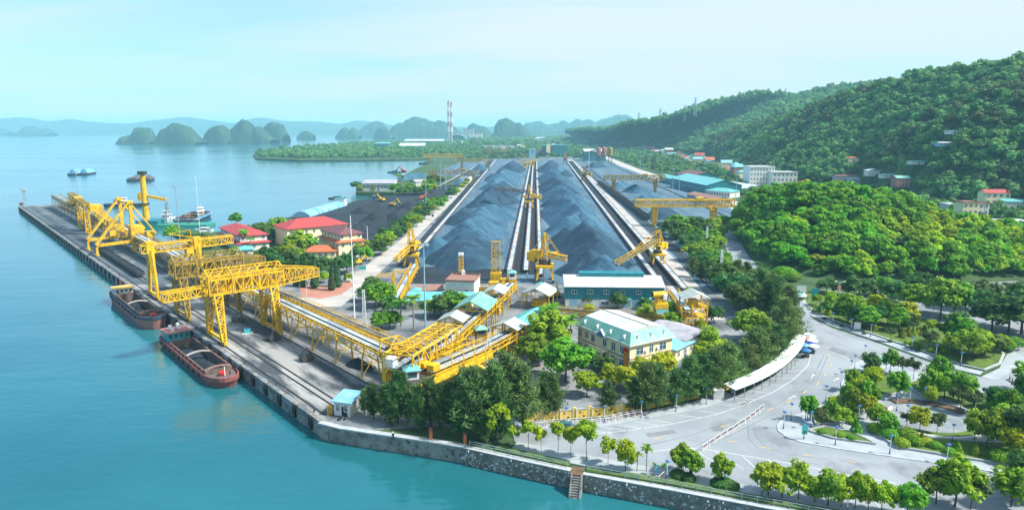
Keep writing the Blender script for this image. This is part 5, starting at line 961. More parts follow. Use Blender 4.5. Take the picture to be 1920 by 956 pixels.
# ---------------------------------------------------------------- stackers and reclaimers
def stacker(label, p, rz, h, boom_dir, boom_len, boom_z0, boom_z1, m='yellow', tail=9, small=False, bm=None):
    g = thing('stacker', label, 'stacker', p, rz, 'stackers and reclaimers'); k = h/18.
    for x in (-3*k, 3*k):
        for y in (-3.2*k, 3.2*k):
            MB().bar((x, y, 1), (x*.7, y*.7, 6*k), .75*k).build('leg', m, g); 
            if not small: wheels(MB(), x, y, .1, 3, 2.6*k).build('bogie', 'dark_steel', g)
    MB().b(-3.4*k, -3.4*k, 5.4*k, 3.4*k, 3.4*k, 6.4*k).build('portal_deck', m, g); MB().tube((0, 0, 6.4*k), (0, 0, 8*k), 2.2*k, n=12).build('slew_ring', 'dark_steel', g)
    d = Vector((math.cos(boom_dir), math.sin(boom_dir), 0)); s = Vector((-d.y, d.x, 0)); Z = Vector((0, 0, 1))
    tw = MB()
    for sg in (-1, 1):
        tw.bar(s*sg*1.5*k+d*1.5*k+Z*8*k, s*sg*.8*k+Z*h, .45*k); tw.bar(s*sg*1.5*k-d*2*k+Z*8*k, s*sg*.8*k+Z*h, .4*k)
        for i in range(3): a = i/3; tw.bar(s*sg*1.5*k+d*1.5*k*(1-a)+Z*(8*k+(h-8*k)*a), s*sg*1.4*k-d*2*k*(1-a-.33)+Z*(8*k+(h-8*k)*(a+.33)), .22*k)
    for a in (0.2, .45, .7, 1): zz_ = 8*k+(h-8*k)*a; ww = 1.5*k-.7*k*a; tw.bar(s*ww+Z*zz_, -s*ww+Z*zz_, .28*k)
    tw.build('mast', m, g)
    bo = MB(); bo.truss(d*1*k+Z*boom_z0, d*boom_len+Z*boom_z1, 2.0*k, 1.6*k, max(5, int(boom_len/2.6)), .26*k, .15*k); bo.build('boom', bm or m, g)
    MB().bar(d*1*k+Z*(boom_z0+.5), d*boom_len+Z*(boom_z1+.5), 1.1*k, .2).build('boom_belt', 'belt_cover', g)
    MB().bar(-d*1*k+Z*8.6*k, -d*tail*k+Z*9.4*k, 1.8*k, 1.0*k).build('tail_arm', m, g); c = -d*(tail-1)*k
    MB().box((c.x, c.y, 9.2*k), (3.0*k, 3.0*k, 3.2*k), boom_dir).build('counterweight', m, g)
    hp_ = -d*3*k; MB().box((hp_.x, hp_.y, 10.2*k), (4*k, 3.4*k, 2.8*k), boom_dir).build('machine_house', m, g)
    cb = d*3.0*k+s*2.4*k; kk = MB().box((cb.x, cb.y, 9.6*k), (2.2*k, 1.8*k, 2.2*k), boom_dir).build('operator_cab', m, g); w_ = cb+d*1.12*k; MB().box((w_.x, w_.y, 9.9*k), (.08, 1.5*k, 1.2*k), boom_dir).build('cab_window', 'glass', kk)
    tr_ = MB()
    for sg in (-1, 1): tr_.bar(s*sg*.7*k+Z*h, d*boom_len*.72+s*sg*.8*k+Z*(boom_z0+(boom_z1-boom_z0)*.72+1.5*k), .14*k); tr_.bar(s*sg*.7*k+Z*h, -d*(tail-1)*k+Z*10.6*k, .16*k)
    tr_.build('tie_rod', m, g)
    return g
stacker('yellow stacker with raised belt on the left stockyard track', at(772, 500), 0, 17, -PI/2-.25, 17, 8.5, 5.5, tail=8)
stacker('yellow stacker in the middle of the yard with a long rusty boom', at(992, 392), 0, 18, PI*.97, 27, 12.5, 14.5, tail=9, bm='rust')
stacker('tall yellow reclaimer at the near end of the middle track', at(1021, 527), 0, 19.5, -.35, 9, 10, 9, tail=6)
stacker('brownish stacker with boom reaching toward the teal warehouse', at(1232, 498), .05, 16, math.atan2(-33, -26), 41, 11.0, 7.0, tail=9, bm='yellow_old')
stacker('small yellow stacker at the far end of the middle tracks, left one', at(984, 319), 0, 19, PI, 10, 11, 12, small=True)
stacker('small yellow stacker at the far end of the middle tracks, right one', at(998, 317), 0, 19, .3, 10, 11, 12, small=True)
stacker('rusty small stacker at the far end of the right-hand heaps', at(1060, 308), 0, 22, PI/2, 10, 11, 12, 'yellow_old', small=True)
stacker('small yellow stacker halfway along the right-hand track', at(1095, 342), 0, 18, PI*.8, 10, 10, 11, 'yellow_old', small=True)
# frames and small towers near the front of the yard
p = at(930, 525); g = thing('lattice_mast', 'slim yellow lattice mast at the front of the left heaps', 'mast', p, 0); MB().tower((0, 0, 0), (0, 0, 15.5), 3.2, 3.2, 9, .36, .14, .9, .9).build('mast_frame', 'yellow', g); MB().b(-1.9, -.7, 15.5, 1.9, .7, 15.8).build('top_platform', 'yellow', g); MB().rail([(-1.8, -.6, 15.8), (1.8, -.6, 15.8)], .9, .9).build('railing', 'rust', g); MB().b(-2.2, -1.6, 0, 2.2, 1.2, 3.2).build('base_unit', 'yellow', g)
p = at(946, 540); g = thing('drive_station', 'cluttered yellow drive station at the head of the conveyors', 'machine', p, .1)
for x, y, w_, d_, h_ in ((-4, 0, 4, 3, 2.6), (0, 1, 3, 3, 3.6), (2.6, -1, 2.4, 3, 4.6), (-1, -2, 3, 2, 1.8)): MB().b(x-w_/2, y-d_/2, .05, x+w_/2, y+d_/2, h_).build('machine_block', 'yellow', g)
MB().tower((3, 2, 0), (3, 2, 6), 3, 3, 3, .28, .16).build('support_frame', 'yellow', g); MB().rail([(-6, -2.4, 2.6), (2, -2.4, 3.6)], 1).build('railing', 'yellow', g)
for lab, x, y, w_, h_, in (('left yellow hoop gate over the stacker belt', 722, 545, 5.4, 5.5), ('right yellow hoop gate over the stacker belt', 752, 546, 5.4, 7)):
    g = thing('hoop_gate', lab, 'gate', at(x, y), .1)
    for sx_ in (-w_/2, w_/2):
        for yy in (0, 4): MB().b(sx_-.2, yy-.2, 0, sx_+.2, yy+.2, h_).build('post', 'yellow', g)
    for yy in (0, 4): MB().b(-w_/2, yy-.2, h_, w_/2, yy+.2, h_+.35).build('cross_beam', 'yellow', g)
    for sx_ in (-w_/2, w_/2): MB().bar((sx_, 0, h_*.6), (sx_, 4, h_*.6), .2).build('side_beam', 'yellow', g)
conveyor('low belt running from the left stacker toward the workshop', at(742, 560, 2.2), at(778, 496, 2.0), 3.0, 1, 1.2, 8)
# ---------------------------------------------------------------- yard gantries
def gantry2(label, pl, pr, over, H, gh, m='yellow', gw=4):
    rz, sp = frame(pl, pr); g = thing('gantry_crane', label, 'crane', pl, rz, 'yard gantry cranes')
    gr = MB()
    for y in (-gw/2, gw/2): gr.truss((-over, y, H), (sp+over, y, H), .9, gh, int((sp+2*over)/3.6), .45, .24)
    gr.bar((-over, -gw/2, H+.3), (-over, gw/2, H+.3), .4); gr.bar((sp+over, -gw/2, H+.3), (sp+over, gw/2, H+.3), .4); gr.build('girder', m, g)
    for x in (0, sp):
        for y in (-1, 1):
            MB().tower((x, y*2.6, 1), (x, y*2.4, H), .9, 2.6, 6, .36, .2).build('leg', m, g); wheels(MB(), x, y*2.6, .1, 2, 1.8).build('bogie', m, g)
        MB().bar((x, -2.6, 1.2), (x, 2.6, 1.2), .6).build('sill_beam', m, g)
    MB().b(sp*.7, -gw/2-.5, H+gh, sp*.7+4, gw/2+.5, H+gh+1.6).build('trolley', m, g); MB().b(sp*.9, -gw/2-1.4, H-2.2, sp*.9+2, -gw/2-.2, H).build('operator_cab', m, g)
    MB().rail([(-over, -gw/2-.4, H+gh), (sp+over, -gw/2-.4, H+gh)], 1.1, 3).build('walkway_railing', m, g); return g
gantry2('big bright yellow gantry crane over the right-hand stockyard', at(1226, 424), at(1336, 424), 12, 12.5, 4, gw=5)
gantry2('faded yellow gantry crane farther back over the right-hand stockyard', at(1150, 361), at(1228, 361), 9, 12.5, 3.6, 'yellow_old', 5)
gantry2('far bright yellow gantry crane by the mangrove shore', at(807, 305), at(853, 305), 13, 10, 5, gw=6)
gantry2('faded gantry crane in front of the small left-hand stockyard', at(815, 349), at(888, 349), 6, 13, 3.4, 'yellow_old', 4)
gantry2('faded gantry crane at the back of the small left-hand stockyard', at(866, 321), at(917, 321), 4, 14, 3.2, 'yellow_old', 4)
gantry2('tiny rusty gantry crane beyond the stockyard end', at(910, 296), at(952, 296), 4, 14, 4, 'yellow_old', 5)
# ---------------------------------------------------------------- wagons, locomotive
def wagon(label, p, rz, L_=12.5, w=3.0, h=2.6, group=None, m='dark_steel', nm='coal_wagon'):
    g = thing(nm, label, 'wagon', p, rz, group); b_ = MB()
    b_.b(0, -w/2, .9, L_, -w/2+.12, .9+h); b_.b(0, w/2-.12, .9, L_, w/2, .9+h); b_.b(0, -w/2+.13, .9, .12, w/2-.13, .9+h); b_.b(L_-.12, -w/2+.13, .9, L_, w/2-.13, .9+h); b_.b(0.13, -w/2+.13, .8, L_-.13, w/2-.13, 1.0); b_.build('body', m, g)
    r = MB()
    for i in range(6):
        for sg in (-1, 1): r.b(L_*(i+.5)/6-.08, sg*w/2-.08, .9, L_*(i+.5)/6+.08, sg*w/2+.08, .9+h)
    r.build('rib', m, g); MB().b(.3, -w/2+.3, .9+h*.5, L_-.3, w/2-.3, .9+h*.72).build('coal_load', 'coal_dark', g)
    for x in (2, L_-2): wheels(MB(), x, 0, .0, 2, 1.8, 'x').build('bogie', 'dark_steel', g)
    return g
pa_, pb_ = at(1214, 414), at(1122, 344); rz, Lh = frame(pa_, pb_); n = int(Lh/13.6)
for i in range(n): wagon(f'black open coal wagon, {ordn(i)} from the near end of the train', pa_+(pb_-pa_)*(i*13.6/Lh), rz, group='coal train in the rail yard')
for i in range(6): wagon(f'low black tub wagon on the quay, {ordn(i)} from the gantry cranes', Q(180+i*13, 7.4, .1), QRZ+PI/2, 12.2, 3, 1.5, 'tub wagons on the quay')
p = at(1281, 473); rz, _ = frame(at(1281, 473), at(1262, 455)); g = thing('locomotive', 'small green diesel locomotive with yellow front beside the trees', 'locomotive', p, rz)
MB().b(0, -1.4, 1, 11, 1.4, 1.5).build('chassis', 'dark_steel', g); MB().b(.8, -1.1, 1.5, 7, 1.1, 3.4).build('hood', 'hull_green', g); c = MB().b(7, -1.45, 1.5, 10.4, 1.45, 4.3).build('cab', 'hull_green', g); MB().b(6.97, -1.1, 3.2, 7, 1.1, 4).build('cab_window', 'glass', c); MB().ext([(-1.5, 4.3), (0, 4.7), (1.5, 4.3)], 'x', 6.9, 10.6).build('cab_roof', 'dark_steel', g); MB().b(-.2, -1.4, .7, .0, 1.4, 1.6).build('buffer_beam', 'yellow', g)
for x in (2.2, 8.6): wheels(MB(), x, 0, .1, 2, 2.4, 'x').build('bogie', 'dark_steel', g)
# grab buckets on the quay
for lab, x, y in (('black clamshell grab nearest the hut on the quay', 575, 676), ('black clamshell grab under the front gantry tail', 514, 638), ('black clamshell grab under the middle gantry', 447, 604)):
    g = thing('grab_bucket', lab, 'grab', at(x, y), QRZ, 'grabs lying on the quay')
    for sg in (-1, 1):
        MB().ext([(0, .1), (sg*1.5, .2), (sg*1.7, 1.3), (sg*.2, 1.5)] if sg > 0 else [(0, .1), (-.2, 1.5), (-1.7, 1.3), (-1.5, .2)], 'y', -1.2, 1.2).build('jaw', 'dark_steel', g)
        for y_ in (-1, 1): MB().bar((sg*1.5, y_, 1.3), (0, y_*.3, 3.2), .16).build('arm', 'dark_steel', g)
    MB().b(-.5, -.6, 3.1, .5, .6, 3.6).build('head', 'dark_steel', g); MB().tube((0, 0, 3.6), (0, 0, 4.6), .05, n=5).build('rope', 'dark_steel', g)
g = thing('pump_box', 'small teal pump box lying on the quay floor', 'box', at(464, 624), .4); MB().b(-.9, -.7, .05, .9, .7, 1.3).build('casing', 'teal_paint', g); MB().b(-.5, -.4, 1.31, .4, .4, 1.6).build('lid', 'navy_paint', g); MB().b(-1.6, -1.2, .03, 1.6, 1.2, .08).build('pallet', 'white_wall', g)
# ---------------------------------------------------------------- vessels
def hullpts(L_, B, bow=.17, stern=.06):
    P = []
    for i in range(7): t_ = i/6; P.append((L_*(1-bow*(1-math.sin(t_*PI/2))), -B/2*math.cos(t_*PI/2)**.85 if t_ < 1 else 0))
    low = [(0, -B*.36), (L_*stern, -B/2)]; out = low+P; return out+[(x, -y) for x, y in out[-2::-1]]
def vessel(name, label, p, rz, L_, B, free, hull, hold=None, coal=True, group=None, stripe=None, deckm='deck', bulw=.5):
    g = thing(name, label, 'ship' if name != 'small_boat' else 'boat', (p[0], p[1], SEA), rz, group); O = hullpts(L_, B); n = len(O)
    sheer = lambda x: free+(.9*max(0, (x/L_-.75)/.25)**2+.35*max(0, (.12-x/L_)/.12))*free*.42
    top = [(x, y, sheer(x)) for x, y in O]; bot = [(L_*.02+x*.95, y*.84, -1.2) for x, y in O]; m_ = MB(); m_.add(top+bot, [(n+i, n+(i+1) % n, (i+1) % n, i) for i in range(n)]); m_.build('hull', hull, g)
    st_ = MB(); st_.add([(x*1.002-.05, y*1.012, z-.55) for x, y, z in top]+[(x*1.002-.05, y*1.012, z+bulw) for x, y, z in top], [(i, (i+1) % n, n+(i+1) % n, n+i) for i in range(n)]); st_.add([(x*.99, y*.965, z-.02) for x, y, z in top]+[(x*.99, y*.965, z+bulw) for x, y, z in top]+[(x*1.002-.05, y*1.012, z+bulw) for x, y, z in top], [(n+i, n+(i+1) % n, (i+1) % n, i) for i in range(n)]+[(2*n+i, 2*n+(i+1) % n, n+(i+1) % n, n+i) for i in range(n)]); st_.build('bulwark', stripe or hull, g)
    dz = free-.03; dk = MB(); outer = [Vector((x*.99, y*.97, 0)) for x, y in O]
    if hold:
        x0, x1, hw, ch, dep = hold; inner = [Vector(v) for v in ((x0, -hw, 0), (x1, -hw, 0), (x1, hw, 0), (x0, hw, 0))]
        tri = tessellate_polygon([outer, inner]); al = outer+inner; dk.add([(v.x, v.y, dz if i >= len(outer) else sheer(v.x)-.05) for i, v in enumerate(al)], [t_ if ((al[t_[1]]-al[t_[0]]).cross(al[t_[2]]-al[t_[0]])).z > 0 else t_[::-1] for t_ in tri]); dk.build('deck', deckm, g)
        w = MB(); t0 = .35
        for a in ((x0-t0, -hw-t0, x1+t0, -hw), (x0-t0, hw, x1+t0, hw+t0), (x0-t0, -hw, x0, hw), (x1, -hw, x1+t0, hw)): w.b(a[0], a[1], dz-dep, a[2], a[3], dz+ch)
        w.build('hold_coaming', 'hold', g); MB().b(x0, -hw, dz-dep-.1, x1, hw, dz-dep+.05).build('hold_floor', 'hold', g)
        if coal:
            for cx_ in ((x0*.74+x1*.26), (x0*.26+x1*.74)):
                r = (x1-x0)*.26; c = MB(); c.lathe([(r*1.2, 0), (r*.8, dep*.38), (r*.4, dep*.7), (.05, dep*.85)], n=16); ob = c.build('coal_cargo', 'coal_dark', g, True); ob.location = (cx_, 0, dz-dep+.1); ob.scale = (1, min(1, hw/r*.98), 1)
        rm = MB().b(-.12, -.15, 0, .12, .15, ch+.1).mesh('coaming_stay', stripe or hull)
        for i in range(9):
            for sg in (-1, 1): put('coaming_stay', rm, g, (x0+(x1-x0)*(i+.5)/9, sg*(hw+t0+.12), dz))
        for f in (.5, .985) if L_ > 30 else ():
            x = x0+(x1-x0)*f; a = MB(); ys = np.linspace(-hw-.1, hw+.1, 9)
            for y0_, y1_ in zip(ys, ys[1:]): a.bar((x, y0_, dz+ch+.55-.55*(y0_/hw)**2), (x, y1_, dz+ch+.55-.55*(y1_/hw)**2), .7, .3)
            a.build('cross_beam', 'rust_roof' if f > .9 else 'light_road', g)
    else:
        tri = tessellate_polygon([outer]); dk.add([(v.x, v.y, sheer(v.x)-.05) for v in outer], [t_ if ((outer[t_[1]]-outer[t_[0]]).cross(outer[t_[2]]-outer[t_[0]])).z > 0 else t_[::-1] for t_ in tri]); dk.build('deck', deckm, g)
    return g
def house_on(g, x0, x1, hw, z0, h, wall, roof, tiers=1, ring=True):
    w = MB().b(x0, -hw, z0, x1, hw, z0+h).build('wheelhouse', wall, g); wn = max(2, int(hw*2/1.4))
    for i in range(wn): y = -hw+2*hw*(i+.5)/wn; MB().b(x1, y-.4, z0+h*.45, x1+.05, y+.4, z0+h*.82).build('window', 'glass', w)
    for sg in (-1, 1):
        for i in range(max(1, int((x1-x0)/1.8))): x = x0+(x1-x0)*(i+.5)/max(1, int((x1-x0)/1.8)); MB().b(x-.4, sg*(hw+.02)-.03, z0+h*.45, x+.4, sg*(hw+.02)+.03, z0+h*.82).build('window', 'glass', w)
    MB().b(x0-.5, -hw-.5, z0+h, x1+.7, hw+.5, z0+h+.18).build('wheelhouse_roof', roof, g)
    if ring:
        for y in (-hw*.6, hw*.55):
            r = MB(); k = 10
            for i in range(k): a0, a1 = 2*PI*i/k, 2*PI*(i+1)/k; r.bar((x1+.12, y+.38*math.cos(a0), z0+h*.28+.38*math.sin(a0)), (x1+.12, y+.38*math.cos(a1), z0+h*.28+.38*math.sin(a1)), .16)
            r.build('life_ring', 'orange_roof', g)
tyre = MB(); 
for i in range(10):
    a0, a1 = 2*PI*i/10, 2*PI*(i+1)/10; tyre.bar((.4*math.cos(a0), 0, .4*math.sin(a0)), (.4*math.cos(a1), 0, .4*math.sin(a1)), .26)
tyre = tyre.mesh('tyre_fender', 'rubber')
def tyres(g, L_, B, z, n=8):
    for i in range(n):
        for sg in (-1, 1): put('tyre_fender', tyre, g, (L_*(.1+.68*i/(n-1)), sg*(B/2+.12), z))
BR = QRZ-PI/2     # vessels lie parallel to the quay, bows toward the near corner
p = Q(92, -4.6); g = vessel('coal_barge', 'dark red coal barge with turquoise wheelhouse, moored nearest the camera', p, BR, 52, 8.0, 1.7, 'hull_red', (11, 43, 3.0, 1.1, 1.5), stripe='hull_red'); house_on(g, 2.5, 8.6, 3.0, 1.7, 2.8, 'teal_paint', 'hull_pink'); tyres(g, 52, 8.0, 1.2, 9)
for i in range(4): MB().lathe([(.45, 0), (.5, .2), (.5, 1.2), (.42, 1.3)], (3.5+i*1.2, (-1) ** i*1.2, 4.7), 10).build('water_drum', 'white_paint', g)
MB().b(45.5, -.8, 2.2, 46.9, .8, 2.8).build('anchor_winch', 'red_paint', g); MB().bar((48, 0, 2.2), (48, 0, 4.6), .15).build('bow_post', 'white_paint', g); MB().tube((47.5, 1.4, 2.2), (47.5, 1.4, 2.9), .2, n=8).tube((47.5, -1.4, 2.2), (47.5, -1.4, 2.9), .2, n=8).build('bollard', 'dark_steel', g)
p = Q(160, -4.6); g = vessel('coal_barge', 'pink-hulled coal barge riding high, moored behind the first barge', p, BR, 54, 8.0, 3.0, 'hull_pink', (11, 45, 3.0, 1.1, 2.7), stripe='hull_navy', bulw=.3); house_on(g, 2.5, 8, 2.9, 3.0, 2.4, 'white_paint', 'line_yellow'); tyres(g, 54, 8.0, 2.5, 9)
MB().b(47.5, -.8, 3.7, 48.9, .8, 4.3).build('anchor_winch', 'red_paint', g); MB().tube((3, 0, 6.2), (3, 0, 9.5), .06, n=6).b(2.4, -.02, 8.6, 3, .02, 9.4).build('flag_pole', 'red_cloth', g)
def barge_pair(label, a, b_, tarp, L_=58, B=13):
    for k, (x, y, side) in enumerate(((a[0], a[1], 'left'), (b_[0], b_[1], 'right'))):
        g = vessel('coal_barge', f'{label}, {side} one of the pair', at(x, y, SEA), b_[2], L_, B, 1.8, 'hull_navy', None); c = MB()
        c.ext([(-B*.44, 1.8), (-B*.38, 3.4), (-B*.15, 7.5 if tarp else 4.2), (B*.15, 7.5 if tarp else 4.2), (B*.38, 3.4), (B*.44, 1.8)], 'x', L_*.12, L_*.86); c.build('cargo_cover', 'tarp_blue' if tarp else 'hold', g)
        house_on(g, L_*.88, L_*.95, 2, 1.8, 3.2, 'grey_wall', 'dark_steel', ring=False)
barge_pair('distant coal barge under a humped blue tarpaulin', (134, 329), (155, 328, 1.75), True, 34)
barge_pair('distant flat dark barge anchored in the bay', (247, 340), (272, 340, 1.9), False, 34)
g = vessel('coal_barge', 'big black barge with blue-edged open hold beside the tug', at(345, 420, SEA), PI/2+.15, 44, 16, 2.6, 'hull_navy', (6, 38, 6.3, 1.2, 1.6), coal=False, stripe='tarp_blue')
def tug(label, p, rz, L_=20, m='hull_green'):
    g = vessel('tug_boat', label, p, rz, L_, 6, 1.8, m, None); house_on(g, L_*.25, L_*.6, 2, 1.8, 2.8, 'white_paint', 'white_paint', ring=False); house_on(g, L_*.3, L_*.5, 1.6, 4.8, 2.2, 'white_paint', 'white_paint', ring=False); MB().tube((L_*.3, 0, 7), (L_*.3, 0, 10), .06, n=6).build('mast', 'white_paint', g); MB().lathe([(.6, 0), (.6, 2.4)], (L_*.22, 0, 3.5), 10).build('funnel', 'red_paint', g); return g
tug('white tug with dark green hull beside the black barge', at(380, 405, SEA), -PI/2+.3)
tug('white-topped ship half hidden behind the pier conveyor', at(196, 388, SEA), .2, 34, 'hull_navy')
tug('small white workboat between the pontoon and the black barge', at(322, 412, SEA), -PI/2, 16, 'white_paint')
g = thing('crane_pontoon', 'green floating pontoon carrying a tall yellow pillar crane', 'crane', at(276, 424, SEA), .02)
MB().b(-4, -7, -1, 42, 7, 1.6).build('pontoon', 'hull_green', g); MB().b(-4, -6.6, 1.6, 10, 6.6, 4.4).build('deck_house', 'teal_wall', g); MB().tube((0, 0, 4.4), (0, 0, 34), 2.0, 1.6, 12).build('pillar', 'yellow', g); MB().lathe([(2.8, 14.5), (2.8, 15.2), (2.0, 15.3)], n=14).build('slew_collar', 'dark_steel', g); MB().b(-2.2, -2, 33.8, 2.2, 2, 36).build('pillar_head', 'dark_steel', g)
MB().bar((1, 0, 20), (14, 0, 17.5), 1.6, 1.8).build('jib', 'yellow', g); MB().tower((14, 0, 1.6), (14, 0, 16), 3, 1.2, 6, .22, .12).build('lattice_boom', 'steel', g); MB().bar((0, 0, 34), (13.5, 0, 18), .12).build('stay', 'dark_steel', g); MB().b(-3.4, -2.2, 17, -1.4, 2.2, 22).build('machine_house', 'yellow', g)
for x in (24, 30):
    MB().bar((x-2.5, 0, 1.6), (x, 0, 7.5), .4).bar((x+2.5, 0, 1.6), (x, 0, 7.5), .4).bar((x-1.2, 0, 4.5), (x+1.2, 0, 4.5), .3).build('grab', 'rust', g)
def smallboat(label, x, y, L_, rz=.1, hull='hull_navy', roof='hull_green'):
    g = vessel('small_boat', label, at(x, y, SEA), rz, L_, L_*.28, L_*.06, hull, None, bulw=.2); house_on(g, L_*.3, L_*.7, L_*.09, L_*.05, L_*.1, 'grey_wall', roof, ring=False)
smallboat('dark fishing boat with canopy out in the bay', 616, 373, 16)
smallboat('tiny dark boat by the landing house', 692, 370, 12, .05, roof='blue_roof')
smallboat('low dark boat far off the mangrove', 727, 324, 20, 0); smallboat('dark workboat near the far yellow gantry', 785, 308, 34, .05)
smallboat('small white boat moored left of the shore trees', 358, 440, 12, .3, 'white_paint', 'white_paint'); smallboat('small white boat moored right behind the shore trees', 368, 432, 12, -.2, 'white_paint', 'white_paint')
g = vessel('covered_barge', 'barge under pale blue canvas roofs at the coal landing', at(556, 418, SEA), math.atan2((at(690, 376)-at(556, 418)).y, (at(690, 376)-at(556, 418)).x), 92, 15, 2.5, 'hull_navy', None)
for i in range(4): MB().ext([(-6.5, 2.6), (-6, 4.5), (-3, 6.4), (0, 7.0), (3, 6.4), (6, 4.5), (6.5, 2.6)], 'x', 8+i*18, 8+i*18+17.2).build('canvas_roof', 'tarp_blue' if i % 2 else 'blue_roof', g)
house_on(g, 80, 87, 4, 2.5, 6, 'white_paint', 'hull_green', ring=False)
# ---------------------------------------------------------------- buildings
WM = {}
def winmesh(w, h, fm='white_paint'):
    k = (round(w, 2), round(h, 2), fm)
    if k not in WM:
        f = MB(); t_ = .09
        f.b(-w/2-t_, -.10, -h/2-t_, -w/2, .02, h/2+t_); f.b(w/2, -.10, -h/2-t_, w/2+t_, .02, h/2+t_); f.b(-w/2, -.10, h/2, w/2, .02, h/2+t_); f.b(-w/2, -.14, -h/2-t_, w/2, .02, -h/2); f.b(-.04, -.08, -h/2, .04, .0, h/2)
        if h > 1.2: f.b(-w/2, -.07, h*.16, w/2, .0, h*.16+.06)
        WM[k] = (f.mesh('window', fm), MB().b(-w/2, -.035, -h/2, w/2, -.005, h/2).mesh('pane', 'glass'))
    return WM[k]
def window(g, x, y, z, a, w, h, fm='white_paint', pane=True):
    f, p_ = winmesh(w, h, fm); o = put('window', f, g, (x, y, z), a); 
    if pane: put('pane', p_, o)
    return o
def facewins(g, w, d, faces, z0, fh, ww, wh, fm='white_paint', pane=True):
    for f, (cols, rows) in faces.items():
        for r in range(rows):
            for c in range(cols):
                z = z0+fh*(r+.55)
                if f == '-y': window(g, w*(c+.5)/cols, -.005, z, 0, ww, wh, fm, pane)
                elif f == '+x': window(g, w+.005, d*(c+.5)/cols, z, PI/2, ww, wh, fm, pane)
                elif f == '-x': window(g, -.005, d*(c+.5)/cols, z, -PI/2, ww, wh, fm, pane)
def roofmesh(kind, w, d, h, rh, ov=.6):
    m_ = MB(); x0, x1, y0, y1 = -ov, w+ov, -ov, d+ov
    if kind == 'hip':
        if w >= d: a, b_ = (x0+(d/2+ov), d/2), (x1-(d/2+ov), d/2)
        else: a, b_ = (w/2, y0+(w/2+ov)), (w/2, y1-(w/2+ov))
        V = [(x0, y0, h), (x1, y0, h), (x1, y1, h), (x0, y1, h), (*a, h+rh), (*b_, h+rh)]
        F = [(0, 1, 5, 4), (1, 2, 5), (2, 3, 4, 5), (3, 0, 4), (3, 2, 1, 0)] if w >= d else [(0, 1, 4), (1, 2, 5, 4), (2, 3, 5), (3, 0, 4, 5), (3, 2, 1, 0)]
        m_.add(V, F); m_.b(x0, y0, h-.25, x1, y1, h-.005)
    elif kind == 'gable': m_.ext([(y0, h), (d/2, h+rh), (y1, h), (y1, h-.2), (d/2, h+rh-.2), (y0, h-.2)], 'x', x0, x1)
    elif kind == 'gabley': m_.ext([(x0, h-.2), (w/2, h+rh-.2), (x1, h-.2), (x1, h), (w/2, h+rh), (x0, h)], 'y', y0, y1)
    elif kind == 'lean': m_.ext([(y0, h-.2), (y1, h+rh-.2), (y1, h+rh), (y0, h)], 'x', x0, x1)
    else: m_.b(x0, y0, h, x1, y1, h+.25); [m_.b(*q) for q in ((x0, y0, h+.25, x1, y0+.25, h+.7), (x0, y1-.25, h+.25, x1, y1, h+.7), (x0, y0+.25, h+.25, x0+.25, y1-.25, h+.7), (x1-.25, y0+.25, h+.25, x1, y1-.25, h+.7))]
    return m_
def building(name, label, p1, p2, d, h, wall, roof, rkind='hip', rh=2.5, faces=None, floors=1, ww=1.1, wh=1.4, cat='building', group=None, z0=0.0, fm='white_paint', ov=.6, door=True, w=None, plinth=6, pane=True, doorm='navy_paint'):
    rz, L_ = frame(p1, p2); w = w or L_; g = thing(name, label, cat, (p1.x, p1.y, p1.z if z0 is None else z0), rz, group)
    MB().b(0, 0, -plinth, w, d, h).build('wall', wall, g); roofmesh(rkind, w, d, h, rh, ov).build('roof', roof, g)
    if faces: facewins(g, w, d, faces, 0, h/floors, ww, wh, fm, pane)
    if door: MB().b(w*.47, -.06, 0, w*.47+1.3, -.008, 2.2).build('door', doorm, g)
    if rkind in ('gable', 'lean'):
        for gx in (0, w):
            pr = [(0, h), (d, h), (d/2, h+rh-.22)] if rkind == 'gable' else [(0, h), (d, h), (d, h+rh-.22)]
            MB().ext(pr, 'x', gx+(.01 if gx == 0 else -.25), gx+(.25 if gx == 0 else -.01)).build('gable_wall', wall, g)
    return g
# cream office with mansard roof
K = at(1180, 699); R_ = at(1276, 676); E_ = at(1106, 653); rz, w = frame(K, R_); d = (E_-K).length
w = 14.2; d = 21.5; h = 7.0
g = thing('office_building', 'two-storey cream office with green mansard roof and red banner', 'building', K, rz)
MB().b(0, 0, 0, w, d, h).build('wall', 'cream', g); MB().b(-.7, -.7, h, w+.7, d+.7, h+.45).build('cornice', 'white_wall', g)
rf = MB().add([(-.6, -.6, h+.46), (w+.6, -.6, h+.46), (w+.6, d+.6, h+.46), (-.6, d+.6, h+.46), (1.5, 1.5, h+2.9), (w-1.5, 1.5, h+2.9), (w-1.5, d-1.5, h+2.9), (1.5, d-1.5, h+2.9)], [(0, 1, 5, 4), (1, 2, 6, 5), (2, 3, 7, 6), (3, 0, 4, 7), (3, 2, 1, 0)]).build('roof', 'green_roof', g)
MB().add([(1.5, 1.5, h+2.91), (w-1.5, 1.5, h+2.91), (w-1.5, d-1.5, h+2.91), (1.5, d-1.5, h+2.91), (w/2, 1.5, h+3.9), (w/2, d-1.5, h+3.9)], [(0, 1, 4), (1, 2, 5, 4), (2, 3, 5), (3, 0, 4, 5)]).build('top_roof', 'white_roof', rf); MB().b(w/2-.12, 1.4, h+3.86, w/2+.12, d-1.4, h+3.98).build('ridge_strip', 'rust', rf)
dm = MB().add([(-.6, 0, 0), (.6, 0, 0), (0, 0, 1.3), (-.6, .1, 0), (0, 1.5, 1.3), (.6, .1, 0)], [(0, 1, 2), (0, 2, 4), (1, 4, 2)]).mesh('dormer', 'white_wall')
for i in range(3): put('dormer', dm, rf, (w*(i+.6)/3.2, .0, h+.9), 0)
for i in range(4): put('dormer', dm, rf, (.0, d*(i+.5)/4, h+.9), -PI/2)
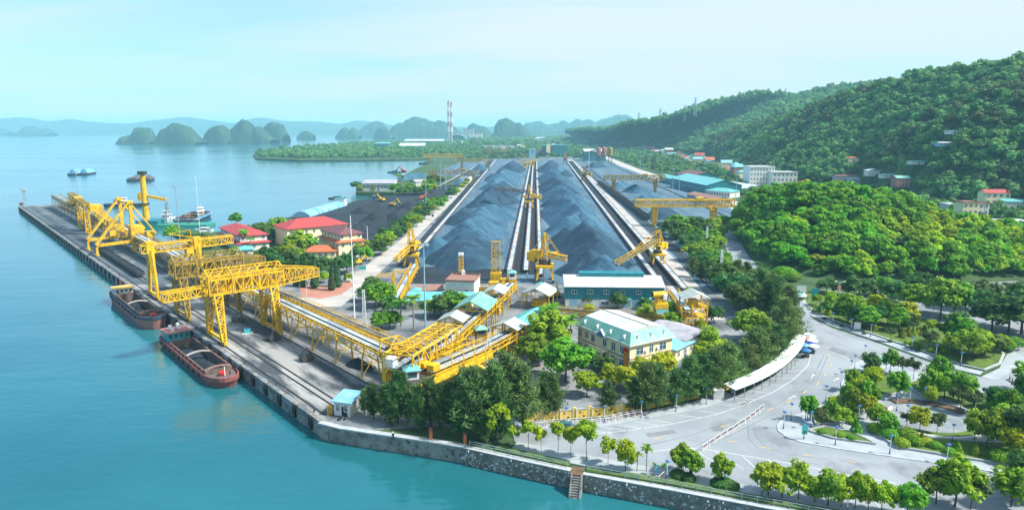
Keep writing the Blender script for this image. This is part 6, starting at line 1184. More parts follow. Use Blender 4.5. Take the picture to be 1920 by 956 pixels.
MB().b(-.05, -.05, 3.35, w+.05, d+.05, 3.6).build('string_course', 'rust_roof', g)
for r in range(2):
    for c in (1, 2.4, 3.9, 6.0, 7.2, 8.4): window(g, -.005, d*(c+.3)/9.2, 1.8+3.4*r, -PI/2, 1.5, 1.9)
for x, ww_ in ((3.2, 2.2), (7.1, 1.2), (11.0, 2.2)): window(g, x, -.005, 5.2, 0, ww_, 1.8)
for x in (3.2, 11.0): window(g, x, -.005, 1.8, 0, 2.2, 1.8)
for x, z_ in ((5.3, 4.6), (9.2, 4.8)): MB().b(x-.4, -.4, z_, x+.4, -.01, z_+.55).build('air_conditioner', 'white_paint', g)
for y in (3.4, 7.8, 17): MB().b(-.4, y-.4, 4.0, -.01, y+.4, 4.55).build('air_conditioner', 'white_paint', g)
bn = MB().b(-.14, .5, .9, -.06, 2.2, 6.2).build('banner', 'red_cloth', g); t_ = MB(); br = random.Random(4)
for i in range(15):
    z_ = 5.0-i*.27; y = .72
    while y < 1.95: l_ = br.uniform(.07, .2); t_.b(-.155, y, z_, -.142, min(y+l_, 1.98), z_+.16); y += l_+.06
t_.build('banner_lettering', 'yellow_print', bn); MB().lathe([(.28, 0), (.28, .02)], n=14).build('banner_emblem', 'line_white', bn).matrix_local = Matrix.Translation((-.15, 1.35, 5.6)) @ Matrix.Rotation(-PI/2, 4, 'Y')
pd = MB().ext([(d*.5-2.2, 6.6), (d*.5+2.2, 6.6), (d*.5, 8.8)], 'x', -.9, -.3).build('pediment', 'white_wall', g); MB().ext([(d*.5-1.7, 6.8), (d*.5+1.7, 6.8), (d*.5, 8.4)], 'x', -.98, -.91).build('pediment_panel', 'blue_paint', pd)
MB().b(-2.6, d*.5-2.6, 3.2, 0, d*.5+2.6, 3.5).b(-2.6, d*.5-2.6, 3.5, -2.45, d*.5+2.6, 4.3).build('balcony', 'cream', g)
for y in (d*.5-2.4, d*.5+2.4): MB().b(-2.5, y-.2, 0, -2.1, y+.2, 3.2).build('porch_column', 'cream', g)
MB().b(-.06, d*.5-.9, 0, -.01, d*.5+.9, 2.5).build('door', 'dark_roof', g)
building('annex', 'low annex with long pale blue roof behind the cream office', at(1266, 679), at(1300, 661), 17, 3.4, 'cream', 'blue_roof', 'lean', 1.6, {'-y': (3, 1)})
g = building('storehouse', 'low cream storehouse with grey corrugated roof beside the annex', at(1284, 663), at(1336, 650), 15, 3.8, 'cream', 'grey_roof', 'gabley', 1.3, {'-y': (2, 1), '-x': (3, 1)})
# teal warehouse
P1 = at(1060, 575); P2 = at(1243, 577); rz, w = frame(P1, P2); d = 19; h = 7.2
g = thing('warehouse', 'teal steel warehouse with white base and long roof vent', 'building', P1, rz)
MB().b(0, 0, 0, w, d, 2.7).build('base_wall', 'white_wall', g); MB().b(-.06, -.06, 2.7, w+.06, d+.06, h).build('cladding', 'teal_wall', g)
r = MB().ext([(-.6, h), (d/2, h+2.0), (d+.6, h), (d+.6, h-.15), (d/2, h+1.85), (-.6, h-.15)], 'x', -.6, w+.6).build('roof', 'white_roof', g)
for i in range(22): x = -.5+(w+1)*i/21; MB().bar((x, -.6, h+.03), (x, d/2, h+2.03), .06, .06).build('roof_seam', 'white_roof', r)
MB().ext([(d/2-1.5, h+1.6), (d/2-1.5, h+3.0), (d/2, h+3.5), (d/2+1.5, h+3.0), (d/2+1.5, h+1.6)], 'x', w*.15, w*.83).build('roof_vent', 'teal_wall', g)
for gx in (-.05, w-.2): MB().ext([(0, h), (d, h), (d/2, h+1.8)], 'x', gx, gx+.25).build('gable_wall', 'teal_wall', g)
for i in range(6): window(g, w*(i+.55)/6.1, -.075, 5.3, 0, 1.7, 1.2)
for i in range(12): MB().b(w*i/11-.06, -.12, 2.7, w*i/11+.06, -.061, h-.2).build('cladding_rib', 'teal_wall', g)
for x in (3, 21, 24.6): MB().b(x-1.3, -.09, 0, x+1.3, -.01, 2.5).build('door', 'blue_roof', g)
for x in (13.5, 27.5): window(g, x, -.005, 1.5, 0, 2.6, 1.2)
MB().add([(16, -.1, 3.3), (22.5, -.1, 3.3), (22.5, -1.5, 2.8), (16, -1.5, 2.8)], [(3, 2, 1, 0), (0, 1, 2, 3)]).build('awning', 'teal_roof', g)
for x in (26.2, 28.8): MB().b(x-.4, -.45, 2.9, x+.4, -.07, 3.5).build('air_conditioner', 'white_paint', g)
# workshop and sheds left of the conveyors
building('workshop', 'white flat-roofed workshop with rusty roof in front of the coal', at(836, 566), at(889, 568), 11, 7.4, 'white_wall', 'rust_roof', 'flat', 0, {'-y': (2, 1)}, ov=.2, doorm='teal_roof')
p = at(864, 556); g = thing('lattice_mast', 'small yellow lattice mast on the workshop roof', 'mast', (p.x, p.y+4, 8.0), 0); MB().tower((0, 0, -.3), (0, 0, 6.5), 1.5, 1.4, 5, .2, .12).build('mast_frame', 'yellow', g); MB().b(-.9, -.9, 6.5, .9, .9, 7.4).build('lamp_head', 'white_paint', g); MB().b(.2, -2, -.3, 1.4, -.9, 1.2).build('water_tank', 'white_paint', g)
building('store_shed', 'long low shed with teal roof in front of the white workshop', at(762, 580), at(884, 581), 7, 3.2, 'cream', 'teal_roof', 'lean', 1.3, {'-y': (7, 1)})
building('store_shed', 'small brown-roofed shed behind the teal-roofed shed', at(785, 560), at(830, 558), 5, 3.0, 'grey_wall', 'rust_roof', 'lean', .8)
building('guard_hut', 'small white hut with blue-grey roof at the quay corner', at(627, 778), at(657, 782), 4.6, 3.3, 'white_wall', 'blue_roof', 'lean', .7, {'-y': (2, 1), '-x': (1, 1)}, ww=.8, ov=.5, doorm='dark_hole')
g = thing('box', 'yellow metal cabinet against the white quay hut', 'box', at(619, 777), .1); MB().b(-.5, -.4, .03, .5, .4, 2.0).build('casing', 'yellow', g); MB().b(-.4, -.42, .2, .4, -.401, 1.85).build('door', 'yellow_old', g)
# red-roofed offices
def tworoof(label, p1, p2, d, floors, fh, wall, r1, r2, faces, back=.7):
    rz, w = frame(p1, p2); g = thing('office_building', label, 'building', (p1.x, p1.y, 0), rz); h = floors*fh
    MB().b(0, 0, 0, w, d, h-fh).build('lower_wall', wall, g); MB().b(back, back+.6, h-fh, w-back, d-back, h).build('upper_wall', wall, g)
    s = MB(); o = 1.1
    s.add([(-o, -o, h-fh-.1), (w+o, -o, h-fh-.1), (w+o, d+o, h-fh-.1), (-o, d+o, h-fh-.1), (back, back+.6, h-fh+.8), (w-back, back+.6, h-fh+.8), (w-back, d-back, h-fh+.8), (back, d-back, h-fh+.8)], [(0, 1, 5, 4), (1, 2, 6, 5), (2, 3, 7, 6), (3, 0, 4, 7), (3, 2, 1, 0)]); s.build('skirt_roof', r2, g)
    rr = roofmesh('hip', w-2*back, d-2*back-.6, h, 2.6, .9).build('roof', r1, g); rr.location = (back, back+.6, 0)
    for fl in range(floors):
        for f, n in faces.items():
            for c in range(n):
                z = fl*fh+fh*.55 + (.3 if fl == floors-1 else 0); ins = back if fl == floors-1 else 0
                if f == '-y': window(g, w*(c+.5)/n, -.005+(ins+.6 if ins else 0), z, 0, 1.3, 1.5)
                if f == '-x': window(g, -.005+ins, d*(c+.5)/n, z, -PI/2, 1.3, 1.5)
                if f == '+x': window(g, w+.005-ins, d*(c+.5)/n, z, PI/2, 1.3, 1.5)
    return g
tworoof('white two-storey house with two red roofs by the water', at(410, 452), at(448, 472), 15, 2, 3.8, 'white_wall', 'red_roof', 'red_roof', {'-y': 7, '+x': 3})
tworoof('three-storey cream office with dark red tiered roofs', at(599, 470), at(636, 483), 13, 3, 3.6, 'cream', 'dark_roof', 'orange_roof', {'-y': 6, '+x': 3})
building('office_building', 'long cream office with wide bright red hipped roof', at(540, 464), at(652, 452), 18, 9.5, 'cream', 'red_roof', 'hip', 4, {'-y': (8, 2)}, 2, 1.3, 1.6, ov=1)
building('outbuilding', 'low building with orange tiled roof behind the cypresses', at(570, 486), at(630, 484), 9, 3.4, 'cream', 'orange_roof', 'hip', 2.4, {'-y': (5, 1)})
building('outbuilding', 'small white outbuilding with red roof right of the tiered office', at(668, 482), at(694, 479), 8, 4.2, 'white_wall', 'red_roof', 'gabley', 1.6, {'-y': (2, 1)})
building('canopy_shed', 'pale teal shed roof behind the portal crane tail', at(445, 482), at(475, 480), 8, 3.4, 'white_wall', 'teal_roof', 'hip', 1.4)
building('landing_house', 'long grey landing house standing on its own quay in the water', at(680, 358), at(740, 358), 16, 7.5, 'white_wall', 'grey_roof', 'lean', 2.5, {'-y': (9, 1)}, ww=3, wh=2.8)
building('outbuilding', 'small white building with grey roof by the landing trees', at(780, 352), at(803, 351), 14, 6, 'white_wall', 'grey_roof', 'gable', 2, {'-y': (3, 1)})
# power station and far sheds
building('factory_hall', 'long far factory hall with white roof and teal walls', at(757, 272), at(831, 272), 60, 15, 'teal_wall', 'white_roof', 'lean', 6, None, door=False); building('factory_hall', 'pale low-roofed hall in front of the long factory hall', at(748, 280), at(796, 280), 60, 10, 'teal_wall', 'white_roof', 'gable', 8, None, door=False)
building('factory_hall', 'teal block at the edge of the mangrove', at(702, 281), at(729, 281), 40, 18, 'teal_wall', 'teal_roof', 'lean', 3, {'-y': (4, 1)}, ww=6, wh=5)
p = at(857, 266); g = thing('arched_hall', 'far arched coal hall with white barrel rim', 'building', p, 0); ar = [(50*math.cos(PI*i/16), 36*math.sin(PI*i/16)) for i in range(17)]; MB().ext(ar, 'y', 0, 90).build('vault', 'teal_wall', g); MB().ext(ar+[(x*.9, z*.9) for x, z in ar[::-1]], 'y', -6, 0).build('arch_rim', 'white_roof', g)
for lab, x0, x1, y, hh, wl in (('grey boiler block of the power station', 868, 888, 262, 60, 'grey_wall'), ('white block right of the boiler block', 880, 904, 263, 34, 'white_wall'), ('low white block below the arched hall', 846, 866, 272, 14, 'white_wall'), ('low pale shed beyond the stockyard', 905, 965, 280, 9, 'white_wall')): building('power_block', lab, at(x0, y), at(x1, y), 50, hh, wl, 'grey_roof', 'flat', 0, {'-y': (3, 2)}, 2, 4, 4, door=False, ov=.3)
for lab, x, rr in (('left red-and-white striped power station chimney', 841.5, 4.4), ('right red-and-white striped power station chimney', 846.8, 4.4)):
    p = atY(x, 255, 3300); p.z = 0; g = thing('chimney', lab, 'chimney', p, 0, 'power station chimneys'); H = 188 if 'left' in lab else 183; k = 8
    for i in range(k):
        a, b_ = i/k, (i+1)/k; ra, rb = rr*1.5-(rr*.6)*a, rr*1.5-(rr*.6)*b_; MB().lathe([(ra, H*a), (rb, H*b_)], n=14).build('band', ('grey_wall' if i < 2 else ('hull_pink' if i % 2 else 'white_wall')), g)
    MB().lathe([(rr, H-.5), (rr, H+1.5), (rr*.7, H+1.5)], n=14).build('rim', 'dark_steel', g)
building('plant_building', 'big teal plant building at the far end of the yard', at(1018, 293), at(1064, 293), 40, 24, 'teal_wall', 'teal_roof', 'flat', 0, {'-y': (5, 3)}, 3, 3, 3, ov=.4, door=False); p = at(1024, 293); g = thing('hopper_block', 'cream and maroon tower block at the corner of the teal plant', 'building', (p.x, p.y-3, 0), 0); MB().b(0, 0, 0, 9, 12, 24).build('cream_bay', 'cream', g); MB().b(9, 0, 0, 14, 12, 23).build('maroon_bay', 'dark_roof', g)
building('plant_building', 'teal plant building with white roof beside the silos', at(1096, 302), at(1134, 302), 36, 18, 'teal_wall', 'white_roof', 'lean', 4, {'-y': (4, 2)}, 2, 3, 3, door=False)
for i, x in enumerate((1122, 1132.5, 1144)):
    p = at(x, 304); g = thing('silo', f'{ordn(i)} of three cylindrical silos from the left', 'silo', p, 0, 'silos at the yard end'); m_ = 'yellow_old' if i == 2 else 'hull_pink'
    MB().lathe([(.5, 8), (4.4, 12), (4.4, 25), (3, 26.5), (.2, 27)], n=16).build('tank', m_, g)
    for a in range(4): MB().bar((3.6*math.cos(a*PI/2+.8), 3.6*math.sin(a*PI/2+.8), 0), (3.6*math.cos(a*PI/2+.8), 3.6*math.sin(a*PI/2+.8), 13), .6).build('leg', 'dark_steel', g)
    MB().rail([(-3, -3, 26.5), (3, -3, 26.5)], 1.5).build('railing', 'steel', g)
for lab, a, b_, z0, z1 in (('dark inclined far conveyor left of the middle tracks', (930, 296), (985, 300), 10, 16), ('dark inclined far conveyor from the teal plant', (1000, 300), (1018, 292), 8, 20), ('dark inclined conveyor to the silos', (1075, 300), (1120, 303), 4, 24)): conveyor(lab, at(*a)+Vector((0, 0, z0)), at(*b_)+Vector((0, 0, z1)), 4, 1, 2, 20, 'dark_steel', 'belt', rail=False)
building('far_transfer_house', 'white and blue transfer house behind the far stackers', at(992, 302), at(1004, 302), 10, 22, 'blue_roof', 'white_roof', 'flat', 0, {'-y': (1, 2)}, 2, 3, 3, ov=.3, door=False)
# sheds right of the rail yard
def longshed(label, a, b_, d, h, wall, roof, rk='gable', rh=4, n=12): return building('shed', label, at(*a), at(*b_), d, h, wall, roof, rk, rh, {'-y': (n, 1)}, ww=1.6, wh=2.2, door=False, fm='white_wall')
longshed('long teal shed with stepped teal roof right of the rail yard', (1258, 350), (1324, 366), 34, 9, 'teal_wall', 'teal_roof', 'gable', 5, 14)
longshed('teal shed with purple-brown roof behind the stepped shed', (1268, 339), (1300, 345), 30, 9, 'teal_wall', 'dark_roof', 'gable', 4, 5)
longshed('long pale shed behind the teal shed', (1318, 353), (1394, 366), 30, 6, 'white_wall', 'white_roof', 'gable', 3, 12)
longshed('white L-shaped shed with teal hipped roof', (1322, 368), (1368, 372), 16, 5.5, 'white_wall', 'teal_roof', 'hip', 2.5, 9)
longshed('low brown-roofed platform shed behind the big yellow gantry', (1288, 372), (1340, 384), 14, 4, 'grey_wall', 'rust_roof', 'gable', 2, 8)
longshed('narrow teal shed at the left end of the shed row', (1236, 340), (1262, 347), 16, 6, 'teal_wall', 'teal_roof', 'gable', 2.5, 6)
# town and hillside houses
from mathutils.bvhtree import BVHTree
def bvh(o): return BVHTree.FromPolygons([v.co for v in o.data.vertices], [p_.vertices[:] for p_ in o.data.polygons])
BV = [bvh(HILLB), bvh(HILLA), bvh(MOUND)]; CAMP = Vector((0, 0, CAM_H))
def hit(x, y, which=(0, 1)):
    r = ray(x, y).normalized(); best = at(x, y) if r.z < -.002 else None; bd = (best-CAMP).length if best else 1e9
    for i in which:
        h_ = BV[i].ray_cast(CAMP, r)
        if h_[0] is not None and h_[3] < bd: best, bd = h_[0], h_[3]
    return best
HOUSES = []
def hh(label, x0, x1, yb, hpx, wall, roof, rk='hip', floors=1, cols=3, d=9, back=0, nm='house'):
    p = hit((x0+x1)/2, yb); 
    if p.z > 1: p = p+(CAMP-p).normalized()*10
    t_ = p.y/ray((x0+x1)/2, yb).y; w = (x1-x0)/FPX*t_; h = hpx/FPX*t_; p1 = Vector((p.x-w/2, p.y, p.z)); p2 = Vector((p.x+w/2, p.y+.0, p.z))
    HOUSES.append(p.copy())
    g = building(nm, label, p1, p2, d, h, wall, roof, rk, h*.28 if rk != 'flat' else 0, {'-y': (cols, floors)}, floors, w/cols*.42, h/floors*.45, 'house', None, p.z, ov=.5, plinth=.4, pane=(hpx > 16)); MB().b(.1, .1, -12, w-.1, d-.1, -.41).build('foundation', 'forest', g); return g
hh('big white office block with blue glass bays below the hill', 1405, 1450, 358, 44, 'white_wall', 'white_roof', 'flat', 5, 8, 22, nm='office_building'); hh('lower white office wing with flag-lined front right of the big block', 1447, 1493, 360, 36, 'white_wall', 'white_roof', 'flat', 4, 6, 18, nm='office_building')
for a in (('white house with small red roof right of the office wing', 1500, 1518, 353, 11, 'white_wall', 'red_roof', 'hip', 1, 3), ('pink-roofed pavilion house alone on the wooded slope', 1591, 1610, 303, 7, 'cream', 'orange_roof', 'hip', 1, 3), ('long house with maroon and teal roofs in the valley', 1568, 1624, 337, 7, 'grey_wall', 'dark_roof', 'gable', 1, 7), ('light blue box-shaped house in the valley', 1594, 1611, 347, 11, 'blue_roof', 'white_roof', 'flat', 2, 2), ('white peaked house right of the maroon-roofed house', 1628, 1656, 330, 10, 'white_wall', 'white_roof', 'gabley', 2, 3), ('three-storey pale house with green roof on the slope', 1680, 1706, 350, 16, 'hull_pink', 'green_roof', 'gable', 3, 4), ('teal-roofed house left of the three-storey house', 1656, 1684, 334, 6, 'white_wall', 'teal_roof', 'gable', 1, 4), ('small blue-roofed house high on the wooded slope', 1762, 1790, 274, 6, 'blue_roof', 'white_roof', 'gable', 1, 3), ('tiny white house above the blue-roofed house', 1782, 1796, 251, 5, 'white_wall', 'white_roof', 'flat', 1, 2), ('small teal-roofed hut above the valley', 1710, 1734, 308, 5, 'white_wall', 'teal_roof', 'gable', 1, 3), ('dark-roofed old house behind the mound', 1683, 1708, 372, 9, 'cream', 'dark_roof', 'hip', 1, 3), ('small red-roofed house behind the mound', 1709, 1724, 372, 7, 'white_wall', 'red_roof', 'gabley', 1, 2), ('orange temple roof peeking over the mound', 1680, 1700, 392, 9, 'cream', 'orange_roof', 'hip', 1, 3), ('small white two-storey house left of the tall villa', 1775, 1798, 402, 18, 'white_wall', 'white_roof', 'flat', 2, 2), ('tall three-storey white villa with brown-edged roof', 1803, 1832, 416, 36, 'cream', 'rust_roof', 'flat', 3, 3), ('white three-storey wing right of the tall villa', 1831, 1852, 414, 32, 'white_wall', 'rust_roof', 'flat', 3, 2), ('two-storey villa with bright red roof above the white villa', 1846, 1893, 384, 22, 'cream', 'red_roof', 'gable', 2, 4), ('long white house with teal roof cut by the right edge', 1886, 1930, 390, 12, 'white_wall', 'teal_roof', 'lean', 1, 6), ('white shed at the foot of the valley by the right edge', 1878, 1902, 428, 11, 'white_wall', 'white_roof', 'lean', 1, 2), ('white shed beside the right edge below the villas', 1906, 1930, 424, 8, 'white_wall', 'white_roof', 'lean', 1, 2)): hh(*a)
tr2 = random.Random(31); town = []
for (x0, x1, ya, yb, n) in ((1068, 1128, 251, 262, 12), (1118, 1190, 260, 276, 14), (1170, 1250, 272, 290, 13), (1236, 1330, 286, 312, 14), (1330, 1400, 312, 335, 9), (930, 1060, 258, 284, 16)):
    for i in range(n):
        x = x0+(x1-x0)*(i+tr2.random()*.8)/n; f = (x-x0)/(x1-x0); y = ya+(yb-ya)*(f if x0 != 930 else tr2.random())+tr2.uniform(-3, 4); town.append((x, y))
town.sort()
for i, (x, y) in enumerate(town):
    roof, rn = tr2.choice((('red_roof', 'red'), ('white_roof', 'white'), ('orange_roof', 'orange'), ('blue_roof', 'pale blue'), ('teal_roof', 'teal'), ('white_roof', 'white'))); p = hit(x, y); w = tr2.uniform(11, 20); h = tr2.choice((7, 8, 10, 13))
    HOUSES.append(p.copy())
    if p.y > 2600: w *= 1.6; h *= 1.4
    p1 = Vector((p.x-w/2, p.y, p.z)); building('town_house', f'{rn}-roofed house in the far town, {ordn(i)} house from the left'.replace('house in the far town', 'far town house'), p1, p1+Vector((w, tr2.uniform(-2, 2), 0)), 10, h, tr2.choice(('white_wall', 'white_wall', 'cream', 'hull_pink')), roof, tr2.choice(('hip', 'gable', 'gabley', 'flat')), h*.3, {'-y': (3, max(1, int(h/3.3)))}, max(1, int(h/3.3)), w*.14, 1.5, 'house', 'houses of the far town', p.z, pane=False, door=False)
# ---------------------------------------------------------------- lattice pylons on the ridge
for lab, x, yb, yt, Y in (('tallest lattice pylon on the ridge', 1303, 212, 183, 1720), ('thin lattice pylon left of the tallest one', 1284, 222, 197, 1780), ('lattice pylon above the middle of the low ridge', 1237, 234, 204, 1850), ('leftmost lattice pylon above the low ridge', 1197, 240, 211, 1950), ('small pylon between the low ridge pylons', 1258, 228, 213, 1830), ('pylon on the far bluish ridge', 1472, 184, 166, 1990), ('dark pylon on the near slope below the bluish ridge', 1432, 246, 214, 1300), ('pale pylon standing on the wooded slope', 1517, 306, 280, 1000)):
    p = atY(x, yb, Y); t_ = atY(x, yt, Y); h = t_.z-p.z; g = thing('pylon', lab, 'pylon', p, 0, 'power pylons'); MB().tower((0, 0, -8), (0, 0, h), h*.18, h*.03, 8, .5, .3).build('lattice', 'steel', g)
    for f in (.72, .84, .95): MB().bar((-h*.13, 0, h*f), (h*.13, 0, h*f), .5).build('cross_arm', 'steel', g)
# ---------------------------------------------------------------- yellow wall, canopy, gate
wp = PX([(986, 791), (1060, 786), (1133, 779), (1180, 773), (1250, 758), (1310, 745), (1368, 729)]); WPt = resample(wp, 16); g = thing('boundary_wall', 'yellow panelled boundary wall with white-edged pillars', 'wall', WPt[0]); o0 = WPt[0]
for i, (a, b_) in enumerate(zip(WPt, WPt[1:])):
    a = a-o0; b_ = b_-o0; d = (b_-a).normalized(); pn = MB().bar(a+d*.35+Vector((0, 0, 1.0)), b_-d*.35+Vector((0, 0, 1.0)), .25, 2.0).build('wall_panel', 'yellow_wall', g)
    nn = Vector((d.y, -d.x, 0))
    for f, z_ in ((.35, 1.45), (.6, .5)): c = a.lerp(b_, f)+nn*.14; MB().box((c.x, c.y, z_), (.35, .08, .35), math.atan2(d.y, d.x)).build('vent_opening', 'rust', pn)
    MB().bar(a+d*.35+Vector((0, 0, 2.08)), b_-d*.35+Vector((0, 0, 2.08)), .4, .15).build('panel_cap', 'grey_wall', pn)
for a in WPt:
    a = a-o0; pl = MB().b(a.x-.3, a.y-.22, 0, a.x+.3, a.y+.22, 2.5).build('pillar', 'yellow_wall', g); MB().b(a.x-.42, a.y-.3, 0, a.x-.31, a.y+.2, 2.3).b(a.x+.31, a.y-.3, 0, a.x+.42, a.y+.2, 2.3).build('pillar_edge', 'white_paint', pl)
cpz = [at(x, y, 2.9) for x, y in ((1368, 727), (1400, 715), (1432, 700), (1460, 682), (1480, 664), (1494, 646), (1500, 628))]
g = thing('walkway_canopy', 'curved pale canopy roof over the walkway behind the parking bays', 'canopy', (cpz[0].x, cpz[0].y, 0)); o0 = Vector((cpz[0].x, cpz[0].y, 0)); cr_ = resample(cpz, 15)
for i, (a, b_) in enumerate(zip(cr_, cr_[1:])):
    a = a-o0; b_ = b_-o0; d = (b_-a).normalized(); n_ = Vector((-d.y, d.x, 0)); e = d*.01
    MB().add([a+n_*1.6+Vector((0, 0, .5))+e, a-n_*1.6+e, b_-n_*1.6-e, b_+n_*1.6+Vector((0, 0, .5))-e, a+n_*1.6+Vector((0, 0, .4))+e, a-n_*1.6-Vector((0, 0, .1))+e, b_-n_*1.6-Vector((0, 0, .1))-e, b_+n_*1.6+Vector((0, 0, .4))-e], [(0, 1, 2, 3), (7, 6, 5, 4), (1, 5, 6, 2), (0, 3, 7, 4), (0, 4, 5, 1), (3, 2, 6, 7)]).build('roof_sheet', 'white_roof', g)
    for s_ in (-1.4, 1.4): q = a+n_*s_; MB().b(q.x-.07, q.y-.07, 0, q.x+.07, q.y+.07, 2.85).build('post', 'steel', g)
a = cr_[0]-o0; MB().b(a.x-3.5, a.y-.2, 0, a.x-1.2, a.y+1.6, 2.4).build('ticket_box', 'white_wall', g)
ur = random.Random(8)
for i, (x, y, m_, cn_) in enumerate(((1508, 628, 'white_paint', 'uppermost white'), (1519, 633, 'white_roof', 'second white'), (1511, 638, 'hull_pink', 'pale pink'), (1522, 641, 'white_paint', 'wide white'), (1518, 647, 'navy_paint', 'navy blue'), (1506, 650, 'tarp_blue', 'sky blue'), (1524, 652, 'white_wall', 'off-white'), (1510, 660, 'blue_paint', 'dark blue lowest'))):
    p = at(x, y+10); g = thing('parasol', f'{cn_} stall parasol at the end of the walkway canopy', 'parasol', p, ur.random(), 'stall parasols'); MB().tube((0, 0, 0), (0, 0, 2.5), .04, n=6).build('pole', 'steel', g); MB().lathe([(1.55, 2.0), (1.5, 2.08), (.8, 2.45), (.05, 2.65)], n=10).build('canopy', m_, g)
    MB().b(-.9, -.5, .0, .9, .5, .75).build('stall_table', 'dark_steel', g)
p = at(1497, 566); g = thing('guard_booth', 'white rounded guard booth with teal roof at the road junction', 'booth', p, .3); MB().lathe([(2.3, 0), (2.3, 1.1), (2.25, 1.15)], n=16).build('base', 'white_paint', g); MB().lathe([(2.2, 1.15), (2.2, 2.3)], n=16).build('window_band', 'glass', g); MB().lathe([(2.3, 2.3), (2.6, 2.35), (2.6, 2.7), (.1, 2.75)], n=16).build('roof', 'white_paint', g); MB().b(-1.3, -1.3, 2.76, 1.3, 1.3, 3.0).build('roof_panel', 'teal_roof', g)
# ---------------------------------------------------------------- barriers
def barrier_meshes():
    a, b_ = MB(), MB()
    for z_ in (.12, 1.0): a.b(-1.0, -.03, z_, 1.0, .03, z_+.07)
    for x in (-1.0, 1.0): a.b(x-.04, -.035, 0, x+.04, .035, 1.08); a.b(x-.05, -.3, 0, x+.05, .3, .05)
    for i in range(7): b_.b(-.8+i*.27-.02, -.015, .19, -.8+i*.27+.02, .015, 1.0)
    return a.mesh('frame', 'white_paint'), b_.mesh('bars', 'hull_red')
BF, BB = barrier_meshes()
def barrier(p, rz, label, group):
    g = thing('crowd_barrier', label, 'barrier', p, rz, group); put('frame', BF, g); put('bars', BB, g)
bl = resample(PX([(1322, 840), (1360, 815), (1400, 790), (1428, 768)], .06), 11); brz = math.atan2((bl[-1]-bl[0]).y, (bl[-1]-bl[0]).x)
for i, p in enumerate(bl): barrier(p, brz+ur.uniform(-.15, .15), f'red and white barrier, {ordn(i)} from near end of the row across the road', 'barrier row across the road')
bl = resample(PX([(1240, 898), (1262, 888), (1285, 872)], .06), 4)
for i, p in enumerate(bl): barrier(p, .9, f'red and white barrier by the promenade palms, {ordn(i)} from the sea', 'barriers by the promenade')
for i, (x, y) in enumerate(((1392, 762), (1401, 758))): barrier(at(x, y, .06), .4+i, f'{["left", "right"][i]} of two red and white barriers standing apart by the bays', 'lone barriers')
k = 0
for rr in range(2):
    for i, p in enumerate(resample(PX([(1000, 799), (1060, 796), (1130, 791), (1195, 779)], .16), 15)): barrier(p+Vector((0, -.4+.9*rr, 0)), .1+ur.uniform(-.3, .3), f'red and white barrier stored below the yellow wall, {ordn(i)} from left, {["front", "back"][rr]} row', 'stored barriers')
# ---------------------------------------------------------------- lamps and masts
lpm = [MB().lathe([(.13, 0), (.13, .4), (.08, .45), (.07, 1.1)], n=8).mesh('lower_post', 'navy_paint'), MB().lathe([(.06, 1.1), (.05, 3.3)], n=8).mesh('upper_post', 'white_paint'), MB().lathe([(.05, 3.3), (.18, 3.36), (.38, 3.55), (.36, 3.68), (.1, 3.8), (.01, 3.82)], n=12).mesh('lamp_head', 'blue_paint')]
lm = [lpm[0], lpm[1], lpm[2]]
def lamps(where, pts, z, group):
    for i, (x, y) in enumerate(sorted(pts)):
        g = thing('garden_lamp', f'blue-topped garden lamp, {ordn(i)} from left {where}', 'lamp', at(x, y, z), 0, group)
        for n_, m_ in zip(('lower_post', 'upper_post', 'lamp_head'), lm): put(n_, m_, g)
lamps('in the park', [(1469, 803), (1483, 787), (1548, 752), (1576, 724), (1602, 692), (1595, 702), (1621, 672), (1566, 833), (1668, 850), (1775, 867), (1899, 888), (1609, 791), (1584, 777), (1520, 803), (1510, 787), (1681, 770), (1705, 756), (1733, 756), (1785, 828), (1693, 722), (1666, 722), (1827, 775), (1507, 822), (1640, 760), (1700, 790)], .2, 'park lamps')
lamps('on the far side of the upper road', [(1514, 577), (1539, 596), (1561, 608), (1596, 620), (1632, 631), (1709, 656), (1754, 671), (1801, 686)], .2, 'upper road lamps'); lamps('in front of the yellow wall', [(958, 806), (985, 801), (1062, 795), (1133, 792), (1202, 783), (1267, 771), (1324, 757), (1372, 745)], .16, 'yellow wall lamps'); lamps('on the promenade', [(1250, 900), (1428, 930), (1588, 962)], .16, 'promenade lamps')
def mast(label, x, yb, yt, m='mast_blue', r=.28, head=True, Y=None):
    p = at(x, yb) if Y is None else Vector((atY(x, yb, Y).x, Y, 0)); h = (yb-yt)/FPX*(p.y/ray(x, yb).y)/.985; g = thing('high_mast_light', label, 'light mast', p, 0, 'high mast lights'); MB().lathe([(r, 0), (r*.5, h)], n=10).build('pole', m, g)
    if head:
        MB().lathe([(1.3, h-.4), (1.4, h-.2), (1.3, h)], n=12).build('ring', 'steel', g); fl = MB().b(-.3, -.15, -.25, .3, .15, .25).mesh('floodlight', 'steel')
        for i in range(8): put('floodlight', fl, g, (1.5*math.cos(i*PI/4), 1.5*math.sin(i*PI/4), h-.45), i*PI/4)
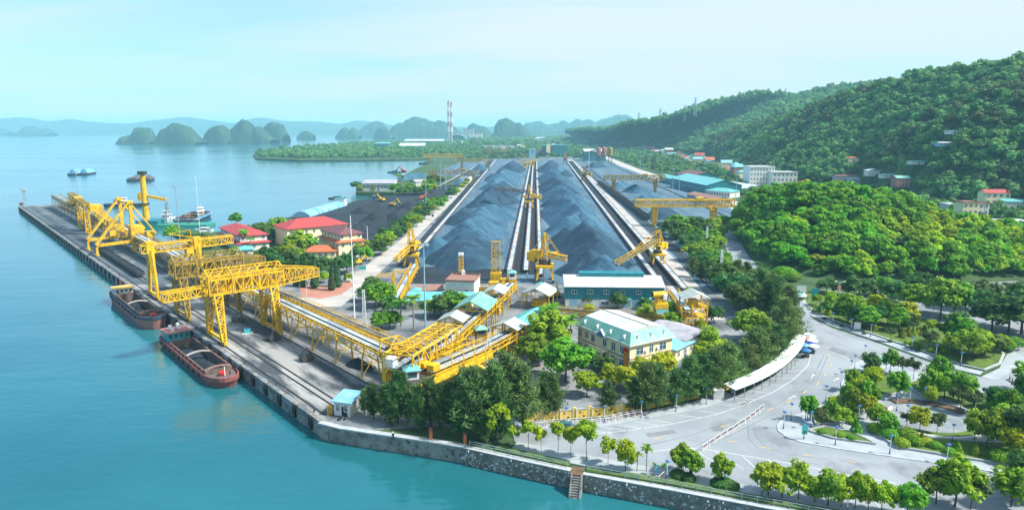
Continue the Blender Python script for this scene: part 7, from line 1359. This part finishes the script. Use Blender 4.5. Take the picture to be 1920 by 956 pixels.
mast('tall teal light mast beside the palms in front of the coal', 798, 622, 457); mast('tall thin white mast left of the workshop trees', 665, 597, 406, 'white_paint', .22, False); mast('grey light mast on the shore by the black barge', 338, 456, 352, 'steel', .3); mast('light mast at the far end of the pier', 150, 392, 322, 'steel', .3); mast('light mast in the green belt by the landing house', 799, 390, 326, 'mast_blue', .3); mast('light mast beyond the landing house, left one', 826, 352, 305, 'mast_blue', .35); mast('light mast beyond the landing house, right one', 836, 356, 312, 'mast_blue', .35); mast('light mast right of the teal sheds', 1379, 378, 322, 'mast_blue', .3); mast('light mast among the teal sheds', 1261, 362, 318, 'mast_blue', .3); mast('light mast beside the rail yard sheds', 1273, 366, 328, 'mast_blue', .3); mast('light mast by the far silos', 1104, 318, 276, 'white_paint', .4); mast('light mast near the white villas', 1842, 424, 366, 'steel', .25); mast('thin mast beside the shore palms', 377, 458, 332, 'white_paint', .14, False); mast('light mast at the back of the rail yard', 1200, 316, 285, 'mast_blue', .35); mast('short light mast by the black coal landing', 690, 470, 424, 'white_paint', .2, False)
p = at(48, 385); g = thing('beacon_tower', 'white lattice beacon tower at the tip of the pier', 'tower', p, QRZ); MB().tower((0, 0, 0), (0, 0, 12), 1.8, 1.4, 6, .18, .1).build('lattice', 'steel', g); MB().b(-2, -2, 12, 2, 2, 12.6).build('platform', 'steel', g); MB().b(-1.4, -1.4, 12.6, 1.4, 1.4, 13.6).build('lantern', 'grey_wall', g); MB().b(-4, -2, 0, -1.6, 0, 2.4).build('equipment_hut', 'rust', g)
p = at(1571, 570); g = thing('street_lamp', 'teal street lamp with banner beside the roadside trees', 'lamp', p, .2); MB().lathe([(.16, 0), (.1, 7.5)], n=8).build('pole', 'mast_blue', g); MB().bar((0, 0, 7.5), (1.9, 0, 8.0), .12).bar((0, 0, 7.5), (-1.6, 0, 8.2), .12).build('arm', 'mast_blue', g); MB().b(-.7, -.05, 4.6, .7, .05, 6.6).build('banner', 'hull_pink', g); MB().b(1.4, -.15, 7.9, 2.3, .15, 8.05).b(-2.0, -.15, 8.1, -1.2, .15, 8.25).build('luminaire', 'white_paint', g)
for lab, x, y in (('curved street lamp left of the big car park tree', 1748, 603), ('curved street lamp behind the roadside bed', 1579, 558)):
    g = thing('street_lamp', lab, 'lamp', at(x, y), 0); MB().lathe([(.1, 0), (.07, 5.5)], n=8).build('pole', 'steel', g); MB().bar((0, 0, 5.5), (.5, 0, 6.2), .1).bar((.5, 0, 6.2), (1.5, 0, 6.5), .1).build('arm', 'steel', g); MB().b(1.2, -.15, 6.4, 2.0, .15, 6.55).build('luminaire', 'white_paint', g)
# transmission poles between lane and belt
for lab, x, y, yt in (('thin lattice pole in the green belt by the lane', 1350, 540, 468), ('lattice pole beside the workshop trees', 684, 612, 542), ('lattice pole behind the casuarinas on the yard', 916, 700, 634), ('utility pole above the rail yard trees', 1324, 470, 424)):
    p = at(x, y); h = (y-yt)/FPX*(p.y/ray(x, y).y); g = thing('utility_pole', lab, 'pole', p, 0); MB().tower((0, 0, 0), (0, 0, h), 1.0, .5, 8, .12, .07).build('lattice', 'white_paint', g)
    for f in (.82, .95): MB().bar((-1.2, 0, h*f), (1.2, 0, h*f), .12).build('cross_arm', 'steel', g)
# ---------------------------------------------------------------- signs, flags
def board(label, x, y, w, h, z0, m, rz=0, post='steel'):
    g = thing('sign_board', label, 'sign', at(x, y), rz); MB().b(-w/2, -.06, z0, w/2, .06, z0+h).build('panel', m, g); MB().b(-w/2-.06, -.09, z0-.06, w/2+.06, -.062, z0).b(-w/2-.06, -.09, z0+h, w/2+.06, -.062, z0+h+.06).build('border', 'white_paint', g)
    for sx_ in (-w*.4, w*.4): MB().b(sx_-.06, .07, 0, sx_+.06, .17, z0+h*.8).build('post', post, g)
board('white notice board among the roadside shrubs', 1607, 620, 1.9, 2.0, .6, 'white_paint', -.2); board('white hoarding behind the guard booth', 1502, 552, 3.4, 2.2, 1.2, 'white_paint', -.1); board('blue poster board right of the guard booth', 1527, 560, 2.2, 3.2, .8, 'teal_paint', -.3); board('teal sign board at the end of the green belt', 680, 508, 3.0, 1.8, .5, 'teal_paint', .05); board('white and blue sign on the promenade by the palms', 1231, 890, .9, 1.6, .4, 'blue_roof', 0)
p = at(1507, 824, .16); g = thing('sign_board', 'small turquoise poster hung on a park lamp post', 'sign', p, 0); MB().b(-.55, -.16, 1.2, .55, -.1, 3.1).build('panel', 'teal_paint', g); MB().b(-.3, -.175, 1.4, .35, -.162, 2.0).build('printed_patch', 'leaf_bright', g)
g = thing('park_kiosk', 'small green pyramid-roofed kiosk at the top of the park', 'kiosk', at(1646, 690, .16), .3); MB().add([(-1.6, -1.6, 2.2), (1.6, -1.6, 2.2), (1.6, 1.6, 2.2), (-1.6, 1.6, 2.2), (0, 0, 3.4)], [(3, 2, 1, 0), (0, 1, 4), (1, 2, 4), (2, 3, 4), (3, 0, 4)]).build('roof', 'green_roof', g)
for x in (-1.3, 1.3):
    for y in (-1.3, 1.3): MB().b(x-.06, y-.06, 0, x+.06, y+.06, 2.25).build('post', 'steel', g)
for lab, x, y, h in (('red flag in front of the cypresses', 575, 556, 9), ('red flag among the palms by the office', 1062, 655, 6), ('second red flag between palms and office', 1086, 655, 6), ('red flag on the brownish stacker', 1212, 470, 7), ('red banner flag below the cannon tower', 1232, 622, 2.8)):
    g = thing('flag', lab, 'flag', at(x, y), 0); MB().tube((0, 0, 0), (0, 0, h), .05, n=6).build('pole', 'white_paint', g); f = MB(); V = []
    for i in range(6):
        for z_ in (h-1.3, h-.05): V.append((i*.32, .12*math.sin(i*1.3), z_-.03*i))
    f.add(V, [(2*i, 2*i+2, 2*i+3, 2*i+1) for i in range(5)]); fo = f.build('cloth', 'red_cloth', g)
# ---------------------------------------------------------------- vehicles, bikes, people
def car(label, p, rz, m, suv=True, L_=4.5, group=None, nm='car'):
    g = thing(nm, label, 'car' if nm == 'car' else nm, p, rz, group); w = 1.8; z1 = 1.0 if suv else .85; zr = 1.72 if suv else 1.42
    b_ = MB().ext([(0, .32), (0, z1-.12), (.12, z1), (L_-.9, z1), (L_-.15, z1-.12), (L_, z1-.35), (L_, .32)], 'y', -w/2, w/2)
    b_.v = [(x, y, z) for x, y, z in b_.v]; b_.build('body', m, g)
    c = MB(); c.add([(.1, -w*.46, z1), (L_-1.15, -w*.46, z1), (L_-1.15, w*.46, z1), (.1, w*.46, z1), (.45, -w*.38, zr), (L_-1.95, -w*.38, zr), (L_-1.95, w*.38, zr), (.45, w*.38, zr)], [(0, 1, 5, 4), (1, 2, 6, 5), (2, 3, 7, 6), (3, 0, 4, 7), (4, 5, 6, 7)]); c.build('windows', 'glass', g)
    MB().b(.4, -w*.39, zr, L_-1.9, w*.39, zr+.05).build('roof', m, g)
    for x in (.85, L_-.85):
        for y in (-w/2+.05, w/2-.05):
            wh = MB().tube((x, y-.12, .33), (x, y+.12, .33), .33, n=12).build('wheel', 'rubber', g); MB().tube((x, y-.13, .33), (x, y+.13, .33), .18, n=8).build('rim', 'steel', wh)
    for y in (-.6, .6): MB().b(L_-.02, y-.22, z1-.42, L_+.02, y+.22, z1-.26).build('headlight', 'white_paint', g); MB().b(-.02, y-.2, z1-.35, .01, y+.2, z1-.15).build('tail_light', 'red_paint', g)
    return g
mat('car_teal', (.03, .11, .13), rough=.25, spec=.6); mat('car_dark', (.03, .035, .045), rough=.25, spec=.6); mat('car_white', (.75, .76, .76), rough=.3)
rz = -.12; car('dark teal car driving past the stored barriers', at(1046, 806, .06), rz, MATS['car_teal']); car('front one of two dark cars parked by the office trees', at(1008, 688), 1.85, MATS['car_dark'], False); car('rear one of two dark cars parked by the office trees', at(1004, 673), 1.85, MATS['car_dark'], False); car('white minibus parked behind the quay conveyor', at(332, 459), .1, MATS['car_white'], True, 5.2); car('white and red car by the black coal landing', at(748, 428), .6, MATS['car_white']); car('white car in the side car park shade', at(1660, 572), .4, MATS['car_white'], False)
def truck(label, p, rz, m, k=1.0):
    g = thing('truck', label, 'truck', p, rz); MB().b(0, -1.2*k, .9*k, 1.9*k, 1.2*k, 3.0*k).build('cab', m, g); MB().b(-.03, -1.0*k, 1.9*k, 0, 1.0*k, 2.7*k).build('windscreen', 'glass', g); MB().b(2.1*k, -1.25*k, 1.2*k, 6.4*k, 1.25*k, 2.8*k).build('tipper_body', m, g); MB().b(2.3*k, -1.05*k, 2.8*k, 6.2*k, 1.05*k, 2.95*k).build('load', 'coal_dark', g); MB().b(.2, -.9*k, .6*k, 6.2*k, .9*k, .95*k).build('chassis', 'dark_steel', g)
    for x in (1.0*k, 4.0*k, 5.3*k):
        for y in (-1.1*k, 1.1*k): MB().tube((x, y-.18, .5*k), (x, y+.18, .5*k), .5*k, n=12).build('wheel', 'rubber', g)
truck('yellow tipper truck left of the teal warehouse', at(1032, 562), PI/2+.1, 'yellow'); truck('white pickup truck on the black coal landing', at(782, 382), .5, 'white_paint', .9)
def digger(label, p, rz, m, k=1.0, reach=1.0):
    g = thing('excavator', label, 'excavator', p, rz)
    for y in (-1.1*k, 1.1*k): MB().ext([(-2*k, .3*k), (-1.7*k, 0), (1.7*k, 0), (2*k, .3*k), (2*k, .7*k), (1.7*k, 1*k), (-1.7*k, 1*k), (-2*k, .7*k)], 'y', y-.3*k, y+.3*k).build('track', 'rubber', g)
    MB().b(-1.9*k, -1.3*k, 1.05*k, 1.5*k, 1.3*k, 2.2*k).build('body', m, g); c = MB().b(.2*k, .2*k, 2.2*k, 1.6*k, 1.25*k, 3.2*k).build('cab', m, g); MB().b(1.601*k, .3*k, 2.4*k, 1.63*k, 1.15*k, 3.1*k).build('cab_window', 'glass', c)
    MB().bar((1.2*k, -.3*k, 1.8*k), (4.0*k*reach, -.3*k, 5.0*k), .5*k, .6*k).build('boom', m, g); MB().bar((4.0*k*reach, -.3*k, 5.0*k), (6.4*k*reach, -.3*k, 2.4*k), .4*k, .45*k).build('stick', m, g); MB().ext([(6.0*k*reach, 2.5*k), (6.9*k*reach, 2.4*k), (7.0*k*reach, 1.3*k), (6.1*k*reach, 1.2*k)], 'y', -.9*k, .3*k).build('bucket', 'dark_steel', g)
digger('yellow excavator at the water edge of the black landing', at(716, 378), PI*.85, 'yellow', 1.25); digger('yellow excavator among the black coal heaps', at(736, 387), -.5, 'yellow', 1.25); digger('orange excavator near the landing trees', at(790, 374), .4, 'orange_roof', 1.2); digger('red excavator on the far blue-grey heap', at(757, 324), PI*.9, 'red_paint', 1.7); digger('yellow excavator in front of the green belt', at(655, 436), .1, 'yellow', 1.15); digger('yellow loader beside the tipper truck', at(1044, 556), PI/2, 'yellow', .9); digger('yellow excavator by the red-roofed outbuilding', at(672, 496), .6, 'yellow', .8); digger('small yellow excavator hidden in the green belt', at(786, 412), .3, 'yellow', 1.4)
def bike(label, p, rz, m, group=None):
    g = thing('motorbike', label, 'motorbike', p, rz, group)
    for x in (-.62, .62): MB().tube((x, -.05, .28), (x, .05, .28), .28, n=12).build('wheel', 'rubber', g)
    MB().ext([(-.7, .5), (-.5, .75), (.1, .7), (.3, .55), (.1, .3), (-.4, .3)], 'y', -.14, .14).build('body', m, g); MB().b(-.6, -.13, .76, .1, .13, .84).build('seat', 'rubber', g); MB().bar((.62, 0, .28), (.45, 0, 1.0), .07).bar((.45, -.35, 1.02), (.45, .35, 1.02), .05).build('handlebar', 'dark_steel', g)
bike('dark motorbike parked in front of the white quay hut', at(640, 788), .2, 'dark_steel'); 
for i, (x, y) in enumerate(((1893, 712), (1898, 715), (1903, 718), (1908, 720), (1914, 723))): bike(f'parked motorbike at the right edge, {ordn(i)} from the left', at(x, y, .07), .9, ['dark_steel', 'red_paint', 'navy_paint', 'dark_steel', 'blue_paint'][i], 'motorbikes at the right edge')
for i, (x, y) in enumerate(((1284, 894), (1296, 890), (1346, 905))): bike(f'dark motorbike beside promenade hedge, {ordn(i)} from left', at(x, y, .16), .5+i, 'dark_steel', 'motorbikes on the promenade')
# angler sitting on the quay wall
p = at(737, 818, .35); g = thing('person', 'person in dark clothes and pale hat sitting on the quay wall with a rod', 'person', p, .1)
me = bpy.data.meshes.new('body'); J = [((0, .12, .12), .15), ((0, .1, .35), .14), ((0, .04, .58), .17), ((0, .02, .70), .07), ((.1, .1, .1), .1), ((.14, -.32, .12), .085), ((.15, -.36, -.3), .06), ((.15, -.46, -.36), .05), ((-.1, .1, .1), .1), ((-.14, -.32, .12), .085), ((-.15, -.36, -.3), .06), ((-.15, -.46, -.36), .05), ((.2, .04, .56), .07), ((.26, -.1, .34), .055), ((.12, -.34, .36), .045), ((-.2, .04, .56), .07), ((-.26, -.1, .34), .055), ((-.1, -.34, .36), .045)]
E = [(0, 1), (1, 2), (2, 3), (0, 4), (4, 5), (5, 6), (6, 7), (0, 8), (8, 9), (9, 10), (10, 11), (2, 12), (12, 13), (13, 14), (2, 15), (15, 16), (16, 17)]
me.from_pydata([j[0] for j in J], E, []); bo = put('body', me, g); sk = bo.modifiers.new('skin', 'SKIN')
if not me.skin_vertices: bo.data.attributes
lay = me.skin_vertices[0].data if me.skin_vertices else None
if lay:
    for i, (c, r) in enumerate(J): lay[i].radius = (r, r)
    lay[0].use_root = True
bo.modifiers.new('sub', 'SUBSURF').levels = 1; me.materials.append(MATS['black_cloth'])
hd = MB(); hd.lathe([(.01, -.13), (.06, -.11), (.085, -.03), (.092, .03), (.08, .09), (.03, .13), (.01, .135)], (0, 0, .84), 12); hd.b(-.012, -.115, .82, .012, -.08, .86); hb = hd.build('head', 'skin', g, True); MB().lathe([(.2, .9), (.11, .92), (.1, 1.0), (.03, 1.03)], (0, 0, 0), 12).build('hat', 'white_wall', g)
MB().tube((.0, -.36, .36), (.9, .5, 2.0), .018, .008, 5).build('fishing_rod', 'dark_steel', g)
# bollards on the quay
bm_ = MB().lathe([(.3, 0), (.22, .1), (.2, .45), (.34, .55), (.3, .7), (.05, .72)], n=10).mesh('bollard_body', 'dark_steel')
for i in range(12):
    g = thing('bollard', f'black mooring bollard on the quay edge, {ordn(i)} from the near corner', 'bollard', Q(6+i*20.5, 1.6, .3), 0, 'mooring bollards'); put('bollard_body', bm_, g)
for i, (x, y) in enumerate(((808, 826), (872, 834))):
    g = thing('gate_post', f'{["left", "right"][i]} rusty gate post where the casuarinas meet the sea wall', 'post', at(x, y), 0); MB().b(-.3, -.3, 0, .3, .3, 2.4).build('post_body', 'orange_roof', g); MB().b(-.38, -.38, 2.4, .38, .38, 2.6).build('post_cap', 'rust', g)
# ---------------------------------------------------------------- woods too dense to count: points carrying whole small trees
PROTO = {}
def proto(key, leaf, h, rx, rz, n, nper, size, cr, seed, flat=.75):
    rg = np.random.default_rng(seed); C = crown_pts(rg, n, rx-cr*.5, rz-cr*.4, h-rz, -.3)
    me = quads('crown', *leafball(rg, [(c, cr*(.7+.6*rg.random())) for c in C], nper, size, flat, .5), leaf)
    PROTO[key] = me
for i in range(3):
    proto(f'hill{i}', 'leaf_hill', 9, 5, 4.5, 16, 34, 1.15, 2.0, 100+i)
    proto(f'lush{i}', 'leaf_lush', 7, 4.0, 3.6, 34, 60, .55, 1.25, 110+i, .7)
    proto(f'gold{i}', 'leaf_sunny', 6, 3.6, 2.9, 30, 55, .5, 1.1, 120+i, .6)
    proto(f'hillgold{i}', 'leaf_olive', 8, 4.5, 3.5, 14, 34, 1.0, 1.8, 130+i, .7)
def sample(o, n, rg, keep=None, ymax=None):
    me = o.data; co = np.empty(len(me.vertices)*3); me.vertices.foreach_get('co', co); co = co.reshape(-1, 3)
    fv = np.array([p.vertices[:] for p in me.polygons]); a, b_, c, d = (co[fv[:, i]] for i in range(4))
    ar = np.linalg.norm(np.cross(c-a, d-b_), axis=1)/2; f = rg.choice(len(fv), n, p=ar/ar.sum()); u = rg.random((n, 1)); v = rg.random((n, 1))
    p = (a[f]*(1-u)+b_[f]*u)*(1-v)+(d[f]*(1-u)+c[f]*u)*v
    if keep is not None: p = p[keep(p)]
    return p
def wood(name, pts, keys, scl, label, rg, wts=None, zs=(.8, 1.2), kind='stuff'):
    n = len(pts); me = bpy.data.meshes.new(name); me.vertices.add(n); me.vertices.foreach_set('co', pts.astype(np.float32).ravel())
    sc = np.stack([scl*(.5+1.0*rg.random(n)**1.6)]*3, 1); sc[:, 2] *= rg.uniform(zs[0], zs[1], n)
    rt = np.zeros((n, 3)); rt[:, 2] = rg.random(n)*2*PI
    for an, ty, dat in (('sc', 'FLOAT_VECTOR', sc), ('rt', 'FLOAT_VECTOR', rt)):
        me.attributes.new(an, ty, 'POINT').data.foreach_set('vector', dat.astype(np.float32).ravel())
    me.attributes.new('ix', 'INT', 'POINT').data.foreach_set('value', wts(pts, rg).astype(np.int32) if wts else rg.integers(0, len(keys), n).astype(np.int32))
    o = put(name, me); tag(o, label, None, None, kind)
    g = bpy.data.node_groups.new(name, 'GeometryNodeTree'); g.interface.new_socket('Geometry', in_out='INPUT', socket_type='NodeSocketGeometry'); g.interface.new_socket('Geometry', in_out='OUTPUT', socket_type='NodeSocketGeometry')
    gi = g.nodes.new('NodeGroupInput'); go = g.nodes.new('NodeGroupOutput'); ip = g.nodes.new('GeometryNodeInstanceOnPoints'); jn = g.nodes.new('GeometryNodeJoinGeometry')
    ip.inputs['Pick Instance'].default_value = True
    for k in reversed(keys):
        if k not in POBJ:
            POBJ[k] = bpy.data.objects.new('leaf_cluster', PROTO[k])
        oi = g.nodes.new('GeometryNodeObjectInfo'); oi.inputs['Object'].default_value = POBJ[k]; oi.inputs['As Instance'].default_value = True
        g.links.new(oi.outputs['Geometry'], jn.inputs[0])
    def na(nm, ty):
        x = g.nodes.new('GeometryNodeInputNamedAttribute'); x.data_type = ty; x.inputs['Name'].default_value = nm; return x.outputs['Attribute']
    g.links.new(gi.outputs[0], ip.inputs['Points']); g.links.new(jn.outputs[0], ip.inputs['Instance']); g.links.new(na('ix', 'INT'), ip.inputs['Instance Index'])
    g.links.new(na('sc', 'FLOAT_VECTOR'), ip.inputs['Scale']); g.links.new(na('rt', 'FLOAT_VECTOR'), ip.inputs['Rotation']); g.links.new(ip.outputs[0], go.inputs[0])
    md = o.modifiers.new('trees', 'NODES'); md.node_group = g
    return o
POBJ = {}
rg = np.random.default_rng(77)
HS = np.array([(h.x, h.y) for h in HOUSES])
def clear(p, r=6.5, l=.5):      # gardens: no tree on a house plot or on the open slope before it
    k = np.ones(len(p), bool)
    for hx, hy in HS:
        D = math.hypot(hx, hy); rr = r*(1 if D < 1200 else 1.5); d = np.array([-hx, -hy])/D; q = p[:, :2]-np.array([hx, hy])+d*-0; t_ = np.clip(q@d, -10, l); k &= np.hypot(*(q-t_[:, None]*d).T) > rr
    return p[k]
def nz(p, s, o=0.): return np.array([noise.noise(Vector((x*s+o, y*s, 0))) for x, y in p[:, :2]])
pb = clear(sample(HILLB, 12500, rg, lambda p: (p[:, 2] > 1) & (p[:, 0] < 1000)))
wood('hillside_forest', pb, ['hill0', 'hill1', 'hill2', 'hillgold0', 'hillgold1'], 1.0, 'dense green forest covering the near hillside', rg, lambda p, r: np.where((nz(p, .006)+.2*r.normal(size=len(p))) > .17, 3+r.integers(0, 2, len(p)), r.integers(0, 3, len(p))))
pa = clear(sample(HILLA, 15000, rg, lambda p: p[:, 2] > 1))
wood('far_ridge_forest', pa, ['hill0', 'hill1', 'hill2'], 1.5, 'bluish forest covering the farther ridge', rg)
pm = sample(MOUND, 2100, rg, lambda p: p[:, 2] > .3)
wood('mound_wood', pm, ['lush0', 'lush1', 'lush2', 'gold0', 'gold1'], .95, 'tangled vine-covered wood on the rounded mound', rg, lambda p, r: np.where((nz(p, .03)+.25*r.normal(size=len(p))+np.clip((p[:, 0]-170)/140, -.4, .5)) > .26, 3+r.integers(0, 2, len(p)), r.integers(0, 3, len(p))))  # yellow-green crowns favoured toward the right: the sunlit side put into leaf colour
def inpoly(P, n, rg, z=0.0):
    P = np.array([(p.x, p.y) for p in P]); lo, hi = P.min(0), P.max(0); out = []
    while len(out) < n:
        q = lo+(hi-lo)*rg.random(2); c = False; j = len(P)-1
        for i in range(len(P)):
            if (P[i, 1] > q[1]) != (P[j, 1] > q[1]) and q[0] < (P[j, 0]-P[i, 0])*(q[1]-P[i, 1])/(P[j, 1]-P[i, 1])+P[i, 0]: c = not c
            j = i
        if c: out.append((q[0], q[1], z))
    return np.array(out)

mang = PX([(478, 292), (486, 295), (560, 297), (640, 297), (740, 296), (806, 294), (850, 290), (840, 268), (760, 268), (700, 268), (620, 273), (520, 283)])
wood('mangrove', inpoly(mang, 3000, rg, -2.5), ['hill0', 'hill1', 'hill2'], 1.15, 'flat belt of mangrove on the far peninsula', rg, zs=(.8, 1.25))
near_ = PX([(850, 298), (905, 298), (1010, 297), (1018, 295), (1066, 295), (1094, 297), (1130, 291), (1132, 274), (1000, 273), (850, 276)])
wood('yard_end_wood', clear(inpoly(near_, 1500, rg, -1.5)), ['hill0', 'hill1', 'hill2', 'hillgold0'], .85, 'wood around the plant buildings beyond the yard', rg)
strip_ = PX([(1132, 291), (1200, 313), (1330, 353), (1396, 376), (1442, 352), (1330, 306), (1200, 284), (1132, 272)])
wood('town_wood', clear(inpoly(strip_, 1300, rg, -1)), ['hill0', 'hill1', 'hill2', 'hillgold0'], .8, 'wood between the houses of the far town', rg)
far_ = PX([(850, 276), (1132, 273), (1085, 257), (850, 259)])
wood('plain_wood', clear(inpoly(far_, 4200, rg, -2)), ['hill0', 'hill1', 'hill2', 'hillgold0'], 1.5, 'hazy wood on the far plain', rg)
vl = PX([(1390, 400), (1400, 372), (1470, 350), (1560, 356), (1680, 375), (1800, 392), (2000, 410), (2100, 440), (1900, 430), (1700, 402), (1560, 385)])
wood('valley_wood', clear(inpoly(vl, 520, rg, 0), 6, 8), ['hill0', 'lush0', 'hill2', 'hillgold0'], .72, 'wood in the valley behind the mound', rg)
# ---------------------------------------------------------------- haze
hz = MB().b(-16500, -16200, SEA-1.0-2.0, 16500, 16500, 212).mesh('haze'); ho = put('haze', hz); tag(ho, 'thin bluish sea haze filling the air', None, None, 'stuff')
hm = bpy.data.materials.new('haze'); hm.use_nodes = True; t = hm.node_tree; t.nodes.clear(); o = t.nodes.new('ShaderNodeOutputMaterial'); v = t.nodes.new('ShaderNodeVolumePrincipled')
v.inputs['Color'].default_value = (.40, .81, 1.0, 1); v.inputs['Density'].default_value = 1.15e-4; v.inputs['Anisotropy'].default_value = .0
t.links.new(v.outputs[0], o.inputs['Volume']); hz.materials.append(hm)
